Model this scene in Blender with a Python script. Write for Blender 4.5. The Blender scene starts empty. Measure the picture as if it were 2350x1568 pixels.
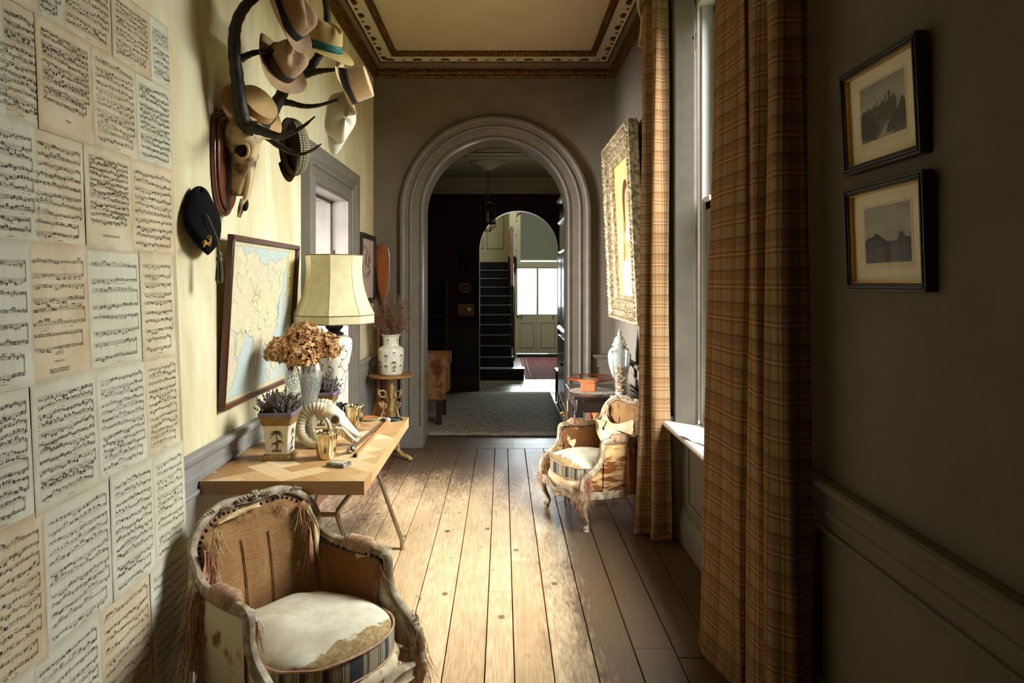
import bpy, bmesh, math, random
from mathutils import Vector, Matrix
V = Vector
PI = math.pi
R = random.Random(11)
C = bpy.context.scene.collection
# ---- survey of the place: camera eye 1.6 m up, focal length 1580 px on the 2350 px frame
F, VX, VY, EYE = 1580.0, 1154.0, 648.0, 1.6
XL, XR, YB, YF, ZC = -1.26, 1.09, 6.705, -2.6, 3.77
def at(px, py, Y):
    return V(((px - VX) / F * Y, Y, EYE - (py - VY) / F * Y))

# =============================================================== materials
def lin(c):
    return tuple(((v / 255) / 12.92 if v / 255 <= 0.04045 else ((v / 255 + 0.055) / 1.055) ** 2.4) for v in c[:3]) + (1.0,)

class NT:
    def __init__(s, name):
        s.m = bpy.data.materials.new(name); s.m.use_nodes = True
        s.t = s.m.node_tree
        s.b = s.t.nodes['Principled BSDF']; s.out = s.t.nodes['Material Output']
    def n(s, typ, ins=None, **props):
        nd = s.t.nodes.new('ShaderNode' + typ)
        for k, v in props.items(): setattr(nd, k, v)
        for k, v in (ins or {}).items(): s.put(nd.inputs[k], v)
        return nd
    def put(s, inp, v):
        if isinstance(v, bpy.types.NodeSocket): s.t.links.new(v, inp)
        elif isinstance(v, bpy.types.Node): s.t.links.new(v.outputs[0], inp)
        else: inp.default_value = v
    def set(s, **kw):
        for k, v in kw.items(): s.put(s.b.inputs[k.replace('_', ' ')], v)
    def math(s, op, a, b=0.0, c=0.0):
        return s.n('Math', {0: a, 1: b, 2: c}, operation=op).outputs[0]
    def mix(s, f, a, b, mode='MIX'):
        nd = s.n('Mix', data_type='RGBA', blend_type=mode)
        s.put(nd.inputs[0], f); s.put(nd.inputs[6], a); s.put(nd.inputs[7], b)
        return nd.outputs[2]
    def ramp(s, f, stops, interp='LINEAR'):
        nd = s.n('ValToRGB', {0: f}); cr = nd.color_ramp; cr.interpolation = interp
        while len(cr.elements) < len(stops): cr.elements.new(0.5)
        for e, (p, c) in zip(cr.elements, stops):
            e.position = p; e.color = c if len(c) == 4 else lin(c)
        return nd.outputs[0]
    def coord(s, kind='Object', scale=(1, 1, 1), loc=(0, 0, 0), rot=(0, 0, 0)):
        tc = s.n('TexCoord')
        mp = s.n('Mapping', {'Vector': tc.outputs[kind], 'Scale': scale, 'Location': loc, 'Rotation': rot})
        return mp.outputs[0]
    def noise(s, vec, scale, detail=4, rough=.55, dist=0.0):
        return s.n('TexNoise', {'Vector': vec, 'Scale': scale, 'Detail': detail, 'Roughness': rough, 'Distortion': dist}).outputs[0]
    def bump(s, h, strength=.3, dist=.01):
        nd = s.n('Bump', {'Height': h, 'Strength': strength, 'Distance': dist})
        s.put(s.b.inputs['Normal'], nd.outputs[0])
        return nd.outputs[0]

def crystal(name, body, scale, strength):
    t = NT(name); bf = t.n('NewGeometry').outputs['Backfacing']
    vo = t.n('TexVoronoi', {'Vector': t.coord('Object', (1, 1, .7)), 'Scale': scale})
    bp = t.n('Bump', {'Height': vo.outputs[0], 'Strength': strength, 'Distance': .006}).outputs[0]
    fr = t.n('Fresnel', {'IOR': t.math('SUBTRACT', 1.6, t.math('MULTIPLY', bf, 1.6 - 1 / 1.6)), 'Normal': bp})
    gl = t.n('BsdfGlossy', {'Color': (1, 1, 1, 1), 'Roughness': .06, 'Normal': bp}); tr = t.n('BsdfTransparent', {'Color': (.93, .96, .94, 1)}); df = t.n('BsdfDiffuse', {'Color': (.9, .92, .9, 1), 'Normal': bp})
    m1 = t.n('MixShader', {0: body, 1: tr.outputs[0], 2: df.outputs[0]}); m2 = t.n('MixShader', {0: t.math('MINIMUM', t.math('MULTIPLY', fr.outputs[0], 1.8), .9), 1: m1.outputs[0], 2: gl.outputs[0]})
    t.put(t.out.inputs[0], m2.outputs[0]); return t.m
MATS = {}
def mat(name, c, rough=.6, metal=0.0, c2=None, scale=6, stretch=(1, 1, 1), lo=.35, hi=.65, bump=0, bscale=60, bdist=.004, spec=.5, coat=0, sheen=0, trans=0, ior=1.45):
    if name in MATS: return MATS[name]
    t = NT(name)
    co = t.coord('Object', stretch)
    col = lin(c)
    if c2:
        col = t.ramp(t.noise(co, scale, 5), [(lo, c), (hi, c2)])
    t.set(Base_Color=col, Roughness=rough, Metallic=metal, Specular_IOR_Level=spec, Coat_Weight=coat, Sheen_Weight=sheen, Transmission_Weight=trans, IOR=ior)
    if bump: t.bump(t.noise(co, bscale, 3), bump, bdist)
    MATS[name] = t.m
    return t.m

def glass_mat(name, tint=(235, 245, 240), refl=.08, rough=0.0):
    t = NT(name)
    bf = t.n('NewGeometry').outputs['Backfacing']
    fr = t.n('Fresnel', {'IOR': t.math('SUBTRACT', 1.5, t.math('MULTIPLY', bf, 1.5 - 1 / 1.5))})
    gl = t.n('BsdfGlossy', {'Color': (1, 1, 1, 1), 'Roughness': rough})
    tr = t.n('BsdfTransparent', {'Color': lin(tint)})
    f = t.math('MULTIPLY', fr.outputs[0], .4) if refl < .09 else fr.outputs[0]
    mx = t.n('MixShader', {0: f, 1: tr.outputs[0], 2: gl.outputs[0]})
    t.put(t.out.inputs[0], mx.outputs[0])
    return t.m

# =============================================================== geometry helpers
def cat(pts, n=8, closed=False):
    """Catmull-Rom through points (any dimension as tuples)."""
    pts = [tuple(p) for p in pts]; out = []; m = len(pts)
    rng = m if closed else m - 1
    for i in range(rng):
        if closed: p0, p1, p2, p3 = pts[i - 1], pts[i], pts[(i + 1) % m], pts[(i + 2) % m]
        else:
            p1, p2 = pts[i], pts[i + 1]
            p0 = pts[i - 1] if i else tuple(2 * a - b for a, b in zip(p1, p2))
            p3 = pts[i + 2] if i + 2 < m else tuple(2 * a - b for a, b in zip(p2, p1))
        for k in range(n):
            t = k / n
            out.append(tuple(.5 * (2 * b + (c - a) * t + (2 * a - 5 * b + 4 * c - d) * t * t + (3 * b - a - 3 * c + d) * t ** 3) for a, b, c, d in zip(p0, p1, p2, p3)))
    if not closed: out.append(pts[-1])
    return out

def frame_to(axis, roll_ref=(0, 0, 1)):
    """rotation matrix whose local Z is axis"""
    z = V(axis).normalized(); r = V(roll_ref)
    if abs(z.dot(r.normalized())) > .98: r = V((0, 1, 0))
    x = r.cross(z).normalized(); y = z.cross(x)
    return Matrix((x, y, z)).transposed().to_4x4()

class G:
    def __init__(s):
        s.bm = bmesh.new(); s.uv = s.bm.loops.layers.uv.new('UVMap'); s.M = Matrix()
    def v(s, p): return s.bm.verts.new(s.M @ V(p))
    def f(s, vs, uvs=None, mi=0):
        try: fc = s.bm.faces.new(vs)
        except ValueError: return None
        fc.material_index = mi
        if uvs:
            for l, u in zip(fc.loops, uvs): l[s.uv].uv = u
        return fc
    def poly(s, pts, uvs=None, mi=0): return s.f([s.v(p) for p in pts], uvs, mi)
    def box(s, a, b, mi=0, rot=None, c=None):
        a = V(a); b = V(b)
        P = [V((x, y, z)) for x in (a.x, b.x) for y in (a.y, b.y) for z in (a.z, b.z)]
        if rot is not None:
            c = V(c) if c is not None else (a + b) / 2
            P = [c + rot @ (p - c) for p in P]
        vs = [s.v(p) for p in P]
        for q in ((0, 1, 3, 2), (4, 6, 7, 5), (0, 4, 5, 1), (2, 3, 7, 6), (0, 2, 6, 4), (1, 5, 7, 3)): s.f([vs[i] for i in q], None, mi)
        return s
    def grid(s, fn, nu, nv, cu=False, cv=False, uvf=None, mi=0, flip=False):
        us = nu if cu else nu + 1; vn = nv if cv else nv + 1
        vs = [[s.v(fn(i / nu, j / nv)) for j in range(vn)] for i in range(us)]
        for i in range(nu):
            for j in range(nv):
                q = [vs[i][j], vs[(i + 1) % us][j], vs[(i + 1) % us][(j + 1) % vn], vs[i][(j + 1) % vn]]
                u = [(i / nu, j / nv), ((i + 1) / nu, j / nv), ((i + 1) / nu, (j + 1) / nv), (i / nu, (j + 1) / nv)]
                if uvf: u = [uvf(*k) for k in u]
                if flip: q.reverse(); u.reverse()
                if len(set(q)) == 4: s.f(q, u, mi)
        return vs
    def lathe(s, prof, seg=32, c=(0, 0, 0), mod=None, axis=None, capb=True, capt=True, mi=0):
        c = V(c); A = frame_to(axis) if axis is not None else Matrix()
        rings = []
        for r, z in prof:
            ring = []
            for k in range(seg):
                th = 2 * PI * k / seg; rr = max(r, 1e-5) * (mod(th, z) if mod else 1)
                ring.append(s.v(c + A @ V((rr * math.cos(th), rr * math.sin(th), z))))
            rings.append(ring)
        for j in range(len(rings) - 1):
            for k in range(seg):
                k2 = (k + 1) % seg
                s.f([rings[j][k], rings[j][k2], rings[j + 1][k2], rings[j + 1][k]], [(k / seg, prof[j][1]), ((k + 1) / seg, prof[j][1]), ((k + 1) / seg, prof[j + 1][1]), (k / seg, prof[j + 1][1])], mi)
        if capb and prof[0][0] > 1e-4: s.f(rings[0][::-1], None, mi)
        if capt and prof[-1][0] > 1e-4: s.f(rings[-1], None, mi)
        return s
    def sweep(s, path, prof, up=(0, 0, 1), scale=None, closed=False, caps=True, mi=0):
        """prof: list of (a,b) in (side, up') axes; rotation-minimising frames."""
        P = [V(p) for p in path]; n = len(P)
        T = []
        for i in range(n):
            if closed: t = P[(i + 1) % n] - P[i - 1]
            else: t = P[min(i + 1, n - 1)] - P[max(i - 1, 0)]
            T.append(t.normalized() if t.length > 1e-9 else V((0, 0, 1)))
        u = V(up); u = u - T[0] * u.dot(T[0])
        if u.length < 1e-4: u = V((1, 0, 0)) - T[0] * T[0].x
        u.normalize()
        rings = []; L = 0; Ls = []
        for i in range(n):
            if i:
                u = u - T[i] * u.dot(T[i]); u.normalize(); L += (P[i] - P[i - 1]).length
            Ls.append(L)
            sd = T[i].cross(u)
            k = (scale[i] if scale is not None else 1.0)
            rings.append([s.v(P[i] + sd * a * k + u * b * k) for a, b in prof])
        m = len(prof)
        for i in range(n if closed else n - 1):
            A, B = rings[i], rings[(i + 1) % n]
            for k in range(m):
                k2 = (k + 1) % m
                s.f([A[k], A[k2], B[k2], B[k]], [(k / m, Ls[i]), ((k + 1) / m, Ls[i]), ((k + 1) / m, Ls[(i + 1) % n]), (k / m, Ls[(i + 1) % n])], mi)
        if caps and not closed:
            s.f(rings[0][::-1], None, mi); s.f(rings[-1], None, mi)
        return s
    def tube(s, path, r, seg=10, smooth=0, caps=True, closed=False, up=(0, 0, 1), mi=0):
        path = [tuple(p) for p in path]
        rs = list(r) if isinstance(r, (list, tuple)) else [r] * len(path)
        if smooth:
            q = cat([p + (k,) for p, k in zip(path, rs)], smooth, closed)
            path = [p[:3] for p in q]; rs = [p[3] for p in q]
        prof = [(math.cos(2 * PI * k / seg), math.sin(2 * PI * k / seg)) for k in range(seg)]
        return s.sweep(path, prof, up, rs, closed, caps, mi)
    def ell(s, c, r, seg=16, rings=10, rot=None, mi=0, mod=None):
        c = V(c); r = (r, r, r) if isinstance(r, (int, float)) else r
        def fn(u, v):
            th = 2 * PI * u; ph = PI * (v - .5) * .998
            p = V((r[0] * math.cos(ph) * math.cos(th), r[1] * math.cos(ph) * math.sin(th), r[2] * math.sin(ph)))
            if mod: p = p * mod(u, v)
            return c + (rot @ p if rot is not None else p)
        s.grid(fn, seg, rings, cu=True, mi=mi)
        return s
    def prism(s, pts, d, mi=0):
        """extrude planar 3-D polygon along vector d"""
        d = V(d); A = [s.v(p) for p in pts]; B = [s.v(V(p) + d) for p in pts]; n = len(pts)
        s.f(A[::-1], None, mi); s.f(B, None, mi)
        for i in range(n): s.f([A[i], A[(i + 1) % n], B[(i + 1) % n], B[i]], None, mi)
        return s
    def obj(s, name, m, parent=None, smooth=True, bevel=0, sub=0, solid=0, seg=2, ang=38, recalc=True, loc=None, rot=None):
        if recalc: bmesh.ops.recalc_face_normals(s.bm, faces=s.bm.faces)
        me = bpy.data.meshes.new(name); s.bm.to_mesh(me); s.bm.free()
        o = bpy.data.objects.new(name, me); C.objects.link(o)
        for k in (m if isinstance(m, (list, tuple)) else [m]): me.materials.append(k)
        if smooth:
            for p in me.polygons: p.use_smooth = True
            if not sub: me.set_sharp_from_angle(angle=math.radians(ang))
        if parent is not None: o.parent = parent
        if loc is not None: o.location = loc
        if rot is not None: o.rotation_euler = rot
        if solid:
            md = o.modifiers.new('s', 'SOLIDIFY'); md.thickness = solid; md.offset = 0
        if sub:
            md = o.modifiers.new('u', 'SUBSURF'); md.levels = sub; md.render_levels = sub
        if bevel:
            md = o.modifiers.new('b', 'BEVEL'); md.width = bevel; md.segments = seg; md.limit_method = 'ANGLE'; md.angle_limit = math.radians(35)
        return o

def tag(o, label, category, group=None, kind=None):
    o['label'] = label; o['category'] = category
    if group: o['group'] = group
    if kind: o['kind'] = kind
    return o
def thing(name, label, category, loc=(0, 0, 0), rz=0, group=None, rot=None):
    o = bpy.data.objects.new(name, None); C.objects.link(o); o.empty_display_size = .05
    o.location = loc; o.rotation_euler = rot if rot is not None else (0, 0, rz)
    return tag(o, label, category, group)
def struct(o, label=None):
    o['kind'] = 'structure'
    if label: o['label'] = label
    return o
def sroot(name):
    o = bpy.data.objects.new(name, None); C.objects.link(o); o['kind'] = 'structure'; return o
def lerp(a, b, t): return a + (b - a) * t
def sstep(a, b, x):
    t = max(0, min(1, (x - a) / (b - a))); return t * t * (3 - 2 * t)

# =============================================================== shared materials
def plaster_yellow():
    t = NT('yellow_distemper')
    n1 = t.noise(t.coord('Object', (1, 1, .35)), 2.6, 6, .62, .6)
    n2 = t.noise(t.coord('Object', (1, 1, .12)), 9, 4, .6, .4)
    c = t.ramp(n1, [(.3, (190, 172, 130)), (.5, (213, 200, 162)), (.68, (226, 219, 190))])
    c = t.mix(t.math('MULTIPLY', t.ramp(n2, [(.5, (0, 0, 0)), (.75, (255, 255, 255))]), .30), c, lin((176, 152, 108)))
    t.set(Base_Color=c, Roughness=.85, Specular_IOR_Level=.2)
    t.bump(t.noise(t.coord('Object'), 14, 5), .12, .02)
    return t.m
M_YEL = plaster_yellow()
M_WALL = mat('stone_grey_paint', (118, 108, 91), .8, c2=(109, 100, 84), scale=3, bump=.06, bscale=20, bdist=.01, spec=.25)
M_WALLR = mat('stone_grey_shaded', (108, 99, 87), .8, c2=(100, 92, 80), scale=3, bump=.06, bscale=20, bdist=.01, spec=.2)  # the back wall's grey again, darkened to put shade into the colour
M_TRIM = mat('grey_trim_paint', (118, 111, 101), .5, c2=(108, 102, 93), scale=9, spec=.4)
M_DADO = mat('grey_dado_paint', (138, 135, 131), .5, c2=(126, 123, 120), scale=8, spec=.4)
M_CEIL = mat('ceiling_paint', (214, 196, 168), .9, c2=(206, 186, 158), scale=2, spec=.1)
M_GILT = mat('gilt', (140, 98, 42), .45, .6, c2=(70, 44, 18), scale=40, bump=.6, bscale=70, bdist=.012)
M_CWHITE = mat('cornice_white', (214, 200, 176), .8)
M_MAROON = mat('maroon_paint', (52, 22, 26), .7, c2=(42, 17, 22), scale=3, spec=.2)
M_NAVY = mat('black_navy_paint', (27, 29, 35), .42, c2=(33, 35, 41), scale=7)
M_CREAMP = mat('cream_paint', (214, 207, 176), .6, spec=.3)
M_SAGE = mat('sage_grey_paint', (150, 152, 134), .8, spec=.2)
M_IVORY = mat('ivory_sill_paint', (214, 208, 196), .4)
M_BRASS = mat('aged_brass', (150, 112, 54), .35, 1.0, c2=(110, 80, 40), scale=20)
M_STEEL = mat('brushed_steel', (176, 162, 138), .34, 1.0, c2=(150, 132, 104), scale=12, stretch=(1, 1, .1))
M_BRONZE = mat('dark_bronze', (58, 54, 44), .42, .75, c2=(34, 32, 28), scale=50, bump=.3, bscale=90)
M_BLACK = mat('black_metal', (16, 15, 14), .45)
def wood(name, a, b, rough=.45, scale=4, stretch=(8, 8, 1), coat=0):
    t = NT(name)
    n = t.noise(t.coord('Object', stretch), scale, 6, .6, .8)
    w = t.noise(t.coord('Object', tuple(k * 6 for k in stretch)), scale, 3)
    c = t.ramp(t.math('ADD', t.math('MULTIPLY', n, .7), t.math('MULTIPLY', w, .3)), [(.35, a), (.65, b)])
    t.set(Base_Color=c, Roughness=rough, Coat_Weight=coat)
    t.bump(w, .1, .003)
    return t.m
M_MAHOG = wood('mahogany', (70, 36, 20), (104, 58, 34), .35)
M_DARKW = wood('dark_oak', (40, 28, 20), (62, 44, 31), .4)
M_EBON = wood('ebonised_frame', (24, 19, 15), (42, 33, 25), .45)
M_ORANGE = wood('orange_pine', (150, 88, 42), (190, 122, 66), .4)
M_GLASS = glass_mat('window_glass', (240, 244, 244))
M_PICGLASS = glass_mat('picture_glass', (250, 250, 250))
# =============================================================== floor
def floor_mat():
    t = NT('old_pine_boards')
    uv = t.n('UVMap', uv_map='UVMap').outputs[0]
    sp = t.n('SeparateXYZ', {0: uv})
    geo = t.n('NewGeometry').outputs['Position']
    gp = t.n('SeparateXYZ', {0: geo})
    m1 = t.n('Mapping', {'Vector': uv, 'Scale': (14, .9, 1)}).outputs[0]
    big = t.noise(m1, 1.0, 3, .5, .4)
    rings = t.math('FRACT', t.math('MULTIPLY', t.math('ADD', big, t.math('MULTIPLY', sp.outputs[0], .8)), 11.0))
    rings = t.math('ABSOLUTE', t.math('SUBTRACT', rings, .5))
    fine = t.noise(t.n('Mapping', {'Vector': uv, 'Scale': (260, 6, 1)}).outputs[0], 1.0, 3)
    tone = t.noise(t.n('Mapping', {'Vector': uv, 'Scale': (.9, .12, 1)}).outputs[0], 1.7, 1)
    base = t.ramp(tone, [(.3, (186, 156, 116)), (.5, (204, 176, 136)), (.7, (212, 188, 150))])
    base = t.mix(t.math('MULTIPLY', rings, .85), base, lin((146, 102, 62)))
    base = t.mix(t.math('MULTIPLY', t.ramp(fine, [(.45, (0, 0, 0)), (.7, (255, 255, 255))]), .28), base, lin((124, 90, 58)))
    # knots
    vo = t.n('TexVoronoi', {'Vector': t.n('Mapping', {'Vector': uv, 'Scale': (6.5, 5.0, 1)}).outputs[0], 'Scale': 1.0, 'Randomness': 1.0})
    kn = t.ramp(vo.outputs['Distance'], [(.075, (255, 255, 255)), (.15, (0, 0, 0))])
    gate = t.n('SeparateColor', {0: vo.outputs['Color']})
    kn = t.math('MULTIPLY', kn, t.math('GREATER_THAN', gate.outputs[0], .28))
    base = t.mix(t.math('MULTIPLY', kn, .8), base, lin((72, 40, 22)))
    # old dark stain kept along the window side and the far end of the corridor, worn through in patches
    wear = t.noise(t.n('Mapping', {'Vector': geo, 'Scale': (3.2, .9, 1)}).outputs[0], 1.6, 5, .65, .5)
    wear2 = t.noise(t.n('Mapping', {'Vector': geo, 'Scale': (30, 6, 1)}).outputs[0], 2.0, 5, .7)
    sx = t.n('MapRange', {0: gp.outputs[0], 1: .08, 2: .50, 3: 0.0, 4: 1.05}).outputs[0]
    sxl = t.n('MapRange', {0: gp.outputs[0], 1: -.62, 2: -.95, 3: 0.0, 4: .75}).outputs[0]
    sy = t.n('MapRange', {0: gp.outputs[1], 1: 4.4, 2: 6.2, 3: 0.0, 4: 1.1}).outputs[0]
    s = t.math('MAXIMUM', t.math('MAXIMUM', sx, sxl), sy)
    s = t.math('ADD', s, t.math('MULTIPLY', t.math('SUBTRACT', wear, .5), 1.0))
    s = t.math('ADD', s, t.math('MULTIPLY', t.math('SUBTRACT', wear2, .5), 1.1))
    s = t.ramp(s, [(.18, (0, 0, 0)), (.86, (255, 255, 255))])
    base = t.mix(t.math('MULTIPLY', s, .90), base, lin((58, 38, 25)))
    dirt = t.ramp(t.noise(geo, 5, 6, .7), [(.5, (0, 0, 0)), (.8, (255, 255, 255))])
    base = t.mix(t.math('MULTIPLY', dirt, .25), base, lin((84, 64, 46)))
    ro = t.math('ADD', t.math('MULTIPLY', wear, .25), .30)
    t.set(Base_Color=base, Roughness=ro, Specular_IOR_Level=.42)
    t.bump(t.math('ADD', t.math('MULTIPLY', rings, .5), fine), .16, .003)
    return t.m
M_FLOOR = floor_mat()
def boards(name, xs, y0, y1, ztop, m, joints=True, rnd=R):
    g = G()
    for a, b in zip(xs, xs[1:]):
        ys = [y0]
        if joints:
            y = y0 + rnd.uniform(.5, 3.5)
            while y < y1 - .5:
                ys.append(y); y += rnd.uniform(2.2, 4.2)
        ys.append(y1)
        for c, d in zip(ys, ys[1:]):
            g_ = .0024; ou, ov = rnd.uniform(0, 50), rnd.uniform(0, 50)
            dz = rnd.uniform(-.0012, .0012)
            x0, x1, w0, w1 = a + g_, b - g_, c + .0012, d - .0012
            e = .0022
            P = [(x0, w0), (x1, w0), (x1, w1), (x0, w1)]
            Q = [(x0 + e, w0 + e), (x1 - e, w0 + e), (x1 - e, w1 - e), (x0 + e, w1 - e)]
            top = [g.v((p[0], p[1], ztop + dz)) for p in Q]
            mid = [g.v((p[0], p[1], ztop + dz - .0022)) for p in P]
            bot = [g.v((p[0], p[1], ztop - .03)) for p in P]
            uq = [(p[0] - a + ou, p[1] + ov) for p in Q]; up = [(p[0] - a + ou, p[1] + ov) for p in P]
            g.f(top, uq)
            for i in range(4):
                j = (i + 1) % 4
                g.f([mid[i], mid[j], top[j], top[i]], [up[i], up[j], uq[j], uq[i]])
                g.f([bot[i], bot[j], mid[j], mid[i]], [up[i], up[j], up[j], up[i]])
    return g.obj(name, m, smooth=False)
XS = [-1.32, -1.16, -.985, -.80, -.61, -.425, -.248, -.075, .047, .209, .389, .57, .747, .915, 1.09, 1.26]
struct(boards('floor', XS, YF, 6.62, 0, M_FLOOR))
g = G(); g.box((-1.4, YF - .2, -.12), (1.5, 7.2, -.032)); struct(g.obj('floor_underlay', M_BLACK))
# cross boards of the threshold under the arch
t_ = G()
for i, (a, b) in enumerate(((6.622, 6.80), (6.805, 6.98), (6.985, 7.14))):
    for x0, x1 in ((-1.26, .1), (.1, 1.1)):
        o_ = R.uniform(0, 40)
        P = [(x0, a), (x1 - .002, a), (x1 - .002, b), (x0, b)]
        A = [t_.v((p[0], p[1], .001)) for p in P]; B = [t_.v((p[0], p[1], -.03)) for p in P]
        t_.f(A, [(p[1] + o_, p[0] + o_) for p in P])
        for k in range(4): t_.f([A[k], B[k], B[(k + 1) % 4], A[(k + 1) % 4]])
struct(t_.obj('floor_threshold', M_FLOOR, smooth=False))

# =============================================================== shell of the corridor
DY0, DY1, DZ = 4.53, 5.55, 2.26          # doorway in the left wall
WY0, WY1, WZ0, WZ1 = 2.62, 4.26, .74, 3.32   # window opening in the right wall
g = G()
for a, b, c, d in ((YF, DY0, 0, ZC), (DY1, 7.12, 0, ZC), (DY0, DY1, DZ, ZC)): g.box((XL - .3, a, c), (XL, b, d))
struct(g.obj('wall_left', M_YEL, smooth=False))
g = G()
for a, b, c, d in ((YF, WY0, 0, ZC), (WY1, 7.12, 0, ZC), (WY0, WY1, WZ1, ZC)): g.box((XR, a, c), (XR + .3, b, d))
struct(g.obj('wall_right', M_WALLR, smooth=False))
g = G(); g.box((XR + .025, WY0, 0), (XR + .3, WY1, WZ0 - .03)); struct(g.obj('wall_under_window', M_TRIM, smooth=False))
g = G(); g.box((XL - .3, YF - .2, 0), (XR + .3, YF, ZC)); struct(g.obj('wall_front', mat('brown_wall', (70, 60, 48), .9), smooth=False))
g = G(); g.box((XL - .3, YF - .2, ZC), (XR + .3, 7.12, ZC + .2)); struct(g.obj('ceiling', M_CEIL, smooth=False))
# back wall with the arched opening
AX, AR, AZ = -.072, .705, 2.285
def arch_wall(name, m, x0, x1, y0, y1, ztop, ax, ar, az, n=40):
    g = G()
    arc = [(ax + ar * math.cos(PI - PI * k / n), az + ar * math.sin(PI - PI * k / n)) for k in range(n + 1)]
    for y in (y0, y1):
        g.poly([(x0, y, 0), (ax - ar, y, 0), (ax - ar, y, az), (x0, y, az)])
        g.poly([(ax + ar, y, 0), (x1, y, 0), (x1, y, az), (ax + ar, y, az)])
        for (xa, za), (xb, zb) in zip(arc, arc[1:]):
            g.poly([(xa, y, za), (xb, y, zb), (xb, y, ztop), (xa, y, ztop)])
        g.poly([(x0, y, az), (ax - ar, y, az), (ax - ar, y, ztop), (x0, y, ztop)])
        g.poly([(ax + ar, y, az), (x1, y, az), (x1, y, ztop), (ax + ar, y, ztop)])
    path = [(ax - ar, 0)] + arc + [(ax + ar, 0)]
    for (xa, za), (xb, zb) in zip(path, path[1:]):
        g.poly([(xa, y0, za), (xb, y0, zb), (xb, y1, zb), (xa, y1, za)])
    bmesh.ops.remove_doubles(g.bm, verts=g.bm.verts, dist=1e-5)
    return g.obj(name, m, ang=20)
struct(arch_wall('wall_back', M_WALL, XL - .02, XR + .02, YB, 7.12, ZC, AX, AR, AZ))
# moulded casing round the arch
def arch_casing(name, m, ax, ar, az, y, prof, z0=0.0):
    """prof: (radial offset outward, projection towards the camera)"""
    g = G(); n = 48
    def ring(off):
        r = ar + off
        return [(ax - r, z0)] + [(ax + r * math.cos(PI - PI * k / n), az + r * math.sin(PI - PI * k / n)) for k in range(n + 1)] + [(ax + r, z0)]
    for (o1, p1), (o2, p2) in zip(prof, prof[1:]):
        A, B = ring(o1), ring(o2)
        for k in range(len(A) - 1):
            g.poly([(A[k][0], y - p1, A[k][1]), (A[k + 1][0], y - p1, A[k + 1][1]), (B[k + 1][0], y - p2, B[k + 1][1]), (B[k][0], y - p2, B[k][1])])
    bmesh.ops.remove_doubles(g.bm, verts=g.bm.verts, dist=1e-5)
    return g.obj(name, m, ang=30)
CASP = [(-.002, -.05), (-.002, .03), (.012, .038), (.03, .03), (.034, .022), (.10, .026), (.104, .045), (.118, .052), (.13, .046), (.134, .036), (.165, .038), (.17, .062), (.19, .072), (.212, .066), (.222, .052), (.226, 0)]
tr = sroot('trim_1'); tr['label'] = 'grey moulded casing round the arch'
arch_casing('arch_casing', M_TRIM, AX, AR, AZ, YB, CASP, .20).parent = tr
for s in (-1, 1):
    g = G(); a = AX + s * (AR - .004); b = AX + s * (AR + .232)
    g.box((min(a, b), YB - .085, 0), (max(a, b), YB + .02, .205)); g.obj('plinth', M_TRIM, tr, bevel=.006)

# dado panelling: rails, skirting, panel mouldings
def rail_run(name, m, pts, prof, parent=None):
    """prof: closed list of (out, z); pts: plan polyline, out = right-hand normal"""
    g = G(); n = len(pts); rings = []
    for i, p in enumerate(pts):
        p = V(p); d0 = (V(pts[i]) - V(pts[i - 1])).normalized() if i else (V(pts[1]) - V(pts[0])).normalized()
        d1 = (V(pts[i + 1]) - V(pts[i])).normalized() if i < n - 1 else d0
        n0 = V((d0.y, -d0.x)); n1 = V((d1.y, -d1.x)); mm = (n0 + n1).normalized(); k = 1 / max(.3, mm.dot(n0))
        rings.append([g.v((p.x + mm.x * o * k, p.y + mm.y * o * k, z)) for o, z in prof])
    for i in range(n - 1):
        for k in range(len(prof)):
            k2 = (k + 1) % len(prof); g.f([rings[i][k], rings[i][k2], rings[i + 1][k2], rings[i + 1][k]])
    g.f(rings[0]); g.f(rings[-1][::-1])
    o = g.obj(name, m, parent, ang=30)
    return o
def dado(z): return [(0, z - .12), (.014, z - .12), (.016, z - .10), (.010, z - .095), (.012, z - .05), (.022, z - .042), (.026, z - .03), (.040, z - .024), (.043, z - .008), (.034, z), (0, z)]
SKIRT = [(0, 0), (.024, 0), (.024, .15), (.018, .165), (.012, .185), (.008, .20), (0, .205)]
def picture_mould(g, x, ya, yb, za, zb, out):
    """raised bead rectangle lying on a wall plane X = x"""
    s = out
    pr = [(-.012, 0), (-.010, .010), (0, .014), (.010, .010), (.012, 0)]
    for (p, q) in (((ya, za), (yb, za)), ((yb, za), (yb, zb)), ((yb, zb), (ya, zb)), ((ya, zb), (ya, za))):
        p3, q3 = V((x, *p)), V((x, *q)); d = (q3 - p3).normalized(); sd = V((s, 0, 0)).cross(d)
        A = [g.v(p3 + sd * a + V((s * b, 0, 0)) - d * .012) for a, b in pr]; B = [g.v(q3 + sd * a + V((s * b, 0, 0)) + d * .012) for a, b in pr]
        for k in range(4): g.f([A[k], A[k + 1], B[k + 1], B[k]])
        g.f(A); g.f(B)
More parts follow.
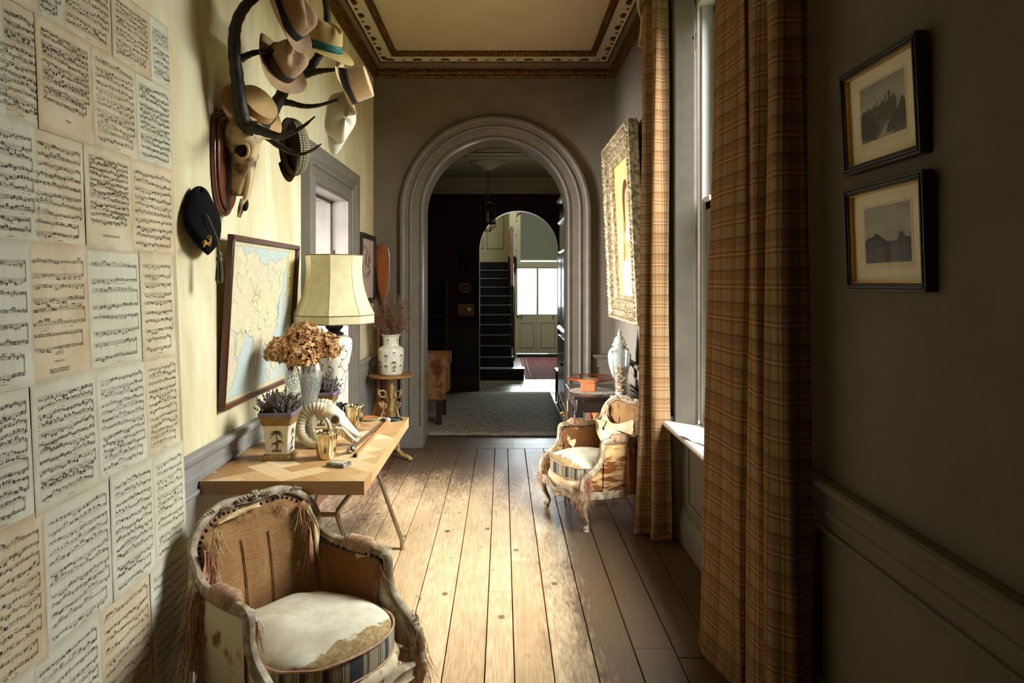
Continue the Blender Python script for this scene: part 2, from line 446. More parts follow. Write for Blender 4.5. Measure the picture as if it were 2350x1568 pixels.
# left: walking +Y keeps the room on the right hand
dl = sroot('trim_2'); dl['label'] = 'grey panelled dado along the yellow wall'
for a, b in ((YF, 4.31), (5.78, YB)):
    g = G(); g.box((XL - .01, a, 0), (XL + .012, b, .90)); g.obj('dado_board', M_DADO, dl, smooth=False)
    rail_run('dado_rail', M_DADO, [(XL + .010, a), (XL + .010, b)], dado(.915), dl)
g = G(); picture_mould(g, XL + .012, 2.66, 4.2, .28, .745, 1); picture_mould(g, XL + .012, 1.0, 2.5, .28, .745, 1); g.obj('panel_moulding', M_DADO, dl)
for i, (a, b) in enumerate(((YF, 4.31), (5.78, YB))): struct(rail_run('baseboard_left' if not i else 'baseboard_corner', M_DADO, [(XL + .012, a), (XL + .012, b)], SKIRT))
# right
dr = sroot('trim_3'); dr['label'] = 'grey panelled dado below the two framed photographs'
for a, b in ((YF, 2.50), (4.40, YB)):
    g = G(); g.box((XR - .010, a, 0), (XR + .01, b, .92)); g.obj('dado_board', M_WALLR, dr, smooth=False)
    rail_run('dado_rail', M_WALLR, [(XR - .008, b), (XR - .008, a)], dado(.945), dr)
    struct(rail_run('baseboard_right', M_WALLR, [(XR - .010, b), (XR - .010, a)], SKIRT))
g = G(); picture_mould(g, XR - .010, .7, 2.36, .26, .77, -1); g.obj('panel_moulding', M_WALLR, dr)
# back wall pieces right and left of the arch
db = sroot('trim_4'); db['label'] = 'grey dado beside the arch'
for a, b in ((XL + .02, AX - AR - .235), (AX + AR + .235, XR - .01)):
    g = G(); g.box((a, YB - .01, 0), (b, YB + .01, .88)); g.obj('dado_board', M_WALL, db, smooth=False)
    rail_run('dado_rail', M_WALL, [(a, YB - .008), (b, YB - .008)], dado(.90), db)
    struct(rail_run('baseboard_back', M_WALL, [(a, YB - .01), (b, YB - .01)], SKIRT))

# cornice
def loop_band(name, m, prof, parent, x0=XL, x1=XR, y0=YF, y1=YB):
    g = G(); rings = []
    for (cx, cy, sx, sy) in ((x0, y0, 1, 1), (x0, y1, 1, -1), (x1, y1, -1, -1), (x1, y0, -1, 1)):
        rings.append([g.v((cx + sx * d, cy + sy * d, z)) for d, z in prof])
    for i in range(4):
        A, B = rings[i], rings[(i + 1) % 4]
        for k in range(len(prof) - 1): g.f([A[k], A[k + 1], B[k + 1], B[k]])
    return g.obj(name, m, parent, ang=25)
co = sroot('trim_5'); co['label'] = 'gilded plaster cornice with white shell frieze'
loop_band('gilt_bed_moulding', M_GILT, [(0, 3.585), (.018, 3.587), (.026, 3.60), (.022, 3.612), (.034, 3.618), (.042, 3.64), (.036, 3.662), (.05, 3.668), (.055, 3.678)], co)
loop_band('cove', M_WALL, [(.055, 3.678), (.058, 3.69), (.066, 3.705), (.078, 3.715)], co)
loop_band('gilt_fillet', M_GILT, [(.076, 3.712), (.088, 3.712), (.092, 3.722)], co)
loop_band('white_frieze', M_CWHITE, [(.09, 3.722), (.10, 3.728), (.19, 3.735), (.194, 3.726), (.206, 3.728), (.21, 3.738)], co)
loop_band('gilt_leaf_edge', M_GILT, [(.208, 3.74), (.215, 3.728), (.232, 3.722), (.25, 3.735), (.262, 3.752), (.262, ZC)], co)
gs, gl_, gb = G(), G(), G()
def along(d, step, fn):
    y = YB - d
    k = 0
    while y - k * step > 0:
        for sx in (-1, 1): fn((XL + d if sx < 0 else XR - d), YB - d - (k + .5) * step, (1 if sx < 0 else -1, 0), k)
        k += 1
    n = round((XR - XL - 2 * d) / step); st = (XR - XL - 2 * d) / n
    for k in range(n): fn(XL + d + (k + .5) * st, YB - d, (0, -1), k)
def shell(x, y, nrm, k):
    nx, ny = nrm; tx, ty = -ny, nx
    if k % 2 == 0:
        for j in range(-3, 4):
            a = j * .42
            r = .054 * (1 - .05 * abs(j))
            p = V((x, y, 3.729)); dv = V((tx * math.sin(a) + nx * math.cos(a) * .8, ty * math.sin(a) + ny * math.cos(a) * .8, 0))
            q = [p, p + dv * r * .5, p + dv * r]
            gs.tube([(v.x, v.y, v.z - .002) for v in q], [.004, .009, .007], 6)
    else:
        for dx, dn in ((-.012, 0), (.012, 0), (0, .014)):
            gs.ell((x + tx * dx + nx * dn, y + ty * dx + ny * dn, 3.728), (.008, .008, .007), 8, 5)
along(.112, .13, shell)
def leafy(x, y, nrm, k):
    nx, ny = nrm; r = R.uniform(.012, .017)
    gl_.ell((x + nx * .012, y + ny * .012, 3.735 + R.uniform(-.004, .004)), (r, r, .012), 6, 4)
    gl_.ell((x + nx * .03, y + ny * .03, 3.744), (r * .7, r * .7, .01), 6, 4)
along(.228, .036, leafy)
def beadr(x, y, nrm, k): gb.ell((x, y, 3.638), (.012, .012, .016), 6, 4)
along(.042, .05, beadr)
gs.obj('shell_ornaments', M_GILT, co); gl_.obj('leaf_ornaments', M_GILT, co); gb.obj('bead_ornaments', M_GILT, co)

# left doorway: casing, lining, side room beyond
dc = sroot('trim_6'); dc['label'] = 'grey moulded door casing in the yellow wall'
CW = .235
JP = [(0, 0), (0, .024), (.01, .032), (.03, .034), (.036, .024), (.10, .022), (.108, .034), (.14, .036), (.15, .046), (.19, .062), (.215, .064), (.232, .058), (CW, .04), (CW, 0)]
def casing_u(name, m, parent, x, sgn, y0, y1, ztop, z0, prof):
    g = G()
    for (o1, p1), (o2, p2) in zip(prof, prof[1:]):
        def ring(o, p): return [(x + sgn * p, y0 - o, z0), (x + sgn * p, y0 - o, ztop + o), (x + sgn * p, y1 + o, ztop + o), (x + sgn * p, y1 + o, z0)]
        A, B = ring(o1, p1), ring(o2, p2)
        for k in range(3): g.poly([A[k], A[k + 1], B[k + 1], B[k]])
    bmesh.ops.remove_doubles(g.bm, verts=g.bm.verts, dist=1e-5)
    return g.obj(name, m, parent, ang=25)
casing_u('casing', M_TRIM, dc, XL, 1, DY0, DY1, DZ, 0, JP)
g = G()
g.box((XL - .34, DY0 - .02, 0), (XL + .02, DY0 + .012, DZ)); g.box((XL - .34, DY1 - .012, 0), (XL + .02, DY1 + .02, DZ)); g.box((XL - .34, DY0, DZ - .012), (XL + .02, DY1, DZ + .02))
g.box((XL - .16, DY1 - .03, 0), (XL - .12, DY1, DZ)); g.box((XL - .16, DY0, 0), (XL - .12, DY0 + .03, DZ)); g.box((XL - .16, DY0, DZ - .03), (XL - .12, DY1, DZ))
g.obj('door_lining', M_TRIM, dc, bevel=.004)
M_LAV = mat('lavender_white_paint', (176, 174, 182), .8)
M_PINKC = mat('pink_ceiling_paint', (206, 176, 156), .9)
SX0, SX1, SY0, SY1, SZ = -4.2, XL - .3, 3.3, 6.62, 2.42
for nm, a, b, m in (('wall_side_room_back', (SX0, SY1, 0), (SX1, SY1 + .1, SZ + .3), M_LAV), ('wall_side_room_front', (SX0, SY0 - .1, 0), (SX1, SY0, SZ + .3), M_LAV), ('wall_side_room_left', (SX0 - .1, SY0 - .1, 0), (SX0, SY1 + .1, SZ + .3), M_LAV),
                    ('ceiling_side_room', (SX0, SY0, SZ), (SX1, SY1, SZ + .1), M_PINKC), ('floor_side_room', (SX0, SY0, -.1), (SX1 + .3, SY1, -.031), M_MAHOG)):
    g = G(); g.box(a, b); struct(g.obj(nm, m, smooth=False))
dp = sroot('trim_7'); dp['label'] = 'orange pine post with brass catch seen through the doorway'
g = G(); g.box((-1.815, 6.50, 0), (-1.748, 6.62, SZ)); g.obj('post', M_ORANGE, dp, bevel=.006)
g = G(); g.box((-1.795, 6.492, 2.10), (-1.775, 6.501, 2.28)); g.ell((-1.785, 6.485, 2.19), (.012, .014, .03)); g.obj('catch', M_BRASS, dp)

# =============================================================== window
M_SASH = mat('grey_sash_paint', (124, 121, 116), .45)
w = sroot('window_1'); w['label'] = 'tall sash window in a panelled reveal'
XW = 1.215
def vbox(name, m, a, b, p, bev=.004):
    g = G(); g.box(a, b); return g.obj(name, m, p, bevel=bev)
wc = sroot('trim_8'); wc['label'] = 'grey casing of the sash window'
WP = [(0, 0), (0, .018), (.012, .03), (.05, .028), (.056, .02), (.075, .022), (.082, .036), (.105, .042), (.12, .036), (.124, 0)]
casing_u('casing', M_TRIM, wc, XR, -1, WY0, WY1, WZ1, WZ0 + .02, WP)
for y in (WY0 - .125, WY1):
    g = G(); g.box((XR - .055, y, .70), (XR + .01, y + .125, WZ0 + .03)); g.box((XR - .04, y + .01, 0), (XR + .01, y + .115, .70)); g.obj('plinth', M_TRIM, wc, bevel=.005)
g = G()   # splayed shutter reveals with two panels each
for y, s in ((WY1, -1), (WY0, 1)):
    a = V((XR, y, 0)); b = V((XW - .03, y + s * .085, 0)); d = (b - a); nrm = V((-d.y, d.x, 0)).normalized() * (1 if s < 0 else -1)
    def Q(u, z, o=0): return a + d * u + V((0, 0, z)) + nrm * o
    def slab(u0, u1, z0, z1, o0, o1):
        P = [Q(u0, z0, o0), Q(u1, z0, o0), Q(u1, z1, o0), Q(u0, z1, o0)]
        g.prism(P, nrm * (o1 - o0))
    slab(0, 1, WZ0, WZ1, -.05, 0)
    for z0, z1 in ((WZ0 + .08, 1.95), (2.07, WZ1 - .08)):
        slab(.12, .86, z0, z1, 0, .007); slab(.24, .74, z0 + .02, z1 - .02, .007, .012)
g.box((XR + .0, WY0, WZ1 - .004), (XW + .1, WY1, WZ1 + .03))
g.obj('shutter_reveal', M_TRIM, w, bevel=.002, smooth=False)
g = G()   # sash box
fy0, fy1 = WY0 + .085, WY1 - .085
for y in (fy0, fy1 - .05): g.box((XW - .022, y, WZ0), (XW + .10, y + .05, WZ1))
g.box((XW - .05, fy0, WZ1 - .06), (XW + .10, fy1, WZ1)); g.box((XW - .02, fy0, WZ0 - .03), (XW + .10, fy1, WZ0 + .03))
g.obj('sash_box', mat('sash_box_lit_grey', (176, 174, 170), .45), w, bevel=.004)  # sash grey lightened, painting in the window light on the box edge
ZM = 2.06
for nm, x, z0, z1 in (('lower_sash', XW, WZ0 + .03, ZM + .02), ('upper_sash', XW + .045, ZM - .03, WZ1 - .06)):
    g = G(); ya, yb = fy0 + .05, fy1 - .05
    g.box((x, ya, z0), (x + .04, ya + .10, z1)); g.box((x, yb - .10, z0), (x + .04, yb, z1))
    g.box((x, ya, z0), (x + .04, yb, z0 + (.08 if x == XW else .05))); g.box((x, ya, z1 - .05), (x + .04, yb, z1))
    ym = (ya + yb) / 2; g.box((x + .008, ym - .011, z0), (x + .03, ym + .011, z1))
    so = g.obj(nm, M_SASH, w, bevel=.004)
    g = G(); g.box((x + .018, ya + .05, z0 + .04), (x + .021, yb - .05, z1 - .04)); g.obj('pane', M_GLASS, so, smooth=False)
g = G(); g.box((XW - .012, fy1 - .16, ZM + .02), (XW + .05, fy1 - .04, ZM + .05)); g.obj('meeting_rail_ledge', M_IVORY, w, bevel=.004)
g = G(); g.box((XW - .056, fy1 - .034, 3.00), (XW - .049, fy1 - .018, 3.10)); g.ell((XW - .062, fy1 - .026, 3.07), (.012, .01, .016)); g.obj('latch', M_BRONZE, w)
g = G()
P = [(XR - .095, WZ0 - .028), (XR - .103, WZ0 - .014), (XR - .095, WZ0), (XW + .01, WZ0), (XW + .01, WZ0 - .032), (XR - .06, WZ0 - .032), (XR - .064, WZ0 - .055), (XR - .05, WZ0 - .06), (XR + .02, WZ0 - .06), (XR + .02, WZ0 - .034), (XR - .07, WZ0 - .034)]
P = [(XR - .095, WZ0 - .03), (XR - .104, WZ0 - .014), (XR - .095, WZ0 + .001), (XW + .01, WZ0 + .001), (XW + .01, WZ0 - .03)]
g.prism([(x, WY0 - .10, z) for x, z in P], (0, WY1 - WY0 + .20, 0))
g.box((XR - .06, WY0 - .02, WZ0 - .06), (XR + .03, WY1 + .02, WZ0 - .029))
g.obj('window_board', M_IVORY, w, bevel=.003)
g = G(); picture_mould(g, XR + .025, WY0 + .14, WY1 - .14, .27, .62, -1); g.obj('panel_moulding', M_TRIM, w)
struct(rail_run('baseboard_window', M_TRIM, [(XR + .025, WY1), (XR + .025, WY0)], SKIRT))
# outside wall below and a garden ground so the panes look out on something lit
g = G(); g.box((XR + .3, -9, -.6), (14, 30, -.5)); struct(g.obj('ground_outside', mat('lawn_green', (96, 112, 62), .9, c2=(120, 128, 84), scale=2)))
# =============================================================== far hall (maroon) and stair hall beyond it
HX0, HX1, HY0, HY1, HZ = -2.3, .93, 7.12, 10.15, 3.12
BX, BR, BZ = .235, .585, 2.075
M_HCEIL = mat('hall_ceiling_paint', (150, 142, 112), .9)
M_STONE = mat('pale_flagstone', (150, 140, 126), .35, c2=(112, 104, 94), scale=7, bump=.2, bscale=30)
struct(arch_wall('wall_hall_far', M_MAROON, HX0, 2.0, HY1, HY1 + .2, 4.6, BX, BR, BZ))
g = G()
arcq = [(BX + BR * math.cos(PI - PI * k / 40), BZ + BR * math.sin(PI - PI * k / 40)) for k in range(41)]
pth = [(BX - BR, 0)] + arcq + [(BX + BR, 0)]
for (xa, za), (xb, zb) in zip(pth, pth[1:]):
    k = .003
    g.poly([(xa, HY1 + .012, za), (xb, HY1 + .012, zb), (xb, HY1 + .205, zb), (xa, HY1 + .205, za)])
for v in g.bm.verts:
    c = V((BX, max(v.co.y, 0), 0)); dx = v.co.x - BX; dz = max(0, v.co.z - BZ); L = math.hypot(dx, dz); q = (L - .004) / L
    v.co.x = BX + dx * q
    if v.co.z > BZ: v.co.z = BZ + dz * q
o = g.obj('trim_9', mat('arch_lining_paint', (178, 168, 140), .6)); struct(o, 'pale lining of the far arch')
g = G(); g.box((HX0 - .1, HY0, 0), (HX0, HY1, HZ)); struct(g.obj('wall_hall_left', M_MAROON, smooth=False))
g = G(); g.box((HX1, HY0, 0), (HX1 + .1, HY1, HZ)); struct(g.obj('wall_hall_right', M_MAROON, smooth=False))
g = G(); g.box((HX0, HY0 - .02, 0), (XL - .28, HY0, HZ)); struct(g.obj('wall_hall_near', M_MAROON, smooth=False))
g = G(); g.box((HX0, HY0 - .02, HZ), (HX1 + .1, HY1, HZ + .1)); struct(g.obj('ceiling_hall', M_HCEIL, smooth=False))
g = G(); g.box((HX0, HY0 + .02, -.1), (2.4, 15.4, -.006)); struct(g.obj('floor_hall', M_STONE, smooth=False))
hc = sroot('trim_10'); hc['label'] = 'plaster cornice of the far hall'
loop_band('cornice', M_HCEIL, [(0, 2.90), (.02, 2.91), (.03, 2.94), (.06, 2.96), (.07, 2.99), (.11, 3.03), (.13, 3.06), (.15, 3.065), (.155, HZ)], hc, HX0, HX1, HY0, HY1)
g = G(); g.box((HX0, HY1 - .02, 0), (BX - BR - .004, HY1, .93)); struct(g.obj('trim_11', M_NAVY, bevel=.004), 'black dado of the far hall')
g = G(); g.box((HX0, HY1 - .05, 0), (BX - BR - .004, HY1 - .02, .21)); g.box((BX + BR + .004, HY1 - .05, 0), (HX1, HY1, .21)); struct(g.obj('baseboard_hall', mat('brown_skirting', (72, 58, 42), .6), bevel=.006))
# flagstones
g = G(); y = 10.0; rw = 0
for y0, y1 in ((9.97, 10.28), (10.285, 10.62), (10.625, 11.0), (11.005, 11.35)):
    x = -1.1 + .17 * (rw % 2)
    while x < 1.6:
        x2 = x + R.uniform(.24, .36); g.box((x, y0, -.02), (x2 - .006, y1 - .006, R.uniform(-.001, .002))); x = x2
    rw += 1
struct(g.obj('floor_flagstones', M_STONE, bevel=.004))
# woven carpet
def carpet_mat():
    t = NT('grey_sisal')
    w1 = t.n('TexNoise', {'Vector': t.coord('Object', (9, 110, 1)), 'Scale': 1.0, 'Detail': 3}).outputs[0]
    w2 = t.n('TexNoise', {'Vector': t.coord('Object', (110, 6, 1)), 'Scale': 1.0, 'Detail': 3}).outputs[0]
    s = t.math('MULTIPLY', t.math('ADD', w1, w2), .5)
    t.set(Base_Color=t.ramp(s, [(.38, (96, 92, 80)), (.5, (148, 143, 130)), (.62, (194, 190, 176))]), Roughness=.95, Specular_IOR_Level=.1)
    t.bump(s, .5, .004); return t.m
g = G()
g.grid(lambda u, v: (lerp(-1.55, .68, u), lerp(7.15, 9.93, v), .012 + .004 * math.sin(u * 9) * math.sin(v * 7) * 0), 12, 12)
o = g.obj('carpet', carpet_mat(), solid=.014); tag(o, 'grey woven carpet laid across the far hall floor', 'carpet')
M_RUG = mat('red_persian', (112, 52, 40), .95, c2=(70, 42, 46), scale=14, stretch=(1, .5, 1), lo=.42, hi=.58, spec=.1)
g = G(); g.box((.37, 11.38, -.006), (1.35, 14.5, .006)); rr = thing('rug', 'faded red patterned rug in front of the glazed door', 'rug', (0, 0, 0))
g.obj('field', M_RUG, rr)
g = G()
for x in (.40, .47, 1.25, 1.32): g.box((x - .012, 11.4, .006), (x + .012, 14.48, .0075))
for y in (11.44, 11.6): g.box((.40, y - .02, .006), (1.32, y + .02, .0075))
g.obj('border', mat('rug_border', (120, 96, 76), .95), rr)
# rose and lantern
RX, RY = -.19, 8.75
g = G(); g.lathe([(.235, 0), (.24, -.012), (.20, -.03), (.17, -.03), (.15, -.05), (.10, -.06), (.08, -.085), (.03, -.10)], 36, (RX, RY, HZ), mod=lambda th, z: 1 + .04 * math.cos(12 * th) * (1 if z < -.02 else 0))
struct(g.obj('ceiling_rose', M_HCEIL), 'plaster ceiling rose in the far hall')
ln = thing('hanging_lantern', 'glazed hall lantern hanging from the rose in the far hall', 'lantern', (RX, RY, 2.30))
g = G()
for k in range(17):
    z = .36 + k * .026
    g.tube([(.011 * math.cos(a) * (1 if k % 2 else .2), .011 * math.cos(a) * (.2 if k % 2 else 1), z + .018 * math.sin(a)) for a in [j * PI / 5 for j in range(10)]], .0028, 5, closed=True)
g.lathe([(.03, .80), (.05, .77), (.03, .74), (.01, .72)], 14); g.obj('chain', M_BRONZE, ln)
g = G()
for k in range(6):
    a = k * PI / 3 + .2; x, y = .092 * math.cos(a), .092 * math.sin(a)
    g.box((x - .006, y - .006, .05), (x + .006, y + .006, .31))
    g.tube([(x, y, .31), (x * .8, y * .8, .34), (x * .2, y * .2, .37)], .005, 6, 4)
    g.tube([(x, y, .05), (x * 1.12, y * 1.12, .02), (x * .8, y * .8, -.01), (x * .5, y * .5, -.03), (x * .35, y * .35, -.06)], .005, 6, 4)
for z in (.05, .30): g.tube([(.095 * math.cos(k * PI / 12), .095 * math.sin(k * PI / 12), z) for k in range(24)], .009, 6, closed=True)
g.lathe([(.10, .30), (.105, .315), (.09, .325)], 24)
g.obj('lantern_frame', M_BRONZE, ln)
g = G(); g.lathe([(.086, .06), (.086, .30)], 6, capb=False, capt=False); g.obj('lantern_glass', glass_mat('lantern_pane', (210, 200, 180), .1), ln, smooth=False)
g = G(); g.lathe([(.02, .06), (.02, .10), (.012, .11), (.011, .2), (0, .2)], 12); g.obj('candle_tube', M_CREAMP, ln)
# small pictures on the maroon wall
def small_frame(px0, py0, px1, py1, name, label, m, inner):
    a, b = at(px0, py0, HY1 - .02), at(px1, py1, HY1 - .02)
    x0, x1, z1, z0 = a.x, b.x, a.z, b.z
    r = thing(name, label, 'picture', ((x0 + x1) / 2, HY1 - .002, (z0 + z1) / 2)); hw, hh, t = (x1 - x0) / 2, (z1 - z0) / 2, .028
    g = G()
    for a_, b_ in (((-hw, -hh), (hw, -hh + t)), ((-hw, hh - t), (hw, hh)), ((-hw, -hh), (-hw + t, hh)), ((hw - t, -hh), (hw, hh))): g.box((a_[0], -.028, a_[1]), (b_[0], 0, b_[1]))
    g.obj('frame', m, r, bevel=.005); g = G(); g.box((-hw + t, -.012, -hh + t), (hw - t, 0, hh - t)); g.obj('canvas', inner, r)
    return r
r = small_frame(1054, 650, 1081, 671.5, 'framed_picture', 'small gilt framed dark picture on the maroon wall, the upper one', M_BRASS, mat('dark_canvas', (40, 32, 26), .5))
g = G(); g.ell((.015, -.012, .0), (.02, .003, .025)); g.obj('painted_face', mat('pale_paint_dab', (130, 110, 86), .6), r)
r = small_frame(1049, 697, 1088, 726.5, 'framed_picture', 'brass toned plaque below the small dark picture on the maroon wall', M_BRASS, mat('brassy_panel', (126, 98, 58), .35, .4))
g = G(); g.ell((.05, -.012, .01), (.035, .003, .03)); g.obj('pale_patch', mat('pale_silver', (190, 180, 160), .3, .6), r)  # pale oval laid on the brass panel
sc = thing('wall_sconce', 'dark carved sconce high on the maroon wall beside the far arch', 'sconce', (at(1066, 595, 10.13)))
g = G(); g.lathe([(.03, -.20), (.06, -.15), (.04, -.05), (.09, .02), (.06, .10), (.02, .18)], 16, mod=lambda th, z: 1 + .15 * math.cos(6 * th)); g.obj('bracket', M_BRONZE, sc)
g = G(); g.tube([(0, 0, .0), (.0, -.10, -.03), (0, -.14, .06)], .012, 8, 4); g.lathe([(.03, .06), (.035, .08), (.012, .085), (.012, .18)], 12, (0, -.14, 0)); g.obj('candle_arm', M_BRONZE, sc)

# floral armchair at the left of the far hall, half behind the casing
M_FLOR = mat('faded_floral', (168, 122, 78), .9, c2=(122, 66, 44), scale=7, lo=.5, hi=.62)
fa = thing('upholstered_chair', 'faded floral upholstered chair with dark square legs in the far hall', 'chair', (-1.02, 7.95, .006))
def rbox(name, m, a, b, p, bev, seg=4):
    g = G(); g.box(a, b); return g.obj(name, m, p, bevel=bev, seg=seg)
rbox('seat', M_FLOR, (-.36, -.30, .27), (.36, .30, .52), fa, .05)
rbox('backrest', M_FLOR, (-.42, -.30, .40), (-.26, .30, .95), fa, .05)
for s in (-1, 1):
    rbox('armrest', M_FLOR, (-.36, s * .30 - .055, .28), (.39, s * .30 + .055, .70), fa, .045)
    g = G(); g.tube([(-.34, s * .30, .70), (.40, s * .30, .70)], .075, 16); g.obj('arm_roll', M_FLOR, fa)
    for x in (-.33, .31):
        g = G(); g.prism([(x - .03, s * .29 - .03, .28), (x + .03, s * .29 - .03, .28), (x + .03, s * .29 + .03, .28), (x - .03, s * .29 + .03, .28)], (.0, 0, -.266)); g.obj('leg', M_DARKW, fa, bevel=.004)
bk = thing('magazine', 'pale magazine lying on the arm of the floral chair', 'magazine', (-.87, 7.66, .776))
rbox('pages', mat('magazine_paper', (186, 170, 150), .6, c2=(120, 86, 76), scale=9), (-.10, -.09, 0), (.10, .09, .022), bk, .003)
rbox('cover', mat('magazine_cover', (170, 150, 138), .5), (-.102, -.092, .022), (.102, .092, .025), bk, .001)
# dark step shelves behind it
sh = thing('step_ladder', 'dark wooden step shelves against the maroon wall at far left', 'ladder', (-1.02, 9.72, .02))
for i in range(7):
    z = .22 + i * .215
    g = G(); g.box((-.34, .10 + .02 * i, z), (.20 - .012 * i, .36, z + .03)); g.obj('tread', M_NAVY, sh, bevel=.004)
for x in (-.36, .19):
    g = G(); g.prism([(x, -.02, 0), (x, .04, 0), (x, .30, 1.62), (x, .24, 1.62)], (.035, 0, 0)); g.obj('side_rail', M_DARKW, sh, bevel=.004)
    g = G(); g.box((x, .33, 0), (x + .035, .37, 1.62)); g.obj('rear_post', M_DARKW, sh, bevel=.004)
# tall dark cabinet along the right of the far hall
cb = thing('tall_cabinet', 'tall dark glazed cabinet along the right of the far hall', 'cabinet', (.845, 8.20, 0))
M_DKG = mat('dark_green_lacquer', (44, 42, 33), .22, c2=(34, 33, 27), scale=4)
rbox('carcass', M_DKG, (-.125, -.55, .06), (.08, .55, 2.62), cb, .004)
rbox('plinth', M_BLACK, (-.14, -.57, 0), (.08, .57, .08), cb, .006)
for z, d in ((2.62, .165), (2.35, .15), (1.02, .16), (1.98, .14)):
    g = G(); g.sweep([(0, .575, z), (0, -.575, z)], [(-.05, -.02), (d - .02, -.02), (d, .0), (d - .01, .02), (d - .03, .035), (-.05, .04)], up=(0, 0, 1)); o = g.obj('cornice_moulding', M_DKG, cb)
for i, (a, b) in enumerate(((-.53, -.01), (.01, .53))):
    d = rbox('door', M_DKG, (-.145, a, 1.10), (-.125, b, 1.94), cb, .004)
    rbox('door_glass', mat('dark_pane', (40, 34, 26), .08), (-.148, a + .08, 1.18), (-.1455, b - .08, 1.86), d, .001)
    d = rbox('drawer', M_DKG, (-.145, a, .14), (-.125, b, .94), cb, .006)
    g = G(); g.ell((-.155, (a + b) / 2 + (.3 if i == 0 else -.3), .62), (.014, .016, .016)); g.obj('knob', M_BRASS, d)
hs = thing('side_chair', 'dark wooden side chair standing against the cabinet in the far hall', 'chair', (.80, 9.05, 0))
for x, y in ((-.08, -.16), (-.08, .16), (.07, -.16), (.07, .16)):
    g = G(); g.tube([(x, y, .40), (x * 1.1, y * 1.08, 0)], [.017, .012], 8); g.obj('leg', M_DARKW, hs)
rbox('seat', M_MAHOG, (-.115, -.20, .40), (.085, .20, .455), hs, .02)
g = G()
for y in (-.16, .16): g.tube([(.07, y, .45), (.085, y, .62), (.10, y, .86)], .015, 8, 4)
for z in (.62, .84): g.tube([(.092, -.16, z), (.105, 0, z + .02), (.092, .16, z)], .014, 8, 4)
g.obj('backrest', M_DARKW, hs)

# stair hall
g = G(); g.box((-.9, 15.15, 2.08), (1.7, 15.25, 4.6)); g.box((-.9, 15.15, 0), (.28, 15.25, 2.08)); g.box((1.24, 15.15, 0), (1.7, 15.25, 2.08)); struct(g.obj('wall_stair_far', M_SAGE, smooth=False))
g = G(); g.box((-.9, 10.35, 0), (-.8, 15.2, 4.6)); struct(g.obj('wall_stair_left', M_CREAMP, smooth=False))
g = G(); g.box((1.6, 10.35, 0), (1.7, 15.2, 4.6)); struct(g.obj('wall_stair_right', M_SAGE, smooth=False))
g = G(); g.box((-.9, 10.3, 4.5), (1.7, 15.3, 4.6)); struct(g.obj('ceiling_stair', M_CREAMP, smooth=False))
st = thing('staircase', 'black painted straight staircase with pale nosings beyond the far arch', 'staircase', (0, 0, 0))
T0, RUN, RISE, SXA, SXB = 11.27, .252, .166, -.66, .145
M_NOS = mat('nosing_shine', (150, 156, 168), .3)  # pale colour paints in the shine along the step edges
M_STEP = mat('black_tread_paint', (20, 22, 27), .38)
for k in range(1, 12):
    y = T0 + RUN * (k - 1); z = RISE * k + .02; xb = .345 if k == 1 else (SXB + .03 if k == 2 else SXB)
    g = G(); g.box((SXA, y, 0 if k == 1 else z - RISE), (xb, y + RUN + .02, z - .03)); o = g.obj('step', M_STEP, st, bevel=.003)
    g = G(); g.box((SXA, y - .022, z - .03), (xb + (.01 if k == 1 else 0), y + RUN, z)); g.obj('tread', M_STEP, o, bevel=.004)
    g = G(); g.box((SXA, y - .024, z - .014), (xb + (.012 if k == 1 else 0), y - (.012 if k > 1 else -.2), z + .001)); g.obj('nosing', M_NOS, o)
g = G(); y = T0 + RUN * 11; g.box((SXA - .2, y, 0), (SXB + .1, y + .05, RISE * 12 + .02)); g.obj('top_riser', M_STEP, st)
g = G(); z = RISE * 11 + .05
g.prism([(SXB, T0 + .3, .0), (SXB, T0 + RUN * 11 + .02, 0), (SXB, T0 + RUN * 11 + .02, RISE * 11.4), (SXB, T0 + .3, RISE * 1.5)], (.035, 0, 0)); g.obj('string_board', M_NAVY, st)
# panelled screen above the top step
g = G(); g.box((-.86, 14.05, RISE * 12), (.36, 14.12, 4.5)); po = g.obj('panelled_screen', M_CREAMP, st, smooth=False)
g = G()
for a, b in ((-.83, -.40), (-.33, .02)):
    pr = .012
    for (x0, x1, z0, z1) in ((a, b, 2.28, 2.30), (a, b, 4.2, 4.22), (a, a + .02, 2.28, 4.22), (b - .02, b, 2.28, 4.22)): g.box((x0, 14.05 - pr, z0), (x1, 14.05, z1))
g.obj('panel_beads', mat('cream_panel_bead', (176, 170, 144), .6), po, smooth=False)
# upper flight returning to the right and its carved string
g = G(); g.box((.12, 13.3, 2.1), (.26, 14.05, 4.5)); g.obj('newel_panel', M_CREAMP, st, bevel=.01)
g = G()
for z in (2.2, 2.5, 2.78, 3.06): g.box((.262, 13.32, z), (.285, 13.4, z + .06)); g.ell((.27, 13.3, z + .03), (.014, .02, .03))
g.obj('bracket_blocks', M_CREAMP, st)
g = G()
q = [(.10, 2.08), (.26, 2.08), (.265, 1.95), (.25, 1.80), (.22, 1.68), (.17, 1.57), (.10, 1.50)]
g.prism([(x, 13.0, z) for x, z in q], (0, .6, 0)); g.obj('curved_soffit', M_NAVY, st, ang=50)
nw = V((.165, 11.95, 0))
g = G(); g.lathe([(.035, 0), (.035, .35), (.022, .40), (.028, .46), (.018, .52), (.030, .72), (.02, .9), (.026, 1.0), (.018, 1.08), (.034, 1.14), (.034, 1.20), (.012, 1.25)], 14, (nw.x, nw.y, .3)); g.obj('newel_post', M_DARKW, st)
g = G(); hr = [(.165, 11.95, 1.52), (.165, 12.4, 1.80), (.16, 13.0, 2.25), (.17, 13.3, 2.62), (.23, 13.4, 2.86), (.36, 13.45, 2.98), (.6, 13.45, 3.05)]
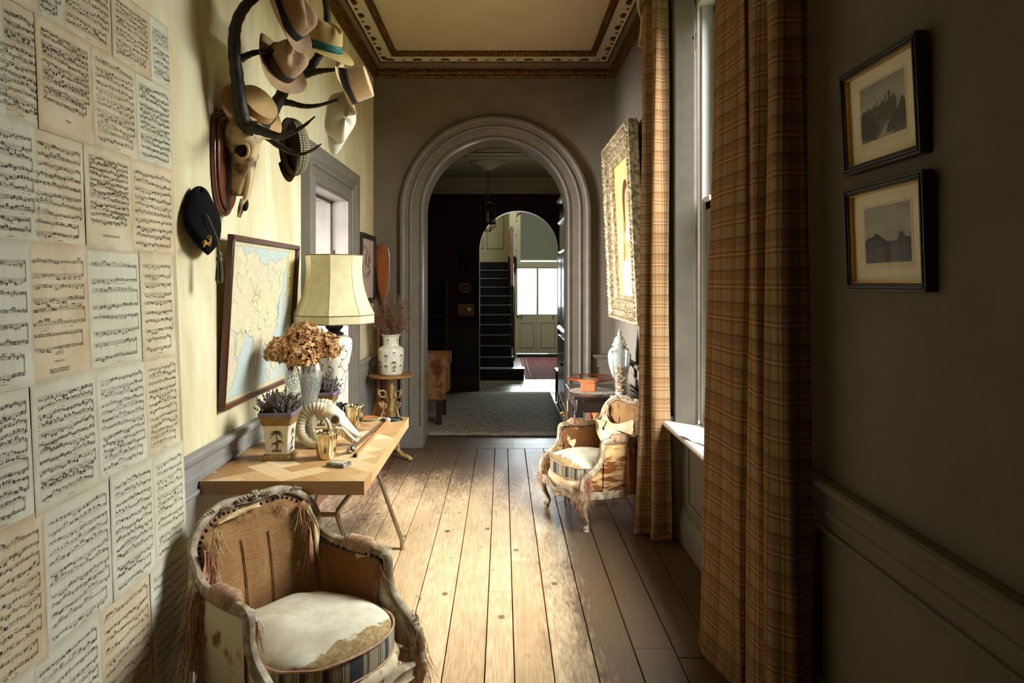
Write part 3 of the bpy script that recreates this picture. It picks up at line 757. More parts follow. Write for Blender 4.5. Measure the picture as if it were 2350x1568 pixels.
g.tube(hr, [.03, .032, .034, .036, .038, .038, .038], 10, 8); g.obj('handrail', mat('polished_handrail', (116, 78, 70), .25, c2=(136, 98, 88), scale=5), st)
for k in range(9):
    y = 12.1 + k * .15; zb = .25 + (y - T0) / RUN * RISE; zt = 1.52 + (y - 11.95) * .66
    g = G(); g.lathe([(.012, zb), (.016, zb + .1), (.009, lerp(zb, zt, .5)), (.014, lerp(zb, zt, .7)), (.008, zt)], 8, (.165, y, 0)); g.obj('baluster', M_DARKW, st)
# half glazed garden door
d2 = sroot('door_2'); d2['label'] = 'cream half glazed double door at the end of the stair hall'
X0, X1, DYY = .30, 1.22, 15.12
g = G(); g.box((X0 - .06, DYY - .02, 0), (X0, DYY + .1, 2.05)); g.box((X1, DYY - .02, 0), (X1 + .06, DYY + .1, 2.05)); g.box((X0 - .06, DYY - .02, 1.93), (X1 + .06, DYY + .1, 2.05)); g.obj('door_frame', M_CREAMP, d2, bevel=.005)
xm = (X0 + X1) / 2
g = G(); g.box((xm - .018, DYY - .012, .04), (xm + .018, DYY + .05, 1.92)); g.obj('meeting_stile', M_CREAMP, d2, bevel=.003)
for a, b in ((X0, xm - .001), (xm + .001, X1)):
    g = G()
    g.box((a, DYY, .04), (b, DYY + .045, .90)); g.box((a, DYY, .90), (a + .022, DYY + .045, 1.93)); g.box((b - .022, DYY, .90), (b, DYY + .045, 1.93)); g.box((a, DYY, 1.90), (b, DYY + .045, 1.93))
    lf = g.obj('leaf', M_CREAMP, d2, bevel=.003)
    g = G()
    for (p, q, r_, s_) in ((a + .07, b - .07, .16, .175), (a + .07, b - .07, .70, .715), (a + .07, a + .085, .16, .715), (b - .085, b - .07, .16, .715)): g.box((p, DYY - .01, r_), (q, DYY, s_))
    g.obj('panel_bead', mat('cream_panel_bead', (176, 170, 144), .6), lf, bevel=.003)
    g = G(); g.box((a + .02, DYY + .02, .90), (b - .02, DYY + .024, 1.91)); g.obj('pane', M_GLASS, lf, smooth=False)
    g = G(); g.box(((a + .10 if a == X0 else b - .12), DYY - .02, .80), ((a + .12 if a == X0 else b - .10), DYY, .87)); g.obj('bolt', M_BLACK, lf)
g = G(); g.ell((X0 + .035, DYY - .03, .86), (.025, .025, .025)); g.obj('door_knob', M_BRASS, d2)
g = G(); g.box((X0, 14.75, 0), (X1, 15.08, .03)); o = g.obj('doormat', mat('bristle_mat', (44, 46, 28), .95), bevel=.006); tag(o, 'dark bristle doormat under the glazed door', 'doormat')
# =============================================================== music-sheet board leaning on the left wall
mp = thing('music_sheet_board', 'tall leaning board pasted all over with upside down pages of sheet music', 'board', (-1.14, 0, 0), rot=(0, -.0394, 0))
BW0, BW1, BH = 1.20, 2.545, 2.545
g = G(); g.box((-.022, BW0, 0), (0, BW1, BH)); g.obj('board', mat('board_paper', (178, 164, 132), .9, c2=(160, 146, 116), scale=5), mp, bevel=.003)
def paper(i):
    t = NT('music_paper')
    base = [((210, 196, 166), (194, 176, 142)), ((206, 200, 176), (192, 186, 160)), ((212, 194, 164), (196, 172, 138)), ((208, 204, 182), (196, 190, 166))][i]
    n1 = t.noise(t.coord('Object', (1, 1, 1), (i * 3.1, i, 0)), 7, 5)
    c = t.ramp(n1, [(.32, base[1]), (.62, base[0])])
    uv = t.n('UVMap', uv_map='UVMap').outputs[0]; s = t.n('SeparateXYZ', {0: uv})
    e = t.math('MINIMUM', t.math('MINIMUM', s.outputs[0], t.math('SUBTRACT', 1, s.outputs[0])), t.math('MINIMUM', s.outputs[1], t.math('SUBTRACT', 1, s.outputs[1])))
    e = t.math('ADD', e, t.math('MULTIPLY', t.math('SUBTRACT', t.noise(t.coord(), 16, 4), .5), .10))
    edge = t.ramp(e, [(0.0, (255, 255, 255)), (.06, (0, 0, 0))])
    c = t.mix(t.math('MULTIPLY', edge, .32), c, lin((138, 106, 70)))
    t.set(Base_Color=c, Roughness=.85, Specular_IOR_Level=.15)
    return t.m
PAPERS = [paper(i) for i in range(4)]
INK = mat('printed_ink', (72, 66, 54), .8, spec=.1)
def notation(g, w, h, x0, rnd, dens, nsys, title):
    """u,v measured with the page the right way up; the page is pasted upside down"""
    def P(u, v): return (x0, w / 2 - u, h / 2 - v)       # rotated half a turn
    def quad(u, v, du, dv, a=0.0):
        ca, sa = math.cos(a), math.sin(a)
        g.poly([P(u + x * ca - y * sa, v + x * sa + y * ca) for x, y in ((-du, -dv), (du, -dv), (du, dv), (-du, dv))])
    ml, mr, mt, mb = .024, w - .022, h - (.085 if title else .032), .026
    pitch = (mt - mb) / nsys; sp = .00185
    for s in range(nsys):
        vt = mt - s * pitch; vb = vt - pitch * .62; l0 = ml + (.016 if s == 0 else 0)
        bars = [l0]; u = l0
        while u < mr - .03: u += rnd.uniform(.030, .048); bars.append(min(u, mr))
        bars[-1] = mr
        for st, base in enumerate((vt - sp * 4, vb - sp * 2)):
            for k in range(5): quad((l0 + mr) / 2, base + k * sp, (mr - l0) / 2, .00016)
            # clef
            for k in range(5): quad(l0 + .004 + rnd.uniform(-.001, .001), base + sp * (k * 1.1), .0014, .0008, rnd.uniform(-1, 1))
            u = l0 + .011; kind = rnd.random()
            step = .0042 / dens
            v = base + rnd.uniform(-1, 5) * sp
            while u < mr - .004:
                n = rnd.choice((2, 3, 4, 4)); up = rnd.random() < .5; beam = rnd.random() < .62
                pts = []
                for _ in range(n):
                    if u > mr - .004: break
                    v += rnd.choice((-2, -1, -1, 1, 1, 2)) * sp * .5; v = min(max(v, base - 2.5 * sp), base + 6.5 * sp)
                    chord = rnd.choice((1, 1, 2, 3))
                    for c_ in range(chord): quad(u, v + c_ * sp * 1.1 * (1 if up else -1), .00125, .0009, .35)
                    pts.append((u, v)); u += step * rnd.uniform(.8, 1.25)
                if not pts: break
                sg = 1 if up else -1
                if beam and len(pts) > 1:
                    va = pts[0][1] + sg * .0065; vb2 = pts[-1][1] + sg * .0065
                    a = math.atan2(vb2 - va, pts[-1][0] - pts[0][0] + 1e-6); L = math.hypot(vb2 - va, pts[-1][0] - pts[0][0])
                    for q in range(rnd.choice((1, 1, 2))): quad((pts[0][0] + pts[-1][0]) / 2, (va + vb2) / 2 - sg * q * .0014, L / 2 + .0004, .00056, a)
                    for i, (uu, vv) in enumerate(pts):
                        e = lerp(va, vb2, (uu - pts[0][0]) / (pts[-1][0] - pts[0][0] + 1e-6)); quad(uu + sg * .0011, (vv + e) / 2, .0002, abs(e - vv) / 2)
                else:
                    for uu, vv in pts: quad(uu + sg * .0011, vv + sg * .003, .0002, .003)
                u += step * .8
        for b in bars: quad(b, (vt + vb + 0) / 2 - sp, .0002, (vt - vb) / 2 + sp)
        quad(l0 - .0015, (vt + vb) / 2 - sp, .0006, (vt - vb) / 2 + sp)
        # slurs and small marks
        for _ in range(rnd.choice((1, 2, 3))):
            a = rnd.uniform(l0 + .02, mr - .05); L = rnd.uniform(.02, .05); vv = rnd.choice((vt + .004, vb - .008)); sg = 1 if vv > vt else -1
            pv = None
            for k in range(9):
                q = (a + L * k / 8, vv + sg * .0045 * math.sin(PI * k / 8))
                if pv: quad((q[0] + pv[0]) / 2, (q[1] + pv[1]) / 2, L / 15, .0002, math.atan2(q[1] - pv[1], q[0] - pv[0]))
                pv = q
        for _ in range(4): quad(rnd.uniform(l0, mr), vt + .0055 + rnd.uniform(0, .003), rnd.uniform(.001, .006), .0005)
    if not title:
        quad(w / 2, h - .018, .012, .0006)
def ptext(s, size, u, v, w, h, parent, sx=1.0):
    cu = bpy.data.curves.new('title_text', 'FONT'); cu.body = s; cu.size = size; cu.align_x = 'CENTER'
    tmp = bpy.data.objects.new('title_text', cu); me = bpy.data.meshes.new_from_object(tmp); bpy.data.objects.remove(tmp)
    me.materials.clear(); me.materials.append(INK)
    o = bpy.data.objects.new('title_text', me); C.objects.link(o); o.parent = parent
    o.matrix_local = Matrix(((0, 0, 1, .0009), (-1, 0, 0, w / 2 - u), (0, -1, 0, h / 2 - v), (0, 0, 0, 1))) @ Matrix.Diagonal((sx, 1, 1, 1))
    return o
def xof(z): return 1.14 + .0394 * z - .004
def Yof(px, z): return xof(z) * F / (VX - px)
ROWS = [(2.545, 2.315, [-170, -60, 20, 137, 258, 345, 400], 4), (2.312, 2.008, [-160, -30, 86, 213, 315, 400], 6), (2.010, 1.700, [-190, -60, 68, 197, 303, 400], 5),
        (1.704, 1.342, [-230, -80, 64, 205, 325, 400], 4), (1.344, 1.012, [-230, -80, 78, 226, 338, 412], 6), (1.016, .645, [-230, -60, 105, 258, 355, 425], 6), (.655, .29, [-240, -70, 80, 236, 350, 440], 5), (.30, .004, [-200, -40, 120, 280, 440], 4)]
rnd = random.Random(5); lay = 0
for ri, (zt, zb, xs, ns) in enumerate(ROWS):
    for ci, (xa, xb) in enumerate(zip(xs, xs[1:])):
        zm = (zt + zb) / 2; ya, yb = Yof(xa, zm), Yof(xb, zm)
        ya = max(ya, BW0); yb = min(yb, BW1)
        if yb - ya < .03: continue
        cut = ci == len(xs) - 2
        full_w = max(yb - ya, .22) + .006; w, h = full_w, zt - zb + .008
        title = (ri == 3 and ci == 2); val = (ri == 2 and ci == 3) or (ri == 1 and ci == 2)
        y0 = ya - .003; a = rnd.uniform(-.012, .012) if not cut else 0
        lay += 1
        cy, cz = y0 + w / 2, (zt + zb) / 2
        g = G(); wc = min(w, BW1 - y0)                      # the last page of a row is trimmed at the board edge
        nx = 10
        hh = h / 2
        cl = lambda u: -w / 2 + wc * u
        g.grid(lambda u, v: (0.0 + .0005 * math.sin(3 * u + ri) * math.sin(5 * v), cl(u), -hh + h * v), 4, 4)
        lx = .0012 + .0009 * ((ri + ci * 2) % 3) + .0004 * (ri % 2)
        sh = g.obj('music_sheet', PAPERS[[1, 2, 0, 3, 1, 0, 3, 2][(ri * 3 + ci * 2 + (ci > 2)) % 8] if not title else 2], mp, recalc=False)
        for p in sh.data.polygons: pass
        sh.location = (lx, cy, min(cz, BH - hh - .001) if ri == 0 else max(cz, hh + .001)); sh.rotation_euler = (a, 0, 0)
        g = G(); notation(g, w, h, .0009, rnd, rnd.choice((.85, 1.0, 1.15, 1.3)) if not title else .75, 4 if title else ns + rnd.choice((0, 0, 1)) * (ns < 6), title or val)
        if cut or wc < w:                                 # trim ink that would fall past the edge
            geom = g.bm.verts[:] + g.bm.edges[:] + g.bm.faces[:]
            bmesh.ops.bisect_plane(g.bm, geom=geom, plane_co=(0, -w / 2 + wc - .004, 0), plane_no=(0, 1, 0), clear_outer=True)
        g.obj('notation', INK, sh, smooth=False, recalc=False)
        if title:
            ptext('CONSOLATIONS', .0175, w / 2 + .012, h - .034, w, h, sh, .62); ptext('Pour le Piano', .010, w / 2 + .012, h - .055, w, h, sh, .8); ptext('F. LISZT.', .013, w / 2 + .012, h - .078, w, h, sh, .7)
        if ri == 2 and ci == 3: ptext('GRANDE VALSE BRILLANTE.', .0105, w / 2, h - .05, w, h, sh, .72)
        if ri == 1 and ci == 2: ptext('VALSE.', .010, w / 2, h - .05, w, h, sh, .8)

# =============================================================== framed map
mf = thing('framed_map', 'large framed wall map above the table on the yellow wall', 'map', (XL, 3.53, 1.03), rot=(0, .058, 0))
MW, MH = .99, .785
def frame4(g, hw, z0, z1, t, x0, x1, axis='y'):
    for a, b in (((-hw, z0), (hw, z0 + t)), ((-hw, z1 - t), (hw, z1)), ((-hw, z0 + t), (-hw + t, z1 - t)), ((hw - t, z0 + t), (hw, z1 - t))): g.box((x0, a[0], a[1]), (x1, b[0], b[1]))
g = G(); frame4(g, MW / 2, 0, MH, .022, .0, .028); frame4(g, MW / 2 - .004, .004, MH - .004, .010, .026, .033); g.obj('frame', M_MAHOG, mf, bevel=.003)
M_MAPP = mat('map_margin_paper', (204, 192, 160), .7, c2=(190, 176, 142), scale=5)
M_SEA = mat('map_sea', (166, 180, 178), .7, c2=(182, 188, 176), scale=4, lo=.3, hi=.7)
def land_mat():
    t = NT('map_land'); co = t.coord('Object', (1, 1, 1))
    vo = t.n('TexVoronoi', {'Vector': t.n('VectorMath', {0: co, 1: t.n('TexNoise', {'Vector': co, 'Scale': 9.0, 'Detail': 4}).outputs['Color']}, operation='ADD').outputs[0], 'Scale': 5.5})
    sc_ = t.n('SeparateColor', {0: vo.outputs['Color']})
    c = t.ramp(sc_.outputs[0], [(0, (208, 194, 160)), (.3, (196, 188, 158)), (.55, (206, 186, 160)), (.8, (192, 190, 152)), (1, (208, 180, 156))], 'CONSTANT')
    ve = t.n('TexVoronoi', {'Vector': t.n('VectorMath', {0: co, 1: t.n('TexNoise', {'Vector': co, 'Scale': 9.0, 'Detail': 4}).outputs['Color']}, operation='ADD').outputs[0], 'Scale': 5.5}, feature='DISTANCE_TO_EDGE')
    ed = t.ramp(ve.outputs[0], [(0, (255, 255, 255)), (.05, (0, 0, 0))])
    ec = t.ramp(t.noise(co, 5, 1), [(.4, (196, 122, 108)), (.5, (150, 150, 96)), (.6, (206, 150, 90))])
    c = t.mix(t.math('MULTIPLY', ed, .55), c, ec)
    ty = t.ramp(t.noise(t.coord('Object', (1, 60, 200)), 2.0, 3), [(.55, (0, 0, 0)), (.62, (255, 255, 255))])
    c = t.mix(t.math('MULTIPLY', ty, .28), c, lin((110, 90, 70)))
    t.set(Base_Color=c, Roughness=.7); return t.m
g = G(); g.box((.004, -MW / 2 + .02, .02), (.008, MW / 2 - .02, MH - .02)); ms = g.obj('map_sheet', M_MAPP, mf, smooth=False)
g = G(); g.box((.008, -MW / 2 + .045, .045), (.0086, MW / 2 - .045, MH - .045)); g.obj('sea', M_SEA, ms, smooth=False)
def blob(g, pts, x, jit=.012, rr=random.Random(3), per=5):
    q = []
    for i, (a, b) in enumerate(pts):
        c, d = pts[(i + 1) % len(pts)]
        for k in range(per):
            t = k / per; q.append((x, -MW / 2 + (lerp(a, c, t) + rr.uniform(-jit, jit)) * MW, (lerp(b, d, t) + rr.uniform(-jit, jit)) * MH))
    return q
LANDS = [[(.05, .93), (.16, .95), (.2, .88), (.3, .93), (.38, .9), (.42, .85), (.5, .84), (.56, .88), (.66, .86), (.74, .9), (.84, .9), (.83, .82), (.77, .78), (.8, .70), (.74, .62), (.70, .55), (.76, .5), (.72, .42), (.66, .36), (.70, .30), (.64, .22), (.61, .18), (.60, .28), (.55, .33), (.52, .28), (.48, .36), (.45, .24), (.43, .14), (.40, .22), (.37, .38), (.31, .40), (.25, .44), (.26, .36), (.19, .28), (.15, .30), (.16, .38), (.13, .44), (.05, .46)],
         [(.05, .44), (.12, .42), (.15, .27), (.20, .25), (.13, .12), (.05, .055)], [(.66, .17), (.70, .12), (.76, .11), (.74, .16), (.70, .2)], [(.60, .15), (.66, .08), (.64, .065), (.58, .13)], [(.82, .62), (.86, .66), (.85, .56), (.81, .53)], [(.80, .28), (.84, .33), (.83, .22), (.79, .2)], [(.86, .94), (.93, .93), (.92, .86), (.87, .87)]]
g = G()
for i, L in enumerate(LANDS): g.prism(blob(g, L, .0087, .009 if i == 0 else .005), (.0004, 0, 0))
g.obj('land', land_mat(), ms, smooth=False)
g = G(); rr = random.Random(9)
for L in LANDS:                                            # coast and border lines
    q = blob(g, L, .0092, .008, rr); g.tube(q, .0007, 3, closed=True)
for _ in range(26):
    a = [rr.uniform(.08, .78), rr.uniform(.35, .88)]; q = []
    for k in range(14): q.append((.0093, -MW / 2 + a[0] * MW, a[1] * MH)); a[0] += rr.uniform(-.018, .026); a[1] += rr.uniform(-.03, .016); a[0] = min(max(a[0], .06), .74); a[1] = min(max(a[1], .42), .88)
    g.tube(q, .0006, 3)
g.obj('border_lines', mat('map_line', (128, 104, 84), .8), ms, smooth=False)
g = G(); frame4(g, MW / 2 - .042, .042, MH - .042, .0012, .0087, .0091)
for k in range(1, 6):
    y = -MW / 2 + .045 + k * (MW - .09) / 6; g.box((.0087, y - .0003, .045), (.0089, y + .0003, MH - .045)); z = .045 + k * (MH - .09) / 6; g.box((.0087, -MW / 2 + .045, z - .0003), (.0089, MW / 2 - .045, z + .0003))
g.obj('graticule', mat('map_grey_line', (138, 140, 130), .8), ms, smooth=False)
g = G(); g.box((.0092, .36, .50), (.0097, .44, .60)); g.box((.0092, .36, .60), (.0097, .435, .735)); g.obj('inset_panel', mat('map_inset', (206, 200, 160), .7, c2=(216, 180, 104), scale=14), ms, smooth=False)
g = G()
for k in range(9): g.box((.0099, .366, .585 - k * .009), (.0101, .366 + rr.uniform(.03, .066), .587 - k * .009))
g.box((.0099, .385, .592), (.0101, .415, .598)); g.obj('legend_lines', INK, ms, smooth=False)
# small dark framed map near the corner
sm = thing('framed_map', 'narrow dark framed map beyond the doorway near the corner', 'map', (XL, 6.33, 1.41), rot=(0, .01, 0))
g = G(); frame4(g, .33, 0, .63, .045, 0, .03); g.obj('frame', M_EBON, sm, bevel=.004)
g = G(); g.box((.004, -.29, .04), (.012, .29, .59)); q = g.obj('map_sheet', mat('grey_pink_paper', (180, 160, 148), .8), sm, smooth=False)
g = G(); rr = random.Random(21)
for k in range(16):
    a = [rr.uniform(-.15, .1), rr.uniform(.18, .5)]; pts = []
    for _ in range(9): pts.append((.013, a[0], a[1])); a[0] += rr.uniform(-.03, .035); a[1] += rr.uniform(-.04, .035); a[0] = min(max(a[0], -.18), .18); a[1] = min(max(a[1], .14), .52)
    g.tube(pts, .0016, 3)
g.obj('map_lines', INK, q, smooth=False)
# =============================================================== side table with block-parquet top
TX0, TX1, TY0, TY1, TZ, TT = -1.242, -.568, 2.82, 4.16, .785, .057
TXC = (TX0 + TX1) / 2
tb = thing('side_table', 'light wood side table with parquet top on splayed metal trestles', 'table', (TXC, (TY0 + TY1) / 2, 0))
def blocks_mat():
    t = NT('parquet_blocks'); uv = t.n('UVMap', uv_map='UVMap').outputs[0]
    wn = t.n('TexWhiteNoise', {0: t.n('VectorMath', {0: t.n('Attribute', attribute_name='blk').outputs['Vector']}, operation='SCALE').outputs[0]})
    at_ = t.n('Attribute', attribute_name='blk')
    gr = t.noise(t.n('Mapping', {'Vector': uv, 'Scale': (70, 5, 1)}).outputs[0], 1.0, 4, .6, .3)
    c = t.ramp(at_.outputs['Fac'], [(0, (140, 96, 54)), (.3, (184, 140, 90)), (.65, (218, 184, 136)), (1, (234, 210, 170))])
    c = t.mix(t.math('MULTIPLY', t.ramp(gr, [(.4, (0, 0, 0)), (.7, (255, 255, 255))]), .30), c, lin((150, 104, 62)))
    t.set(Base_Color=c, Roughness=t.math('ADD', t.math('MULTIPLY', gr, .2), .28), Specular_IOR_Level=.45)
    t.bump(gr, .08, .002); return t.m
M_BLK = blocks_mat()
def clip(poly, a, b, c):   # keep a*x+b*y<=c
    out = []
    for i, p in enumerate(poly):
        q = poly[(i + 1) % len(poly)]; dp = a * p[0] + b * p[1] - c; dq = a * q[0] + b * q[1] - c
        if dp <= 0: out.append(p)
        if dp * dq < 0: t = dp / (dp - dq); out.append((p[0] + (q[0] - p[0]) * t, p[1] + (q[1] - p[1]) * t))
    return out
def set_attr(o, name, vals):
    at_ = o.data.attributes.new(name, 'FLOAT', 'FACE')
    for i, v in enumerate(vals): at_.data[i].value = v
hw, hl = (TX1 - TX0) / 2, (TY1 - TY0) / 2
g = G(); vals = []; BL, BWd = .225, .095; ca = math.cos(PI / 4)
rr = random.Random(4)
for i in range(-14, 15):
    for j in range(-14, 15):
        for hv in (0, 1):
            # classic herringbone cell
            if hv == 0: x, y, dx, dy = i * BWd + j * BL * 1.0, i * BWd - j * BL + 0, BL, BWd
            else: x, y, dx, dy = i * BWd + j * BL + BL, i * BWd - j * BL - BL + BWd * 2 - BWd, BWd, BL
            P = [(x, y), (x + dx, y), (x + dx, y + dy), (x, y + dy)]
            P = [((p - q) * ca, (p + q) * ca) for p, q in P]
            for c_ in ((1, 0, hw), (-1, 0, hw), (0, 1, hl), (0, -1, hl)):
                P = clip(P, *c_)
                if len(P) < 3: break
            if len(P) < 3: continue
            o_ = rr.uniform(0, 30); s_ = -1 if hv else 1
            f = g.poly([(p, q, TZ) for p, q in P], [((p * ca + s_ * q * ca) + o_, (p * ca - s_ * q * ca) + o_) if not hv else ((p + q) * ca + o_, (q - p) * ca + o_) for p, q in P])
            if f: vals.append(min(1, max(0, (.66 if hv else .42) + rr.uniform(-.36, .36))))
nt = len(vals)
sidev = []
for (a, b) in (((-hw, -hl), (hw, -hl)), ((hw, -hl), (hw, hl)), ((hw, hl), (-hw, hl)), ((-hw, hl), (-hw, -hl))):
    L = math.hypot(b[0] - a[0], b[1] - a[1]); n = max(2, round(L / .16))
    for k in range(n):
        p, q = [tuple(lerp(a[i], b[i], t) for i in (0, 1)) for t in (k / n, (k + 1) / n)]
        o_ = rr.uniform(0, 30); s_ = L / n
        g.poly([(*p, TZ - TT), (*q, TZ - TT), (*q, TZ), (*p, TZ)], [(o_, 0), (o_, s_), (o_ + TT, s_), (o_ + TT, 0)]); vals.append(rr.uniform(.22, .5))
g.poly([(-hw, -hl, TZ - TT), (-hw, hl, TZ - TT), (hw, hl, TZ - TT), (hw, -hl, TZ - TT)]); vals.append(.2)
o = g.obj('table_top', M_BLK, tb, smooth=False, recalc=True); set_attr(o, 'blk', vals)
for y in (-.29, .63):
    tr_ = thing('trestle', '', '', (0, y, 0)); tr_.parent = tb
    for k in ('label', 'category'): del tr_[k]
    tr_.name = 'trestle'
    for s in (-1, 1):
        g = G(); X = lambda x: s * (x - TXC)
        g.tube([(X(-.62), 0, TZ - TT), (X(-.765), 0, .54), (X(-.77), 0, .52), (X(-.765), 0, .50), (X(-.612), 0, .075), (X(-.605), 0, .055), (X(-.603), 0, 0)], .0125, 12); g.obj('leg', M_STEEL, tr_)
        g = G(); g.box((X(-.66) if s > 0 else X(-.595), -.014, 0), (X(-.595) if s > 0 else X(-.66), .014, .006)); g.obj('foot_plate', M_STEEL, tr_)
    g = G(); g.tube([(-(-.77 - TXC), 0, .52), ((-.77 - TXC), 0, .52)], .0115, 12); g.obj('cross_bar', M_STEEL, tr_)
    g = G(); g.box((-.30, -.03, TZ - TT - .006), (.30, .03, TZ - TT)); g.obj('top_plate', M_STEEL, tr_)

# ---------------------------------------------------------------- things on the table
M_CHINA = mat('ivory_china', (226, 221, 204), .16, c2=(214, 208, 188), scale=8, coat=.4)
M_PURP = mat('violet_glaze', (138, 122, 140), .2, c2=(116, 100, 126), scale=12)
M_OCHRE = mat('ochre_band_glaze', (150, 112, 42), .25, c2=(120, 92, 44), scale=34, coat=.3)
M_PALMC = mat('painted_palm_green', (60, 66, 48), .4, c2=(92, 78, 52), scale=50)
M_FLWR = mat('painted_flower_pink', (176, 136, 150), .4)
M_LAVD = mat('dried_lavender_bud', (112, 101, 94), .95, c2=(78, 68, 62), scale=60)
M_STEM = mat('dry_stem', (112, 100, 80), .9)
def palm_decal(g, P, s, trunk=True):
    """P(u,v)->3-D point just proud of a glazed face"""
    def strip(pts, w0, w1):
        n = len(pts)
        L = []; Rr = []
        for i, p in enumerate(pts):
            d = V(pts[min(i + 1, n - 1)]) - V(pts[max(i - 1, 0)]); d.normalize(); nn = V((-d.y, d.x)); w = lerp(w0, w1, i / (n - 1))
            L.append(P(p[0] + nn.x * w, p[1] + nn.y * w)); Rr.append(P(p[0] - nn.x * w, p[1] - nn.y * w))
        for i in range(n - 1): g.poly([L[i], L[i + 1], Rr[i + 1], Rr[i]])
    def crown(cx, cy, k):
        for a in (-.25, .25, .75, 1.25, 1.75, 2.3, 2.8, 3.4):
            q = [(cx + k * t * math.cos(a), cy + k * (t * math.sin(a) - .55 * t * t)) for t in (0, .3, .6, .85, 1)]
            strip(q, .10 * k, .015 * k)
            for t in (.35, .6, .8):
                x, y = cx + k * t * math.cos(a), cy + k * (t * math.sin(a) - .55 * t * t); strip([(x, y), (x + .05 * k, y - .22 * k)], .03 * k, .006 * k); strip([(x, y), (x - .05 * k, y - .2 * k)], .03 * k, .006 * k)
    strip([(0, -.9 * s), (.05 * s, -.3 * s), (.0, .35 * s)], .055 * s, .03 * s); crown(0, .35 * s, .52 * s)
    if trunk:
        strip([(-.02 * s, -.95 * s), (.12 * s, -.6 * s), (.2 * s, -.3 * s)], .035 * s, .02 * s); crown(.2 * s, -.28 * s, .32 * s); crown(-.12 * s, -.45 * s, .3 * s)
        for k in range(7): x = (-.3 + .1 * k) * s; strip([(x, -1.05 * s), (x + .05 * s, -.82 * s)], .05 * s, .012 * s)
PB = [(.066, 0), (.068, .004), (.066, .014), (.060, .024), (.0545, .030), (.0535, .034), (.0545, .08), (.058, .13), (.063, .16), (.067, .172), (.0705, .188), (.0745, .200), (.0775, .206), (.079, .212), (.078, .219), (.073, .219), (.070, .21)]
def sq_ring(h, z, r=.10):
    """square with slightly chamfered corners"""
    k = h * r; q = []
    for sx, sy in ((1, -1), (1, 1), (-1, 1), (-1, -1)):
        a, b = (sx * h, sy * (h - k)), (sx * (h - k), sy * h)
        q += ([b, a] if sx * sy < 0 else [a, b])
    return [(x, y, z) for x, y in q]
def sqlathe(prof, cap0=True, cap1=False):
    g = G(); rings = [[g.v(p) for p in sq_ring(h, z)] for h, z in prof]
    for A, B in zip(rings, rings[1:]):
        for k in range(8): g.f([A[k], A[(k + 1) % 8], B[(k + 1) % 8], B[k]])
    if cap0: g.f(rings[0][::-1])
    if cap1: g.f(rings[-1])
    return g
def lav_bunch(g, gs, n, w, z0, z1, rr):
    for _ in range(n):
        x, y = rr.uniform(-w, w), rr.uniform(-w, w); h = rr.uniform(z0, z1) * (1 - .25 * (abs(x) + abs(y)) / (2 * w)); k = rr.uniform(.2, .75)
        tip = V((x * (1 + k) + rr.uniform(-.02, .02), y * (1 + k) + rr.uniform(-.02, .02), h)); b = V((x * .8, y * .8, .19))
        gs.tube([b, (b + tip) / 2 + V((rr.uniform(-.004, .004), 0, 0)), tip], .0009, 3)
        L = rr.uniform(.035, .065); d = (tip - b).normalized(); kz = 0
        while kz < L:
            p = tip - d * kz; r = rr.uniform(.0022, .0042) * (1 if kz > .008 else .7)
            for q in range(2):
                a = rr.uniform(0, 6.28); e = p + V((math.cos(a) * r * 1.2, math.sin(a) * r * 1.2, 0))
                g.ell(e, (r, r, r * 1.5), 4, 3)
            kz += rr.uniform(.006, .0095)
def lav_pot(label, x, y, seed):
    rr = random.Random(seed); t = thing('potted_lavender', label, 'potted plant', (x, y, TZ), .03, 'palm painted lavender pots')
    sqlathe(PB).obj('pot', M_CHINA, t, ang=30, bevel=.0015)
    sqlathe([(.0668, -.0), (.0690, .004), (.0670, .0145), (.0612, .0245), (.0555, .030)]).obj('base_band', M_OCHRE, t, ang=30)
    sqlathe([(.0640, .160), (.0680, .172), (.0715, .188), (.0755, .201)], False).obj('rim_band', M_OCHRE, t, ang=30)
    sqlathe([(.0752, .199), (.0785, .205), (.0805, .212), (.0795, .2205), (.072, .2205), (.069, .212)], False).obj('rim', M_PURP, t, ang=30)
    g = G(); g.box((-.069, -.069, .19), (.069, .069, .200)); g.obj('soil', mat('dry_soil', (52, 40, 32), 1), t)
    def fw(z):
        for (h0, z0), (h1, z1) in zip(PB, PB[1:]):
            if z0 <= z <= z1 and z1 > z0: return lerp(h0, h1, (z - z0) / (z1 - z0))
        return .06
    for nm, fn in (('palm_motif', lambda u, v: (u, -fw(v + .104) - .0009, v + .104)), ('palm_motif', lambda u, v: (fw(v + .104) + .0009, u, v + .104))):
        g = G(); palm_decal(g, fn, .062); g.obj(nm, M_PALMC, t, smooth=False)
    g = G()
    for k in range(5):
        x_ = -.046 + k * .023
        for q in range(5):
            a = q * 1.257; g.ell((x_ + .0042 * math.cos(a), -.0635 - .001, .018 + .0036 * math.sin(a)), (.0028, .0012, .0028), 6, 4); g.ell((.0642, x_ + .0042 * math.cos(a), .018 + .0036 * math.sin(a)), (.0012, .0028, .0028), 6, 4)
        g.ell((x_ + .011, -.0725, .186 + rr.uniform(-.004, .004)), (.003, .0012, .003), 6, 4); g.ell((.0735, x_ + .011, .186), (.0012, .003, .003), 6, 4)
    g.obj('flower_motif', M_FLWR, t)
    g, gs = G(), G(); lav_bunch(g, gs, 135, .058, .27, .345, rr); g.obj('lavender_buds', M_LAVD, t, recalc=False); gs.obj('lavender_stems', M_STEM, t, recalc=False)
    return t
lav_pot('square palm painted pot of dried lavender at the near end of the table', -1.036, 3.20, 1)
lav_pot('square palm painted pot of dried lavender standing in front of the lamp', -.985, 3.775, 2)

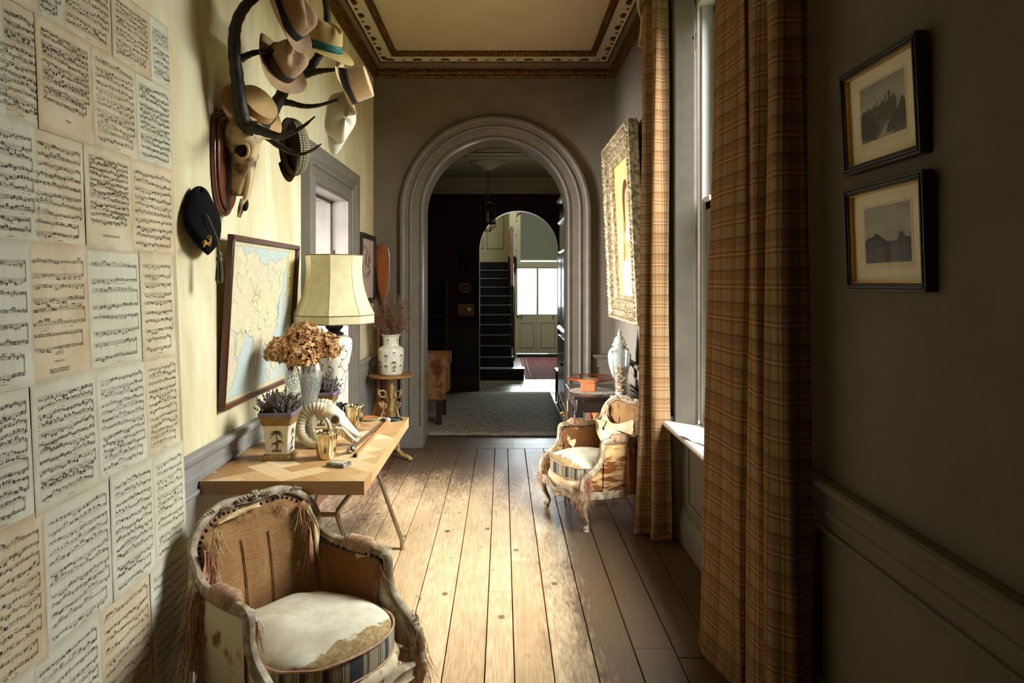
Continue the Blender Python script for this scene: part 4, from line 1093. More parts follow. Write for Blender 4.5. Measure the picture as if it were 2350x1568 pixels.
# cut glass vase
M_CUT = crystal('cut_crystal', .10, 90, .8)
vz = thing('glass_vase', 'tall flared cut crystal vase behind the near lavender pot', 'vase', (-1.0, 3.455, TZ), 0)
def facet(th, z):
    if .22 < z < .31: return 1 + .02 * math.sin(18 * th + z * 520) * math.sin(18 * th - z * 520)
    if .04 < z < .21: return 1 + .035 * abs(math.sin(7 * th + z * 40)) * 1
    return 1
zs = [i * .006 for i in range(62)]
def vr(z): return .044 + .012 * math.cos(z * 18) * (1 - sstep(.05, .2, z)) + .05 * sstep(.08, .37, z) ** 1.1
g = G(); g.lathe([(vr(z), z) for z in zs] + [(vr(.366) - .004, .368)] + [(vr(z) - .005, z) for z in zs[::-3] if z > .03], 84, mod=facet)
g.obj('vase', M_CUT, vz, ang=60)
# hydrangea heads
M_HYD = mat('dried_hydrangea', (230, 188, 130), .85, c2=(178, 126, 76), scale=28, lo=.4, hi=.62, sheen=.2)
hb = at(697, 793, 3.455)
for nm, dx, dy, dz, r in (('topmost dried brown hydrangea head in the crystal vase', .0, .02, .035, .088), ('leftmost dried brown hydrangea head, nearest the map', -.095, -.02, -.03, .083), ('rightmost dried brown hydrangea head, in front of the lamp body', .10, .02, -.012, .082), ('lowest dried brown hydrangea head, facing the corridor', .012, -.075, -.045, .078)):
    c = V((hb.x + dx, hb.y + dy, hb.z + dz)); rr = random.Random(nm)
    t = thing('dried_hydrangea', nm, 'dried flower', (c.x, c.y, c.z), 0, 'dried hydrangeas in the vase')
    g = G()
    for k in range(270):
        d = V((rr.gauss(0, 1), rr.gauss(0, 1), rr.gauss(0, 1))).normalized()
        if d.z < -.62: continue
        p = d * r * rr.uniform(.80, 1.05) * V((1.05, 1.05, .92)).x; p.z *= .88
        nrm = (d + V((rr.uniform(-.5, .5), rr.uniform(-.5, .5), rr.uniform(-.5, .5)))).normalized(); A = frame_to(nrm).to_3x3(); s = rr.uniform(.011, .0165); ro = rr.uniform(0, 1.6)
        for q in range(4):
            a = ro + q * PI / 2
            def L(rad, ang, up): return p + A @ V((math.cos(a + ang) * rad * s, math.sin(a + ang) * rad * s, up * s))
            v0 = g.v(p); w_ = rr.uniform(-.2, .5)
            vs = [v0, g.v(L(.7, -.62, .18)), g.v(L(1.08, -.12, w_)), g.v(L(.95, .3, w_ * .5)), g.v(L(.62, .66, .25))]
            g.f([vs[0], vs[1], vs[2]]); g.f([vs[0], vs[2], vs[3]]); g.f([vs[0], vs[3], vs[4]])
    g.obj('flower_head', M_HYD, t, recalc=False, smooth=False)
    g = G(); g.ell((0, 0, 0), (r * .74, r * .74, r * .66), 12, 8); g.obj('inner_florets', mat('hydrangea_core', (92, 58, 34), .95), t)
    b = V((-1.0, 3.455, TZ + .06)) - c; g = G(); mid = V((-1.0, 3.455, TZ + .37)) - c; g.tube([(0, 0, -.02), (mid.x + dx * .25, mid.y + dy * .25, mid.z), (b.x - dx * .12, b.y - dy * .12, b.z)], .0028, 6, 6); g.obj('stem', M_STEM, t)

# lamp
lp = thing('table_lamp', 'large table lamp with cream panelled shade on a white vine painted china body', 'lamp', (-.985, 4.02, TZ))
M_SHADE = NT('parchment_shade')
cc = M_SHADE.ramp(M_SHADE.noise(M_SHADE.coord(), 18, 5), [(.35, (220, 207, 162)), (.65, (230, 220, 182))])
tl = M_SHADE.n('BsdfTranslucent', {'Color': cc}); df = M_SHADE.n('BsdfDiffuse', {'Color': cc}); mx = M_SHADE.n('MixShader', {0: .32, 1: df.outputs[0], 2: tl.outputs[0]}); M_SHADE.put(M_SHADE.out.inputs[0], mx.outputs[0]); M_SHADE = M_SHADE.m
def shr(u): return .1625 + .0 * u + (.060 * (1 - u) ** 2.2) - .012 * math.sin(u * PI) - .004 * u
ZB, ZT = .577, .972
SEG = 8
def shp(th, u):
    r = shr(u); k = (th / (2 * PI) * SEG) % 1; f = math.cos(PI / SEG) / math.cos((k - .5) * 2 * PI / SEG)
    r *= lerp(1, f / math.cos(PI / SEG) * .965, .8)
    return V((r * math.cos(th + .12), r * math.sin(th + .12), lerp(ZB + .05, ZT, u)))
g = G(); g.grid(lambda a, u: shp(a * 2 * PI, u), 64, 18, cu=True); g.grid(lambda a, u: shp(a * 2 * PI, 0) * V((1, 1, 1)).x + V((0, 0, -.05 * u)), 64, 2, cu=True)
o = g.obj('lamp_shade', M_SHADE, lp, ang=14)
M_BRAID = mat('brown_braid', (110, 84, 52), .9)
for u, dz in ((0, -.05), (0, -.002), (1, 0)):
    g = G(); g.tube([shp(k * 2 * PI / 64, u) * V((1, 1, 1)).x + V((0, 0, dz)) for k in range(64)], .0028, 6, closed=True); g.obj('braid_trim', M_BRAID, o)
g = G()
for k in range(SEG): g.tube([shp(k * 2 * PI / SEG + .0001, u / 10) * 1.004 for u in range(11)], .0012, 4)
g.obj('panel_seams', mat('seam_tape', (226, 212, 166), .8), o)
g = G(); LB = [(.042, .115), (.05, .13), (.056, .18), (.068, .25), (.084, .33), (.098, .40), (.1045, .44), (.103, .47), (.094, .49), (.07, .503), (.045, .508)]
LB = [(r, z) for r, z in cat(LB, 4)]
g.lathe(LB, 48); g.obj('lamp_body', M_CHINA, lp, ang=60)
g = G(); g.lathe([(.05, .505), (.056, .51), (.055, .52), (.04, .525), (.034, .535), (.046, .548), (.05, .56), (.042, .575), (.022, .59), (.02, .61), (.018, .66)], 32, mod=lambda th, z: 1 + (.05 * math.cos(14 * th) if .535 < z < .58 else 0)); g.obj('neck_fitting', M_BRONZE, lp)
g = G(); g.lathe([(.060, 0), (.066, .01), (.06, .02), (.048, .03), (.044, .06), (.05, .075), (.047, .10), (.044, .118)], 32, mod=lambda th, z: 1 + .04 * math.cos(10 * th))
for k in range(4):
    a = k * PI / 2 + .1; c_, s_ = math.cos(a), math.sin(a)
    g.tube([(c_ * .045, s_ * .045, .10), (c_ * .07, s_ * .07, .085), (c_ * .062, s_ * .062, .05), (c_ * .082, s_ * .082, .02), (c_ * .076, s_ * .076, 0)], [.008, .014, .012, .014, .010], 8, 5); g.ell((c_ * .068, s_ * .068, .095), (.012, .012, .016), 8, 6)
g.obj('base', M_BRONZE, lp)
g = G(); g.tube([(0, 0, .65), (0, 0, ZT + .02)], .005, 8); 
for k in range(4): g.tube([(0, 0, ZT - .02), (.15 * math.cos(k * PI / 2 + .12), .15 * math.sin(k * PI / 2 + .12), ZT - .004)], .0022, 6)
g.ell((0, 0, ZT + .02), (.008, .008, .012), 10, 8); g.obj('harp', M_BRASS, lp)
def lr(z):
    for (r0, z0), (r1, z1) in zip(LB, LB[1:]):
        if z0 <= z <= z1: return lerp(r0, r1, (z - z0) / (z1 - z0 + 1e-9))
    return .05
g = G(); rr = random.Random(8)
for k in range(7):
    a0 = k * .9 + .2
    q = []
    for j in range(26):
        z = lerp(.15, .475, j / 25); a = a0 + .22 * math.sin(j * .75 + k); r = lr(z) + .0008
        q.append((r * math.cos(a), r * math.sin(a), z))
    g.tube(q, .0011, 4)
    for j in range(2, 25, 3):
        p = V(q[j]); th = math.atan2(p.y, p.x); rad = V((math.cos(th), math.sin(th), 0)); tg = V((-math.sin(th), math.cos(th), 0)); sd = rr.choice((-1, 1))
        c_ = p + tg * sd * .011 + V((0, 0, rr.uniform(-.004, .012))); c_ = V((c_.x, c_.y, c_.z)); c_ = V((0, 0, c_.z)) + V((c_.x, c_.y, 0)).normalized() * (lr(c_.z) + .0006)
        g.ell(c_, (.0075, .0075, .0075), 8, 4, rot=Matrix((rad * .12, tg * 1.0, V((0, 0, .62)))).transposed())
        g.tube([p, (p + c_) / 2, c_], .0009, 4)
g.obj('vine_painting', mat('vine_brown', (112, 92, 58), .4, c2=(92, 88, 66), scale=60), lp)

# ram skull
rs = thing('ram_skull', 'white ram skull with ribbed curled horns lying on the table', 'skull', (-.885, 3.45, TZ))
M_BONE = mat('bleached_bone', (226, 216, 192), .6, c2=(198, 182, 148), scale=14, lo=.4, hi=.7, bump=.15, bscale=50)
M_HORN = mat('pale_horn', (216, 204, 176), .65, c2=(182, 162, 126), scale=12)
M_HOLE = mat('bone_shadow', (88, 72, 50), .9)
def horn(side, y0):
    n = 150; path = []; rad = []
    for i in range(n):
        t = i / (n - 1); a = lerp(1.15, 1.15 + 2 * PI * .93, t); r = lerp(.078, .088, sstep(0, .5, t)) * lerp(1, .72, sstep(.5, 1, t))
        path.append((-.018 + r * math.cos(a) * 1.0 - .01, y0 + side * (.012 + .055 * t), .108 + r * math.sin(a) * 1.08))
        rib = 1 + .055 * math.sin(t * 2 * PI * 30)
        rad.append(lerp(.031, .007, t ** 1.15) * rib)
    return path, rad
for s, y0 in ((-1, -.030), (1, .035)):
    p, r = horn(s, y0); g = G(); g.tube(p, r, 12, up=(0, 1, 0)); g.obj('horn', M_HORN, rs)
    if s > 0:
        pass
g = G()
path = [(-.015, 0, .165), (.02, 0, .165), (.055, 0, .140), (.09, 0, .105), (.125, 0, .075), (.155, 0, .052), (.168, 0, .044)]
W = [.036, .045, .046, .034, .026, .018, .010]; Hh = [.032, .040, .040, .032, .022, .014, .008]
pp = cat([p + (a, b) for p, a, b in zip(path, W, Hh)], 5)
def sk(u, v):
    i = min(int(v * (len(pp) - 1)), len(pp) - 2); f = v * (len(pp) - 1) - i; q = [lerp(a, b, f) for a, b in zip(pp[i], pp[i + 1])]
    th = 2 * PI * u; k = 1 + .10 * math.cos(4 * th) * math.sin(v * PI)
    return V((q[0] + .35 * q[4] * math.sin(th), q[1] + q[3] * math.cos(th) * k, q[2] + q[4] * math.sin(th) * .95))
g.grid(sk, 22, 34, cu=True)
g.ell((-.02, 0, .16), (.036, .042, .034), 14, 10)
for s in (-1, 1):
    g.tube([(.055 + .024 * math.cos(a), s * .045, .135 + .024 * math.sin(a)) for a in [k * PI / 8 for k in range(16)]], .0075, 8, closed=True)
    g.tube([(.08, s * .03, .10), (.115, s * .028, .06), (.15, s * .014, .025), (.165, s * .008, .018)], [.010, .010, .008, .004], 8, 5)
    g.tube([(.02, s * .035, .11), (.06, s * .04, .095), (.09, s * .03, .085)], [.01, .008, .008], 8, 4)
    g.tube([(.10, s * .020, .05), (.12, s * .018, .035), (.14, s * .012, .012), (.145, s * .010, 0)], [.012, .012, .008, .004], 8, 4)
g.obj('skull', M_BONE, rs)
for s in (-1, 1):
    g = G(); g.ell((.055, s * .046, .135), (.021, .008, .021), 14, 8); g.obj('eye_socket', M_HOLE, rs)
g = G()
for k in range(5):
    for s in (-1, 1): g.ell((.088 + k * .012, s * .025, .050 - k * .006), (.005, .004, .009), 8, 5)
g.obj('teeth', M_BONE, rs)

# mercury glass cups
M_MERC = NT('gold_mercury_glass')
nz = M_MERC.noise(M_MERC.coord('Object', (1, 1, .5)), 40, 4, .7)
M_MERC.set(Base_Color=M_MERC.ramp(nz, [(.35, (186, 168, 130)), (.55, (230, 218, 184)), (.7, (242, 236, 216))]), Metallic=1.0, Roughness=.16); M_MERC.bump(nz, .12, .004); M_MERC = M_MERC.m
def cup(label, x, y, rz):
    t = thing('mercury_glass_cup', label, 'cup', (x, y, TZ), rz, 'mercury glass cups')
    pr = [(.036, 0), (.039, .003), (.0395, .008)] + [(lerp(.040, .0535, k / 12), .008 + k * .0092) for k in range(13)] + [(.0545, .121), (.0525, .1225), (.0505, .120)] + [(lerp(.049, .037, k / 6), .112 - k * .0165) for k in range(7)]
    g = G(); g.lathe(pr, 72, mod=lambda th, z: 1 + .045 * math.cos(12 * th) * sstep(0, .03, z) - .02 * abs(math.cos(6 * th)) ** 8)
    g.obj('cup', M_MERC, t, ang=70)
    g = G(); g.tube([((.0545 + .0015 * math.cos(9 * k * PI / 36)) * math.cos(k * PI / 36), (.0545 + .0015 * math.cos(9 * k * PI / 36)) * math.sin(k * PI / 36), .1215) for k in range(72)], .0014, 6, closed=True); g.obj('rim', mat('silver_rim', (196, 200, 190), .15, 1.0), t)
    return t
cup('ribbed gold mercury glass cup in front of the ram skull', -.818, 3.185, 0)
cup('ribbed gold mercury glass cup behind the ram skull, beside the lamp base', -.832, 3.865, .3)
# canes
def stick(name, label, a, b, ra, rb, m, knob, kr, km, kat='a'):
    a, b = V(a), V(b); t = thing(name, label, 'walking stick', a); d = b - a
    g = G(); g.tube([(0, 0, 0), d * .5, d], [ra, (ra + rb) / 2, rb], 12); g.obj('shaft', m, t)
    k = V((0, 0, 0)) if kat == 'a' else d; u = d.normalized() * (1 if kat == 'a' else -1)
    g = G(); g.ell(k - u * kr * .6, (kr, kr, kr * .95), 18, 12); g.lathe([(ra * 1.25, -.002), (ra * 1.35, .005), (ra * 1.2, .02)], 16, k, axis=u); g.obj('knob', km, t)
    e = d if kat == 'a' else V((0, 0, 0)); g = G(); g.lathe([(rb * 1.2, -.012), (rb * 1.15, .003)], 12, e, axis=d); g.obj('ferrule', M_BLACK, t)
z_ = TZ
stick('walking_stick', 'dark carved stick with a silver ball knob lying on the table', (-.722, 3.29, z_ + .0195), (-.690, 3.96, z_ + .008), .0085, .0075, wood('carved_stick', (74, 46, 30), (120, 80, 52), .5, 16, (3, 3, 3)), 1, .0195, mat('silver', (196, 192, 186), .2, 1.0))
stick('walking_stick', 'honey coloured cane with a white ball knob lying on the table edge', (-.688, 3.21, z_ + .007), (-.668, 4.0, z_ + .0125), .0065, .0085, M_ORANGE, 1, .0145, mat('pearl_white', (226, 216, 200), .3), 'b')
# silver case
cs = thing('cigarette_case', 'small silver cushion shaped case at the near edge of the table', 'case', (-.728, 3.055, TZ), -.35)
M_SILV = mat('tarnished_silver', (168, 168, 166), .3, .8, c2=(110, 108, 104), scale=50, bump=.4, bscale=120)
g = G(); g.box((-.045, -.032, 0), (.045, .032, .0075)); b1 = g.obj('case_base', M_SILV, cs, bevel=.003)
g = G(); g.box((-.046, -.033, .0085), (.046, .033, .017)); b1 = g.obj('lid', M_SILV, cs, bevel=.005, seg=3)
g = G(); g.box((-.034, -.022, .0165), (.034, .022, .0178)); g.obj('enamel_plate', mat('enamel_plate', (196, 186, 150), .35, c2=(140, 142, 130), scale=70), cs, bevel=.0006)
# hand glass and dish
hm = thing('magnifying_glass', 'dark rimmed oval glass lying at the far corner of the table', 'magnifier', (-.655, 4.06, TZ), .1)
g = G(); g.tube([(.06 * math.cos(k * PI / 20), .045 * math.sin(k * PI / 20), .006) for k in range(40)], .006, 8, closed=True); g.obj('rim', M_BLACK, hm)
g = G(); g.lathe([(.057, .003), (.05, .0075), (0, .010)], 32, mod=lambda th, z: 1 / math.sqrt(math.cos(th) ** 2 + (math.sin(th) / .75) ** 2)); g.obj('lens', mat('silvered_lens', (200, 204, 206), .08, .9), hm)
ds = thing('dish', 'shallow teal edged wooden dish behind the rear gold cup', 'dish', (-.80, 4.085, TZ))
g = G(); g.lathe([(.04, 0), (.06, .004), (.066, .010), (.063, .012), (.05, .008), (0, .007)], 36); g.obj('dish', M_ORANGE, ds)
g = G(); g.lathe([(.0615, .003), (.0675, .009), (.0665, .0105)], 36, capb=False, capt=False); g.obj('teal_edge', mat('teal_glaze', (96, 140, 132), .3), ds)
# =============================================================== stag trophy on the yellow wall
M_PLQ = wood('plaque_wood', (74, 36, 20), (112, 60, 34), .3, 5, (2, 8, 1), .3)
sk_ = thing('stag_trophy', 'stag skull with dark branching antlers mounted on a wooden shield', 'trophy', (XL, 3.085, 1.895))
def shield(w, h, n=24):
    q = []
    half = [(0, 0), (.18, .03), (.36, .14), (.46, .32), (.50, .55), (.49, .75), (.46, .86), (.38, .93), (.22, .96), (.10, 1.0), (0, .985)]
    half = cat(half, 4)
    q = [(a * w, b * h) for a, b in half]; return q + [(-a, b) for a, b in q[-2:0:-1]]
for nm, s, x0, x1 in (('shield', 1.0, 0, .022), ('shield_face', .90, .022, .034)):
    P = shield(.25 * s, .475 * s); dz = .475 * (1 - s) / 2
    g = G(); g.prism([(x0, y, z + dz) for y, z in P], (x1 - x0, 0, 0)); g.obj(nm, M_PLQ, sk_, bevel=.008 if s == 1 else .005, seg=3)
M_SKULL = mat('old_bone', (206, 178, 130), .6, c2=(84, 56, 32), scale=11, lo=.47, hi=.60, bump=.35, bscale=40)
M_ANT = mat('dark_antler', (50, 36, 25), .55, c2=(28, 21, 16), scale=22, stretch=(1, 1, 1), bump=.8, bscale=60, bdist=.006)
O = V((XL, 3.085, 1.895))
def rel(px, py, Y): return at(px, py, Y) - O
g = G()
# cranium to muzzle, running down the shield
ax = [(.105, 0, .395, .055, .062), (.108, 0, .36, .066, .070), (.104, 0, .315, .070, .062), (.098, 0, .265, .058, .054), (.092, 0, .21, .046, .048), (.085, 0, .15, .037, .040), (.076, 0, .095, .030, .032), (.064, 0, .045, .024, .022), (.058, 0, .02, .014, .012)]
ap = cat(ax[:-2], 7)
def stag(u, v):
    i = min(int(v * (len(ap) - 1)), len(ap) - 2); f = v * (len(ap) - 1) - i; q = [lerp(a, b, f) for a, b in zip(ap[i], ap[i + 1])]
    th = 2 * PI * u; k = 1 + .10 * math.cos(2 * th) * math.sin(PI * v) + .05 * math.sin(5 * th + 9 * v)
    sd = abs(math.sin(th)); orb = math.exp(-((q[2] - .285) / .035) ** 2) * sstep(.55, 1, sd); fos = math.exp(-((q[2] - .20) / .04) ** 2) * sstep(.5, .95, sd)
    k *= 1 + .10 * math.exp(-((q[2] - .335) / .018) ** 2) * sstep(.4, .9, sd)
    return V((q[0] + q[4] * math.cos(th) * k, q[1] + q[3] * math.sin(th) * k * (1 - .30 * orb - .22 * fos), q[2]))
g.grid(stag, 40, 60, cu=True)
g.ell((.105, 0, .40), (.056, .052, .035), 16, 10); g.ell((.052, 0, .36), (.05, .06, .07), 14, 10)
for s in (-1, 1):
    g.tube([(.112 + .030 * math.cos(a), s * (.052 + .004 * math.cos(a * 2)), .285 + .034 * math.sin(a)) for a in [k * PI / 9 for k in range(18)]], .0065, 8, closed=True)
    g.tube([(.125, s * .014, .25), (.125, s * .012, .16), (.105, s * .008, .07), (.085, s * .006, .03)], [.016, .013, .010, .005], 8, 5)
    g.tube([(.10, s * .016, .075), (.088, s * .017, .035), (.078, s * .012, -.004)], [.011, .009, .005], 8, 4)
    g.lathe([(.03, 0), (.034, .02), (.03, .045)], 14, (.125, s * .045, .395), axis=(.6, s * .45, .6))
g.ell((.155, 0, .40), (.03, .04, .024), 10, 7)
g.obj('skull', M_SKULL, sk_)
M_DK = mat('skull_cavity', (30, 20, 13), .95)
for s in (-1, 1):
    g = G(); g.ell((.112, s * .048, .285), (.027, .012, .031), 12, 8); g.obj('eye_socket', M_DK, sk_)
g = G(); g.ell((.105, .0, .055), (.016, .014, .032), 10, 7); g.obj('nasal_opening', M_DK, sk_)
def antler(name, beams):
    g = G()
    for pts, r0, r1 in beams:
        n = len(pts); P = [rel(*p) for p in pts]
        rr_ = [lerp(r0, r1, (i / (n - 1)) ** .9) for i in range(n)]
        q = cat([tuple(p) + (r,) for p, r in zip(P, rr_)], 7)
        rs_ = [p[3] * (1 + .06 * math.sin(i * 1.7) + R.uniform(-.03, .03)) for i, p in enumerate(q)]
        g.tube([p[:3] for p in q], rs_, 12)
        if r1 < .01: pass
    return g.obj(name, M_ANT, sk_)
M_TIP = mat('antler_tip', (122, 92, 62), .5, c2=(80, 56, 38), scale=30)
near = antler('antler', [([(585, 296, 3.02), (563, 285, 3.0), (552, 245, 2.97), (545, 185, 2.93), (538, 120, 2.89), (541, 60, 2.86), (563, 14, 2.85), (600, -14, 2.87), (655, -22, 2.90), (700, -60, 2.93)], .034, .016),
    ([(552, 136, 2.91), (566, 128, 2.915), (590, 120, 2.94), (630, 118, 2.99)], .017, .010),
    ([(572, 290, 3.0), (604, 302, 2.96), (640, 313, 2.93), (668, 305, 2.90), (697, 289, 2.885), (722, 268, 2.87)], .026, .0032),
    ([(655, -22, 2.90), (676, -2, 2.93), (700, 24, 2.97)], .014, .006)])
far = antler('antler', [([(590, 296, 3.10), (612, 275, 3.15), (634, 240, 3.21), (652, 208, 3.25), (672, 184, 3.29), (706, 160, 3.33), (734, 122, 3.37), (750, 70, 3.40), (748, 10, 3.42), (735, -50, 3.44)], .034, .014),
    ([(640, 232, 3.22), (664, 236, 3.25), (700, 244, 3.28), (735, 241, 3.30), (775, 228, 3.33)], .019, .006), ([(690, 172, 3.31), (716, 166, 3.30), (744, 162, 3.29), (790, 158, 3.30)], .026, .006),
    ([(588, 298, 3.10), (612, 312, 3.13), (640, 334, 3.15), (672, 350, 3.15), (700, 352, 3.14), (737, 331, 3.12)], .024, .0032)])
for o_, tips in ((near, [[(690, 294, 2.888), (706, 282, 2.88), (723, 267, 2.869)]]), (far, [[(706, 350, 3.137), (722, 342, 3.128), (738, 330, 3.119)]])):
    for tp in tips:
        g = G(); g.tube([rel(*p) for p in tp], [.0072, .0056, .0026], 10, 4); g.obj('antler_tip', M_TIP, o_)

# =============================================================== hats
def felt(name, a, b, scale=20):
    return mat(name, a, .95, c2=b, scale=scale, bump=.25, bscale=220, bdist=.002, sheen=.3, spec=.1)
def straw_mat(name, a, b, freq):
    t = NT(name); uv = t.n('UVMap', uv_map='UVMap').outputs[0]; s = t.n('SeparateXYZ', {0: uv})
    w = t.math('ABSOLUTE', t.math('SUBTRACT', t.math('FRACT', t.math('MULTIPLY', s.outputs[1], freq)), .5))
    br = t.noise(t.n('Mapping', {'Vector': uv, 'Scale': (160, freq * 2, 1)}).outputs[0], 1, 2)
    c = t.ramp(t.math('ADD', t.math('MULTIPLY', w, .8), t.math('MULTIPLY', br, .5)), [(.25, b), (.6, a)])
    t.set(Base_Color=c, Roughness=.75); t.bump(t.math('ADD', w, t.math('MULTIPLY', br, .6)), .5, .003); return t.m
def hat(name, label, loc, axis, m, band_m, br=(.165, .145), cr=(.083, .098), ch=.105, taper=.82, top='fedora', curl=.02, dip=.0, roll=0, band_h=.035, under=None, group='hats hung on the antlers'):
    """br: brim half axes; cr: crown half axes (x side, y front-back); top: fedora / boater / homburg"""
    t = thing(name, label, 'hat', (0, 0, 0), 0, group)
    t.matrix_world = Matrix.Translation(V(loc)) @ frame_to(axis) @ Matrix.Rotation(roll, 4, 'Z')
    prof = []     # (k, r_factor, z): k=0 crown base .. ; built from the brim edge inward and up
    def outline(th, e): return V((e[0] * math.cos(th), e[1] * math.sin(th), 0))
    nb, nc, ntp = 8, 9, 7; rows = nb + nc + ntp
    def fn(u, v):
        th = 2 * PI * u; j = v * rows
        if j <= nb:
            k = 1 - j / nb; e = (lerp(cr[0], br[0], k), lerp(cr[1], br[1], k)); p = outline(th, e)
            p.z = curl * (k ** 2.2) * (abs(math.cos(th)) ** 1.5) - dip * k ** 1.5 * max(0, math.sin(-th)) + .004 * math.sin(3 * th + 1) * k
        elif j <= nb + nc:
            k = (j - nb) / nc; f = lerp(1, taper, k ** 1.2); p = outline(th, (cr[0] * f, cr[1] * f)); p.z = ch * math.sin(k * PI / 2 * .98) ** .85 if top != 'boater' else ch * k
        else:
            k = (j - nb - nc) / ntp; f = taper * math.cos(k * PI / 2); p = outline(th, (cr[0] * f, cr[1] * f)); p.z = ch + (.010 * math.sin(k * PI / 2) if top != 'boater' else .002 * k)
        if top in ('fedora', 'homburg') and p.z > ch * .3 and j > nb:
            h = (p.z - ch * .3) / (ch * .7)
            yy = p.y / cr[1]; xx = p.x / cr[0]
            p.z -= (.034 * math.exp(-(xx / .30) ** 2) * (1 - .45 * max(0, yy))) * h ** 2
            if top == 'fedora':
                pin = math.exp(-((abs(xx) - .62) / .3) ** 2) * math.exp(-((yy + .62) / .38) ** 2) * h
                p.x *= 1 - .42 * pin; p.z -= .012 * pin
            p.z -= .018 * h * max(0, yy)
        return p
    g = G(); g.grid(fn, 72, rows, cu=True); o = g.obj('hat_body', m, t, ang=80, recalc=False)
    md = o.modifiers.new('s', 'SOLIDIFY'); md.thickness = .0022; md.offset = -1
    md = o.modifiers.new('u', 'SUBSURF'); md.levels = 1; md.render_levels = 1
    def bfn(u, v):
        th = 2 * PI * u; p = outline(th, (cr[0] + .0022, cr[1] + .0022)); k = v; f = lerp(1, taper, (band_h * k / ch) ** 1.6 * .5); p.x *= f; p.y *= f; p.z = .003 + band_h * k; return p
    g = G(); g.grid(bfn, 72, 3, cu=True); g.obj('hat_band', band_m, t, solid=.0016)
    return t
M_TAN = felt('tan_felt', (186, 150, 108), (160, 126, 88)); M_TAN2 = felt('fawn_felt', (176, 140, 102), (152, 118, 84)); M_CREAMF = felt('pale_camel_felt', (222, 190, 146), (202, 168, 124))
M_BRB = mat('brown_ribbon', (62, 42, 32), .6, bump=.1, bscale=300); M_BLB = mat('black_ribbon', (24, 24, 25), .6); M_TEAL = mat('teal_ribbon', (22, 92, 92), .5, c2=(34, 112, 108), scale=40)
M_STRAW = straw_mat('braided_straw', (224, 186, 124), (168, 124, 72), 62.0); M_PAN = straw_mat('panama_straw', (216, 186, 120), (188, 156, 92), 150.0)
hat('straw_boater', 'braided straw boater with a black ribbon hung behind the near antler', (-1.135, 3.12, 2.375), (.70, -.52, .48), M_STRAW, M_BLB, (.150, .155), (.083, .095), .072, .97, 'boater', -.004, 0, .4, .030)
hat('fedora', 'tan felt fedora with a wide dark brown ribbon hung on the near antler', at(640, 150, 3.07), (.80, -.34, .40), M_TAN, M_BRB, (.142, .170), (.083, .098), .118, .80, 'fedora', .034, .02, 2.55, .040)
hat('fedora', 'topmost tan felt fedora with a black ribbon, cut off by the top of the photo', at(655, 48, 2.97), (.86, -.16, .42), M_TAN2, M_BLB, (.140, .165), (.084, .098), .120, .82, 'fedora', .036, .02, 2.9, .036)
hat('panama_hat', 'pale yellow panama hat with a teal ribbon hung high on the far antler', at(738, 112, 3.27), (.30, -.32, .90), M_PAN, M_TEAL, (.150, .168), (.084, .100), .125, .80, 'fedora', .012, .03, .4, .034)
hat('homburg', 'pale camel felt hat with a black ribbon on the outermost antler tine', at(792, 202, 3.34), (.93, .02, .27), M_CREAMF, M_BLB, (.130, .160), (.080, .098), .120, .90, 'boater', .024, .01, 1.5, .036)
# white peaked cap
wc_ = thing('white_cap', 'soft white peaked cap hanging below the camel felt hat', 'hat', at(780, 268, 3.42), 0, 'hats hung on the antlers')
M_WHT = mat('white_cotton', (226, 220, 200), .9, c2=(212, 204, 182), scale=12, bump=.2, bscale=30)
A3 = frame_to((.52, -.80, -.30), (0, 0, 1)).to_3x3()
def capf(u, v):
    th = 2 * PI * u; ph = v * PI / 2; r = math.cos(ph) * (1 + .06 * math.sin(5 * th + 2)); p = V((.075 * r * math.cos(th), .125 * r * math.sin(th), .07 * math.sin(ph) * (1 + .15 * math.sin(3 * th))))
    return A3 @ p
g = G(); g.grid(capf, 40, 12, cu=True); g.obj('crown', M_WHT, wc_, solid=.003)
def peak(u, v):
    a = lerp(PI + .25, 2 * PI - .25, u); return A3 @ V(((.072 + .004 * v) * math.cos(a) * (1 - .35 * v), .120 * math.sin(a) * (1 + .62 * v), .0 - .03 * v * v))
g = G(); g.grid(peak, 20, 8); g.obj('peak', mat('white_peak', (216, 216, 200), .6), wc_, solid=.004)
# houndstooth cap
def houndstooth():
    t = NT('houndstooth_tweed'); uv = t.n('UVMap', uv_map='UVMap').outputs[0]; s = t.n('SeparateXYZ', {0: uv})
    a = t.math('GREATER_THAN', t.math('FRACT', t.math('MULTIPLY', s.outputs[0], 72)), .5); b = t.math('GREATER_THAN', t.math('FRACT', t.math('MULTIPLY', s.outputs[1], 14)), .5)
    c = t.ramp(t.math('MULTIPLY', t.math('ADD', a, b), .5), [(0, (176, 164, 130)), (.4, (100, 92, 70)), (.9, (34, 32, 26))], 'CONSTANT')
    t.set(Base_Color=c, Roughness=.95); t.bump(t.math('ADD', a, b), .2, .002); return t.m
hc_ = thing('tweed_cap', 'houndstooth tweed cap with dark lining hung below the boater', 'hat', at(664, 338, 3.36), 0, 'hats hung on the antlers')
A4 = frame_to((.74, .64, .12), (0, 0, 1)).to_3x3()
def dome(s): return lambda u, v: A4 @ V((.125 * s * math.cos(2 * PI * u) * math.cos(v * PI / 2 * .99), .142 * s * math.sin(2 * PI * u) * math.cos(v * PI / 2 * .99), (.085 * s) * math.sin(v * PI / 2) ** .7))
g = G(); g.grid(dome(1.0), 48, 12, cu=True); g.obj('crown', houndstooth(), hc_)
g = G(); g.grid(dome(.965), 48, 12, cu=True, flip=True); g.obj('lining', mat('dark_lining', (62, 42, 28), .6, c2=(40, 28, 20), scale=10), hc_)
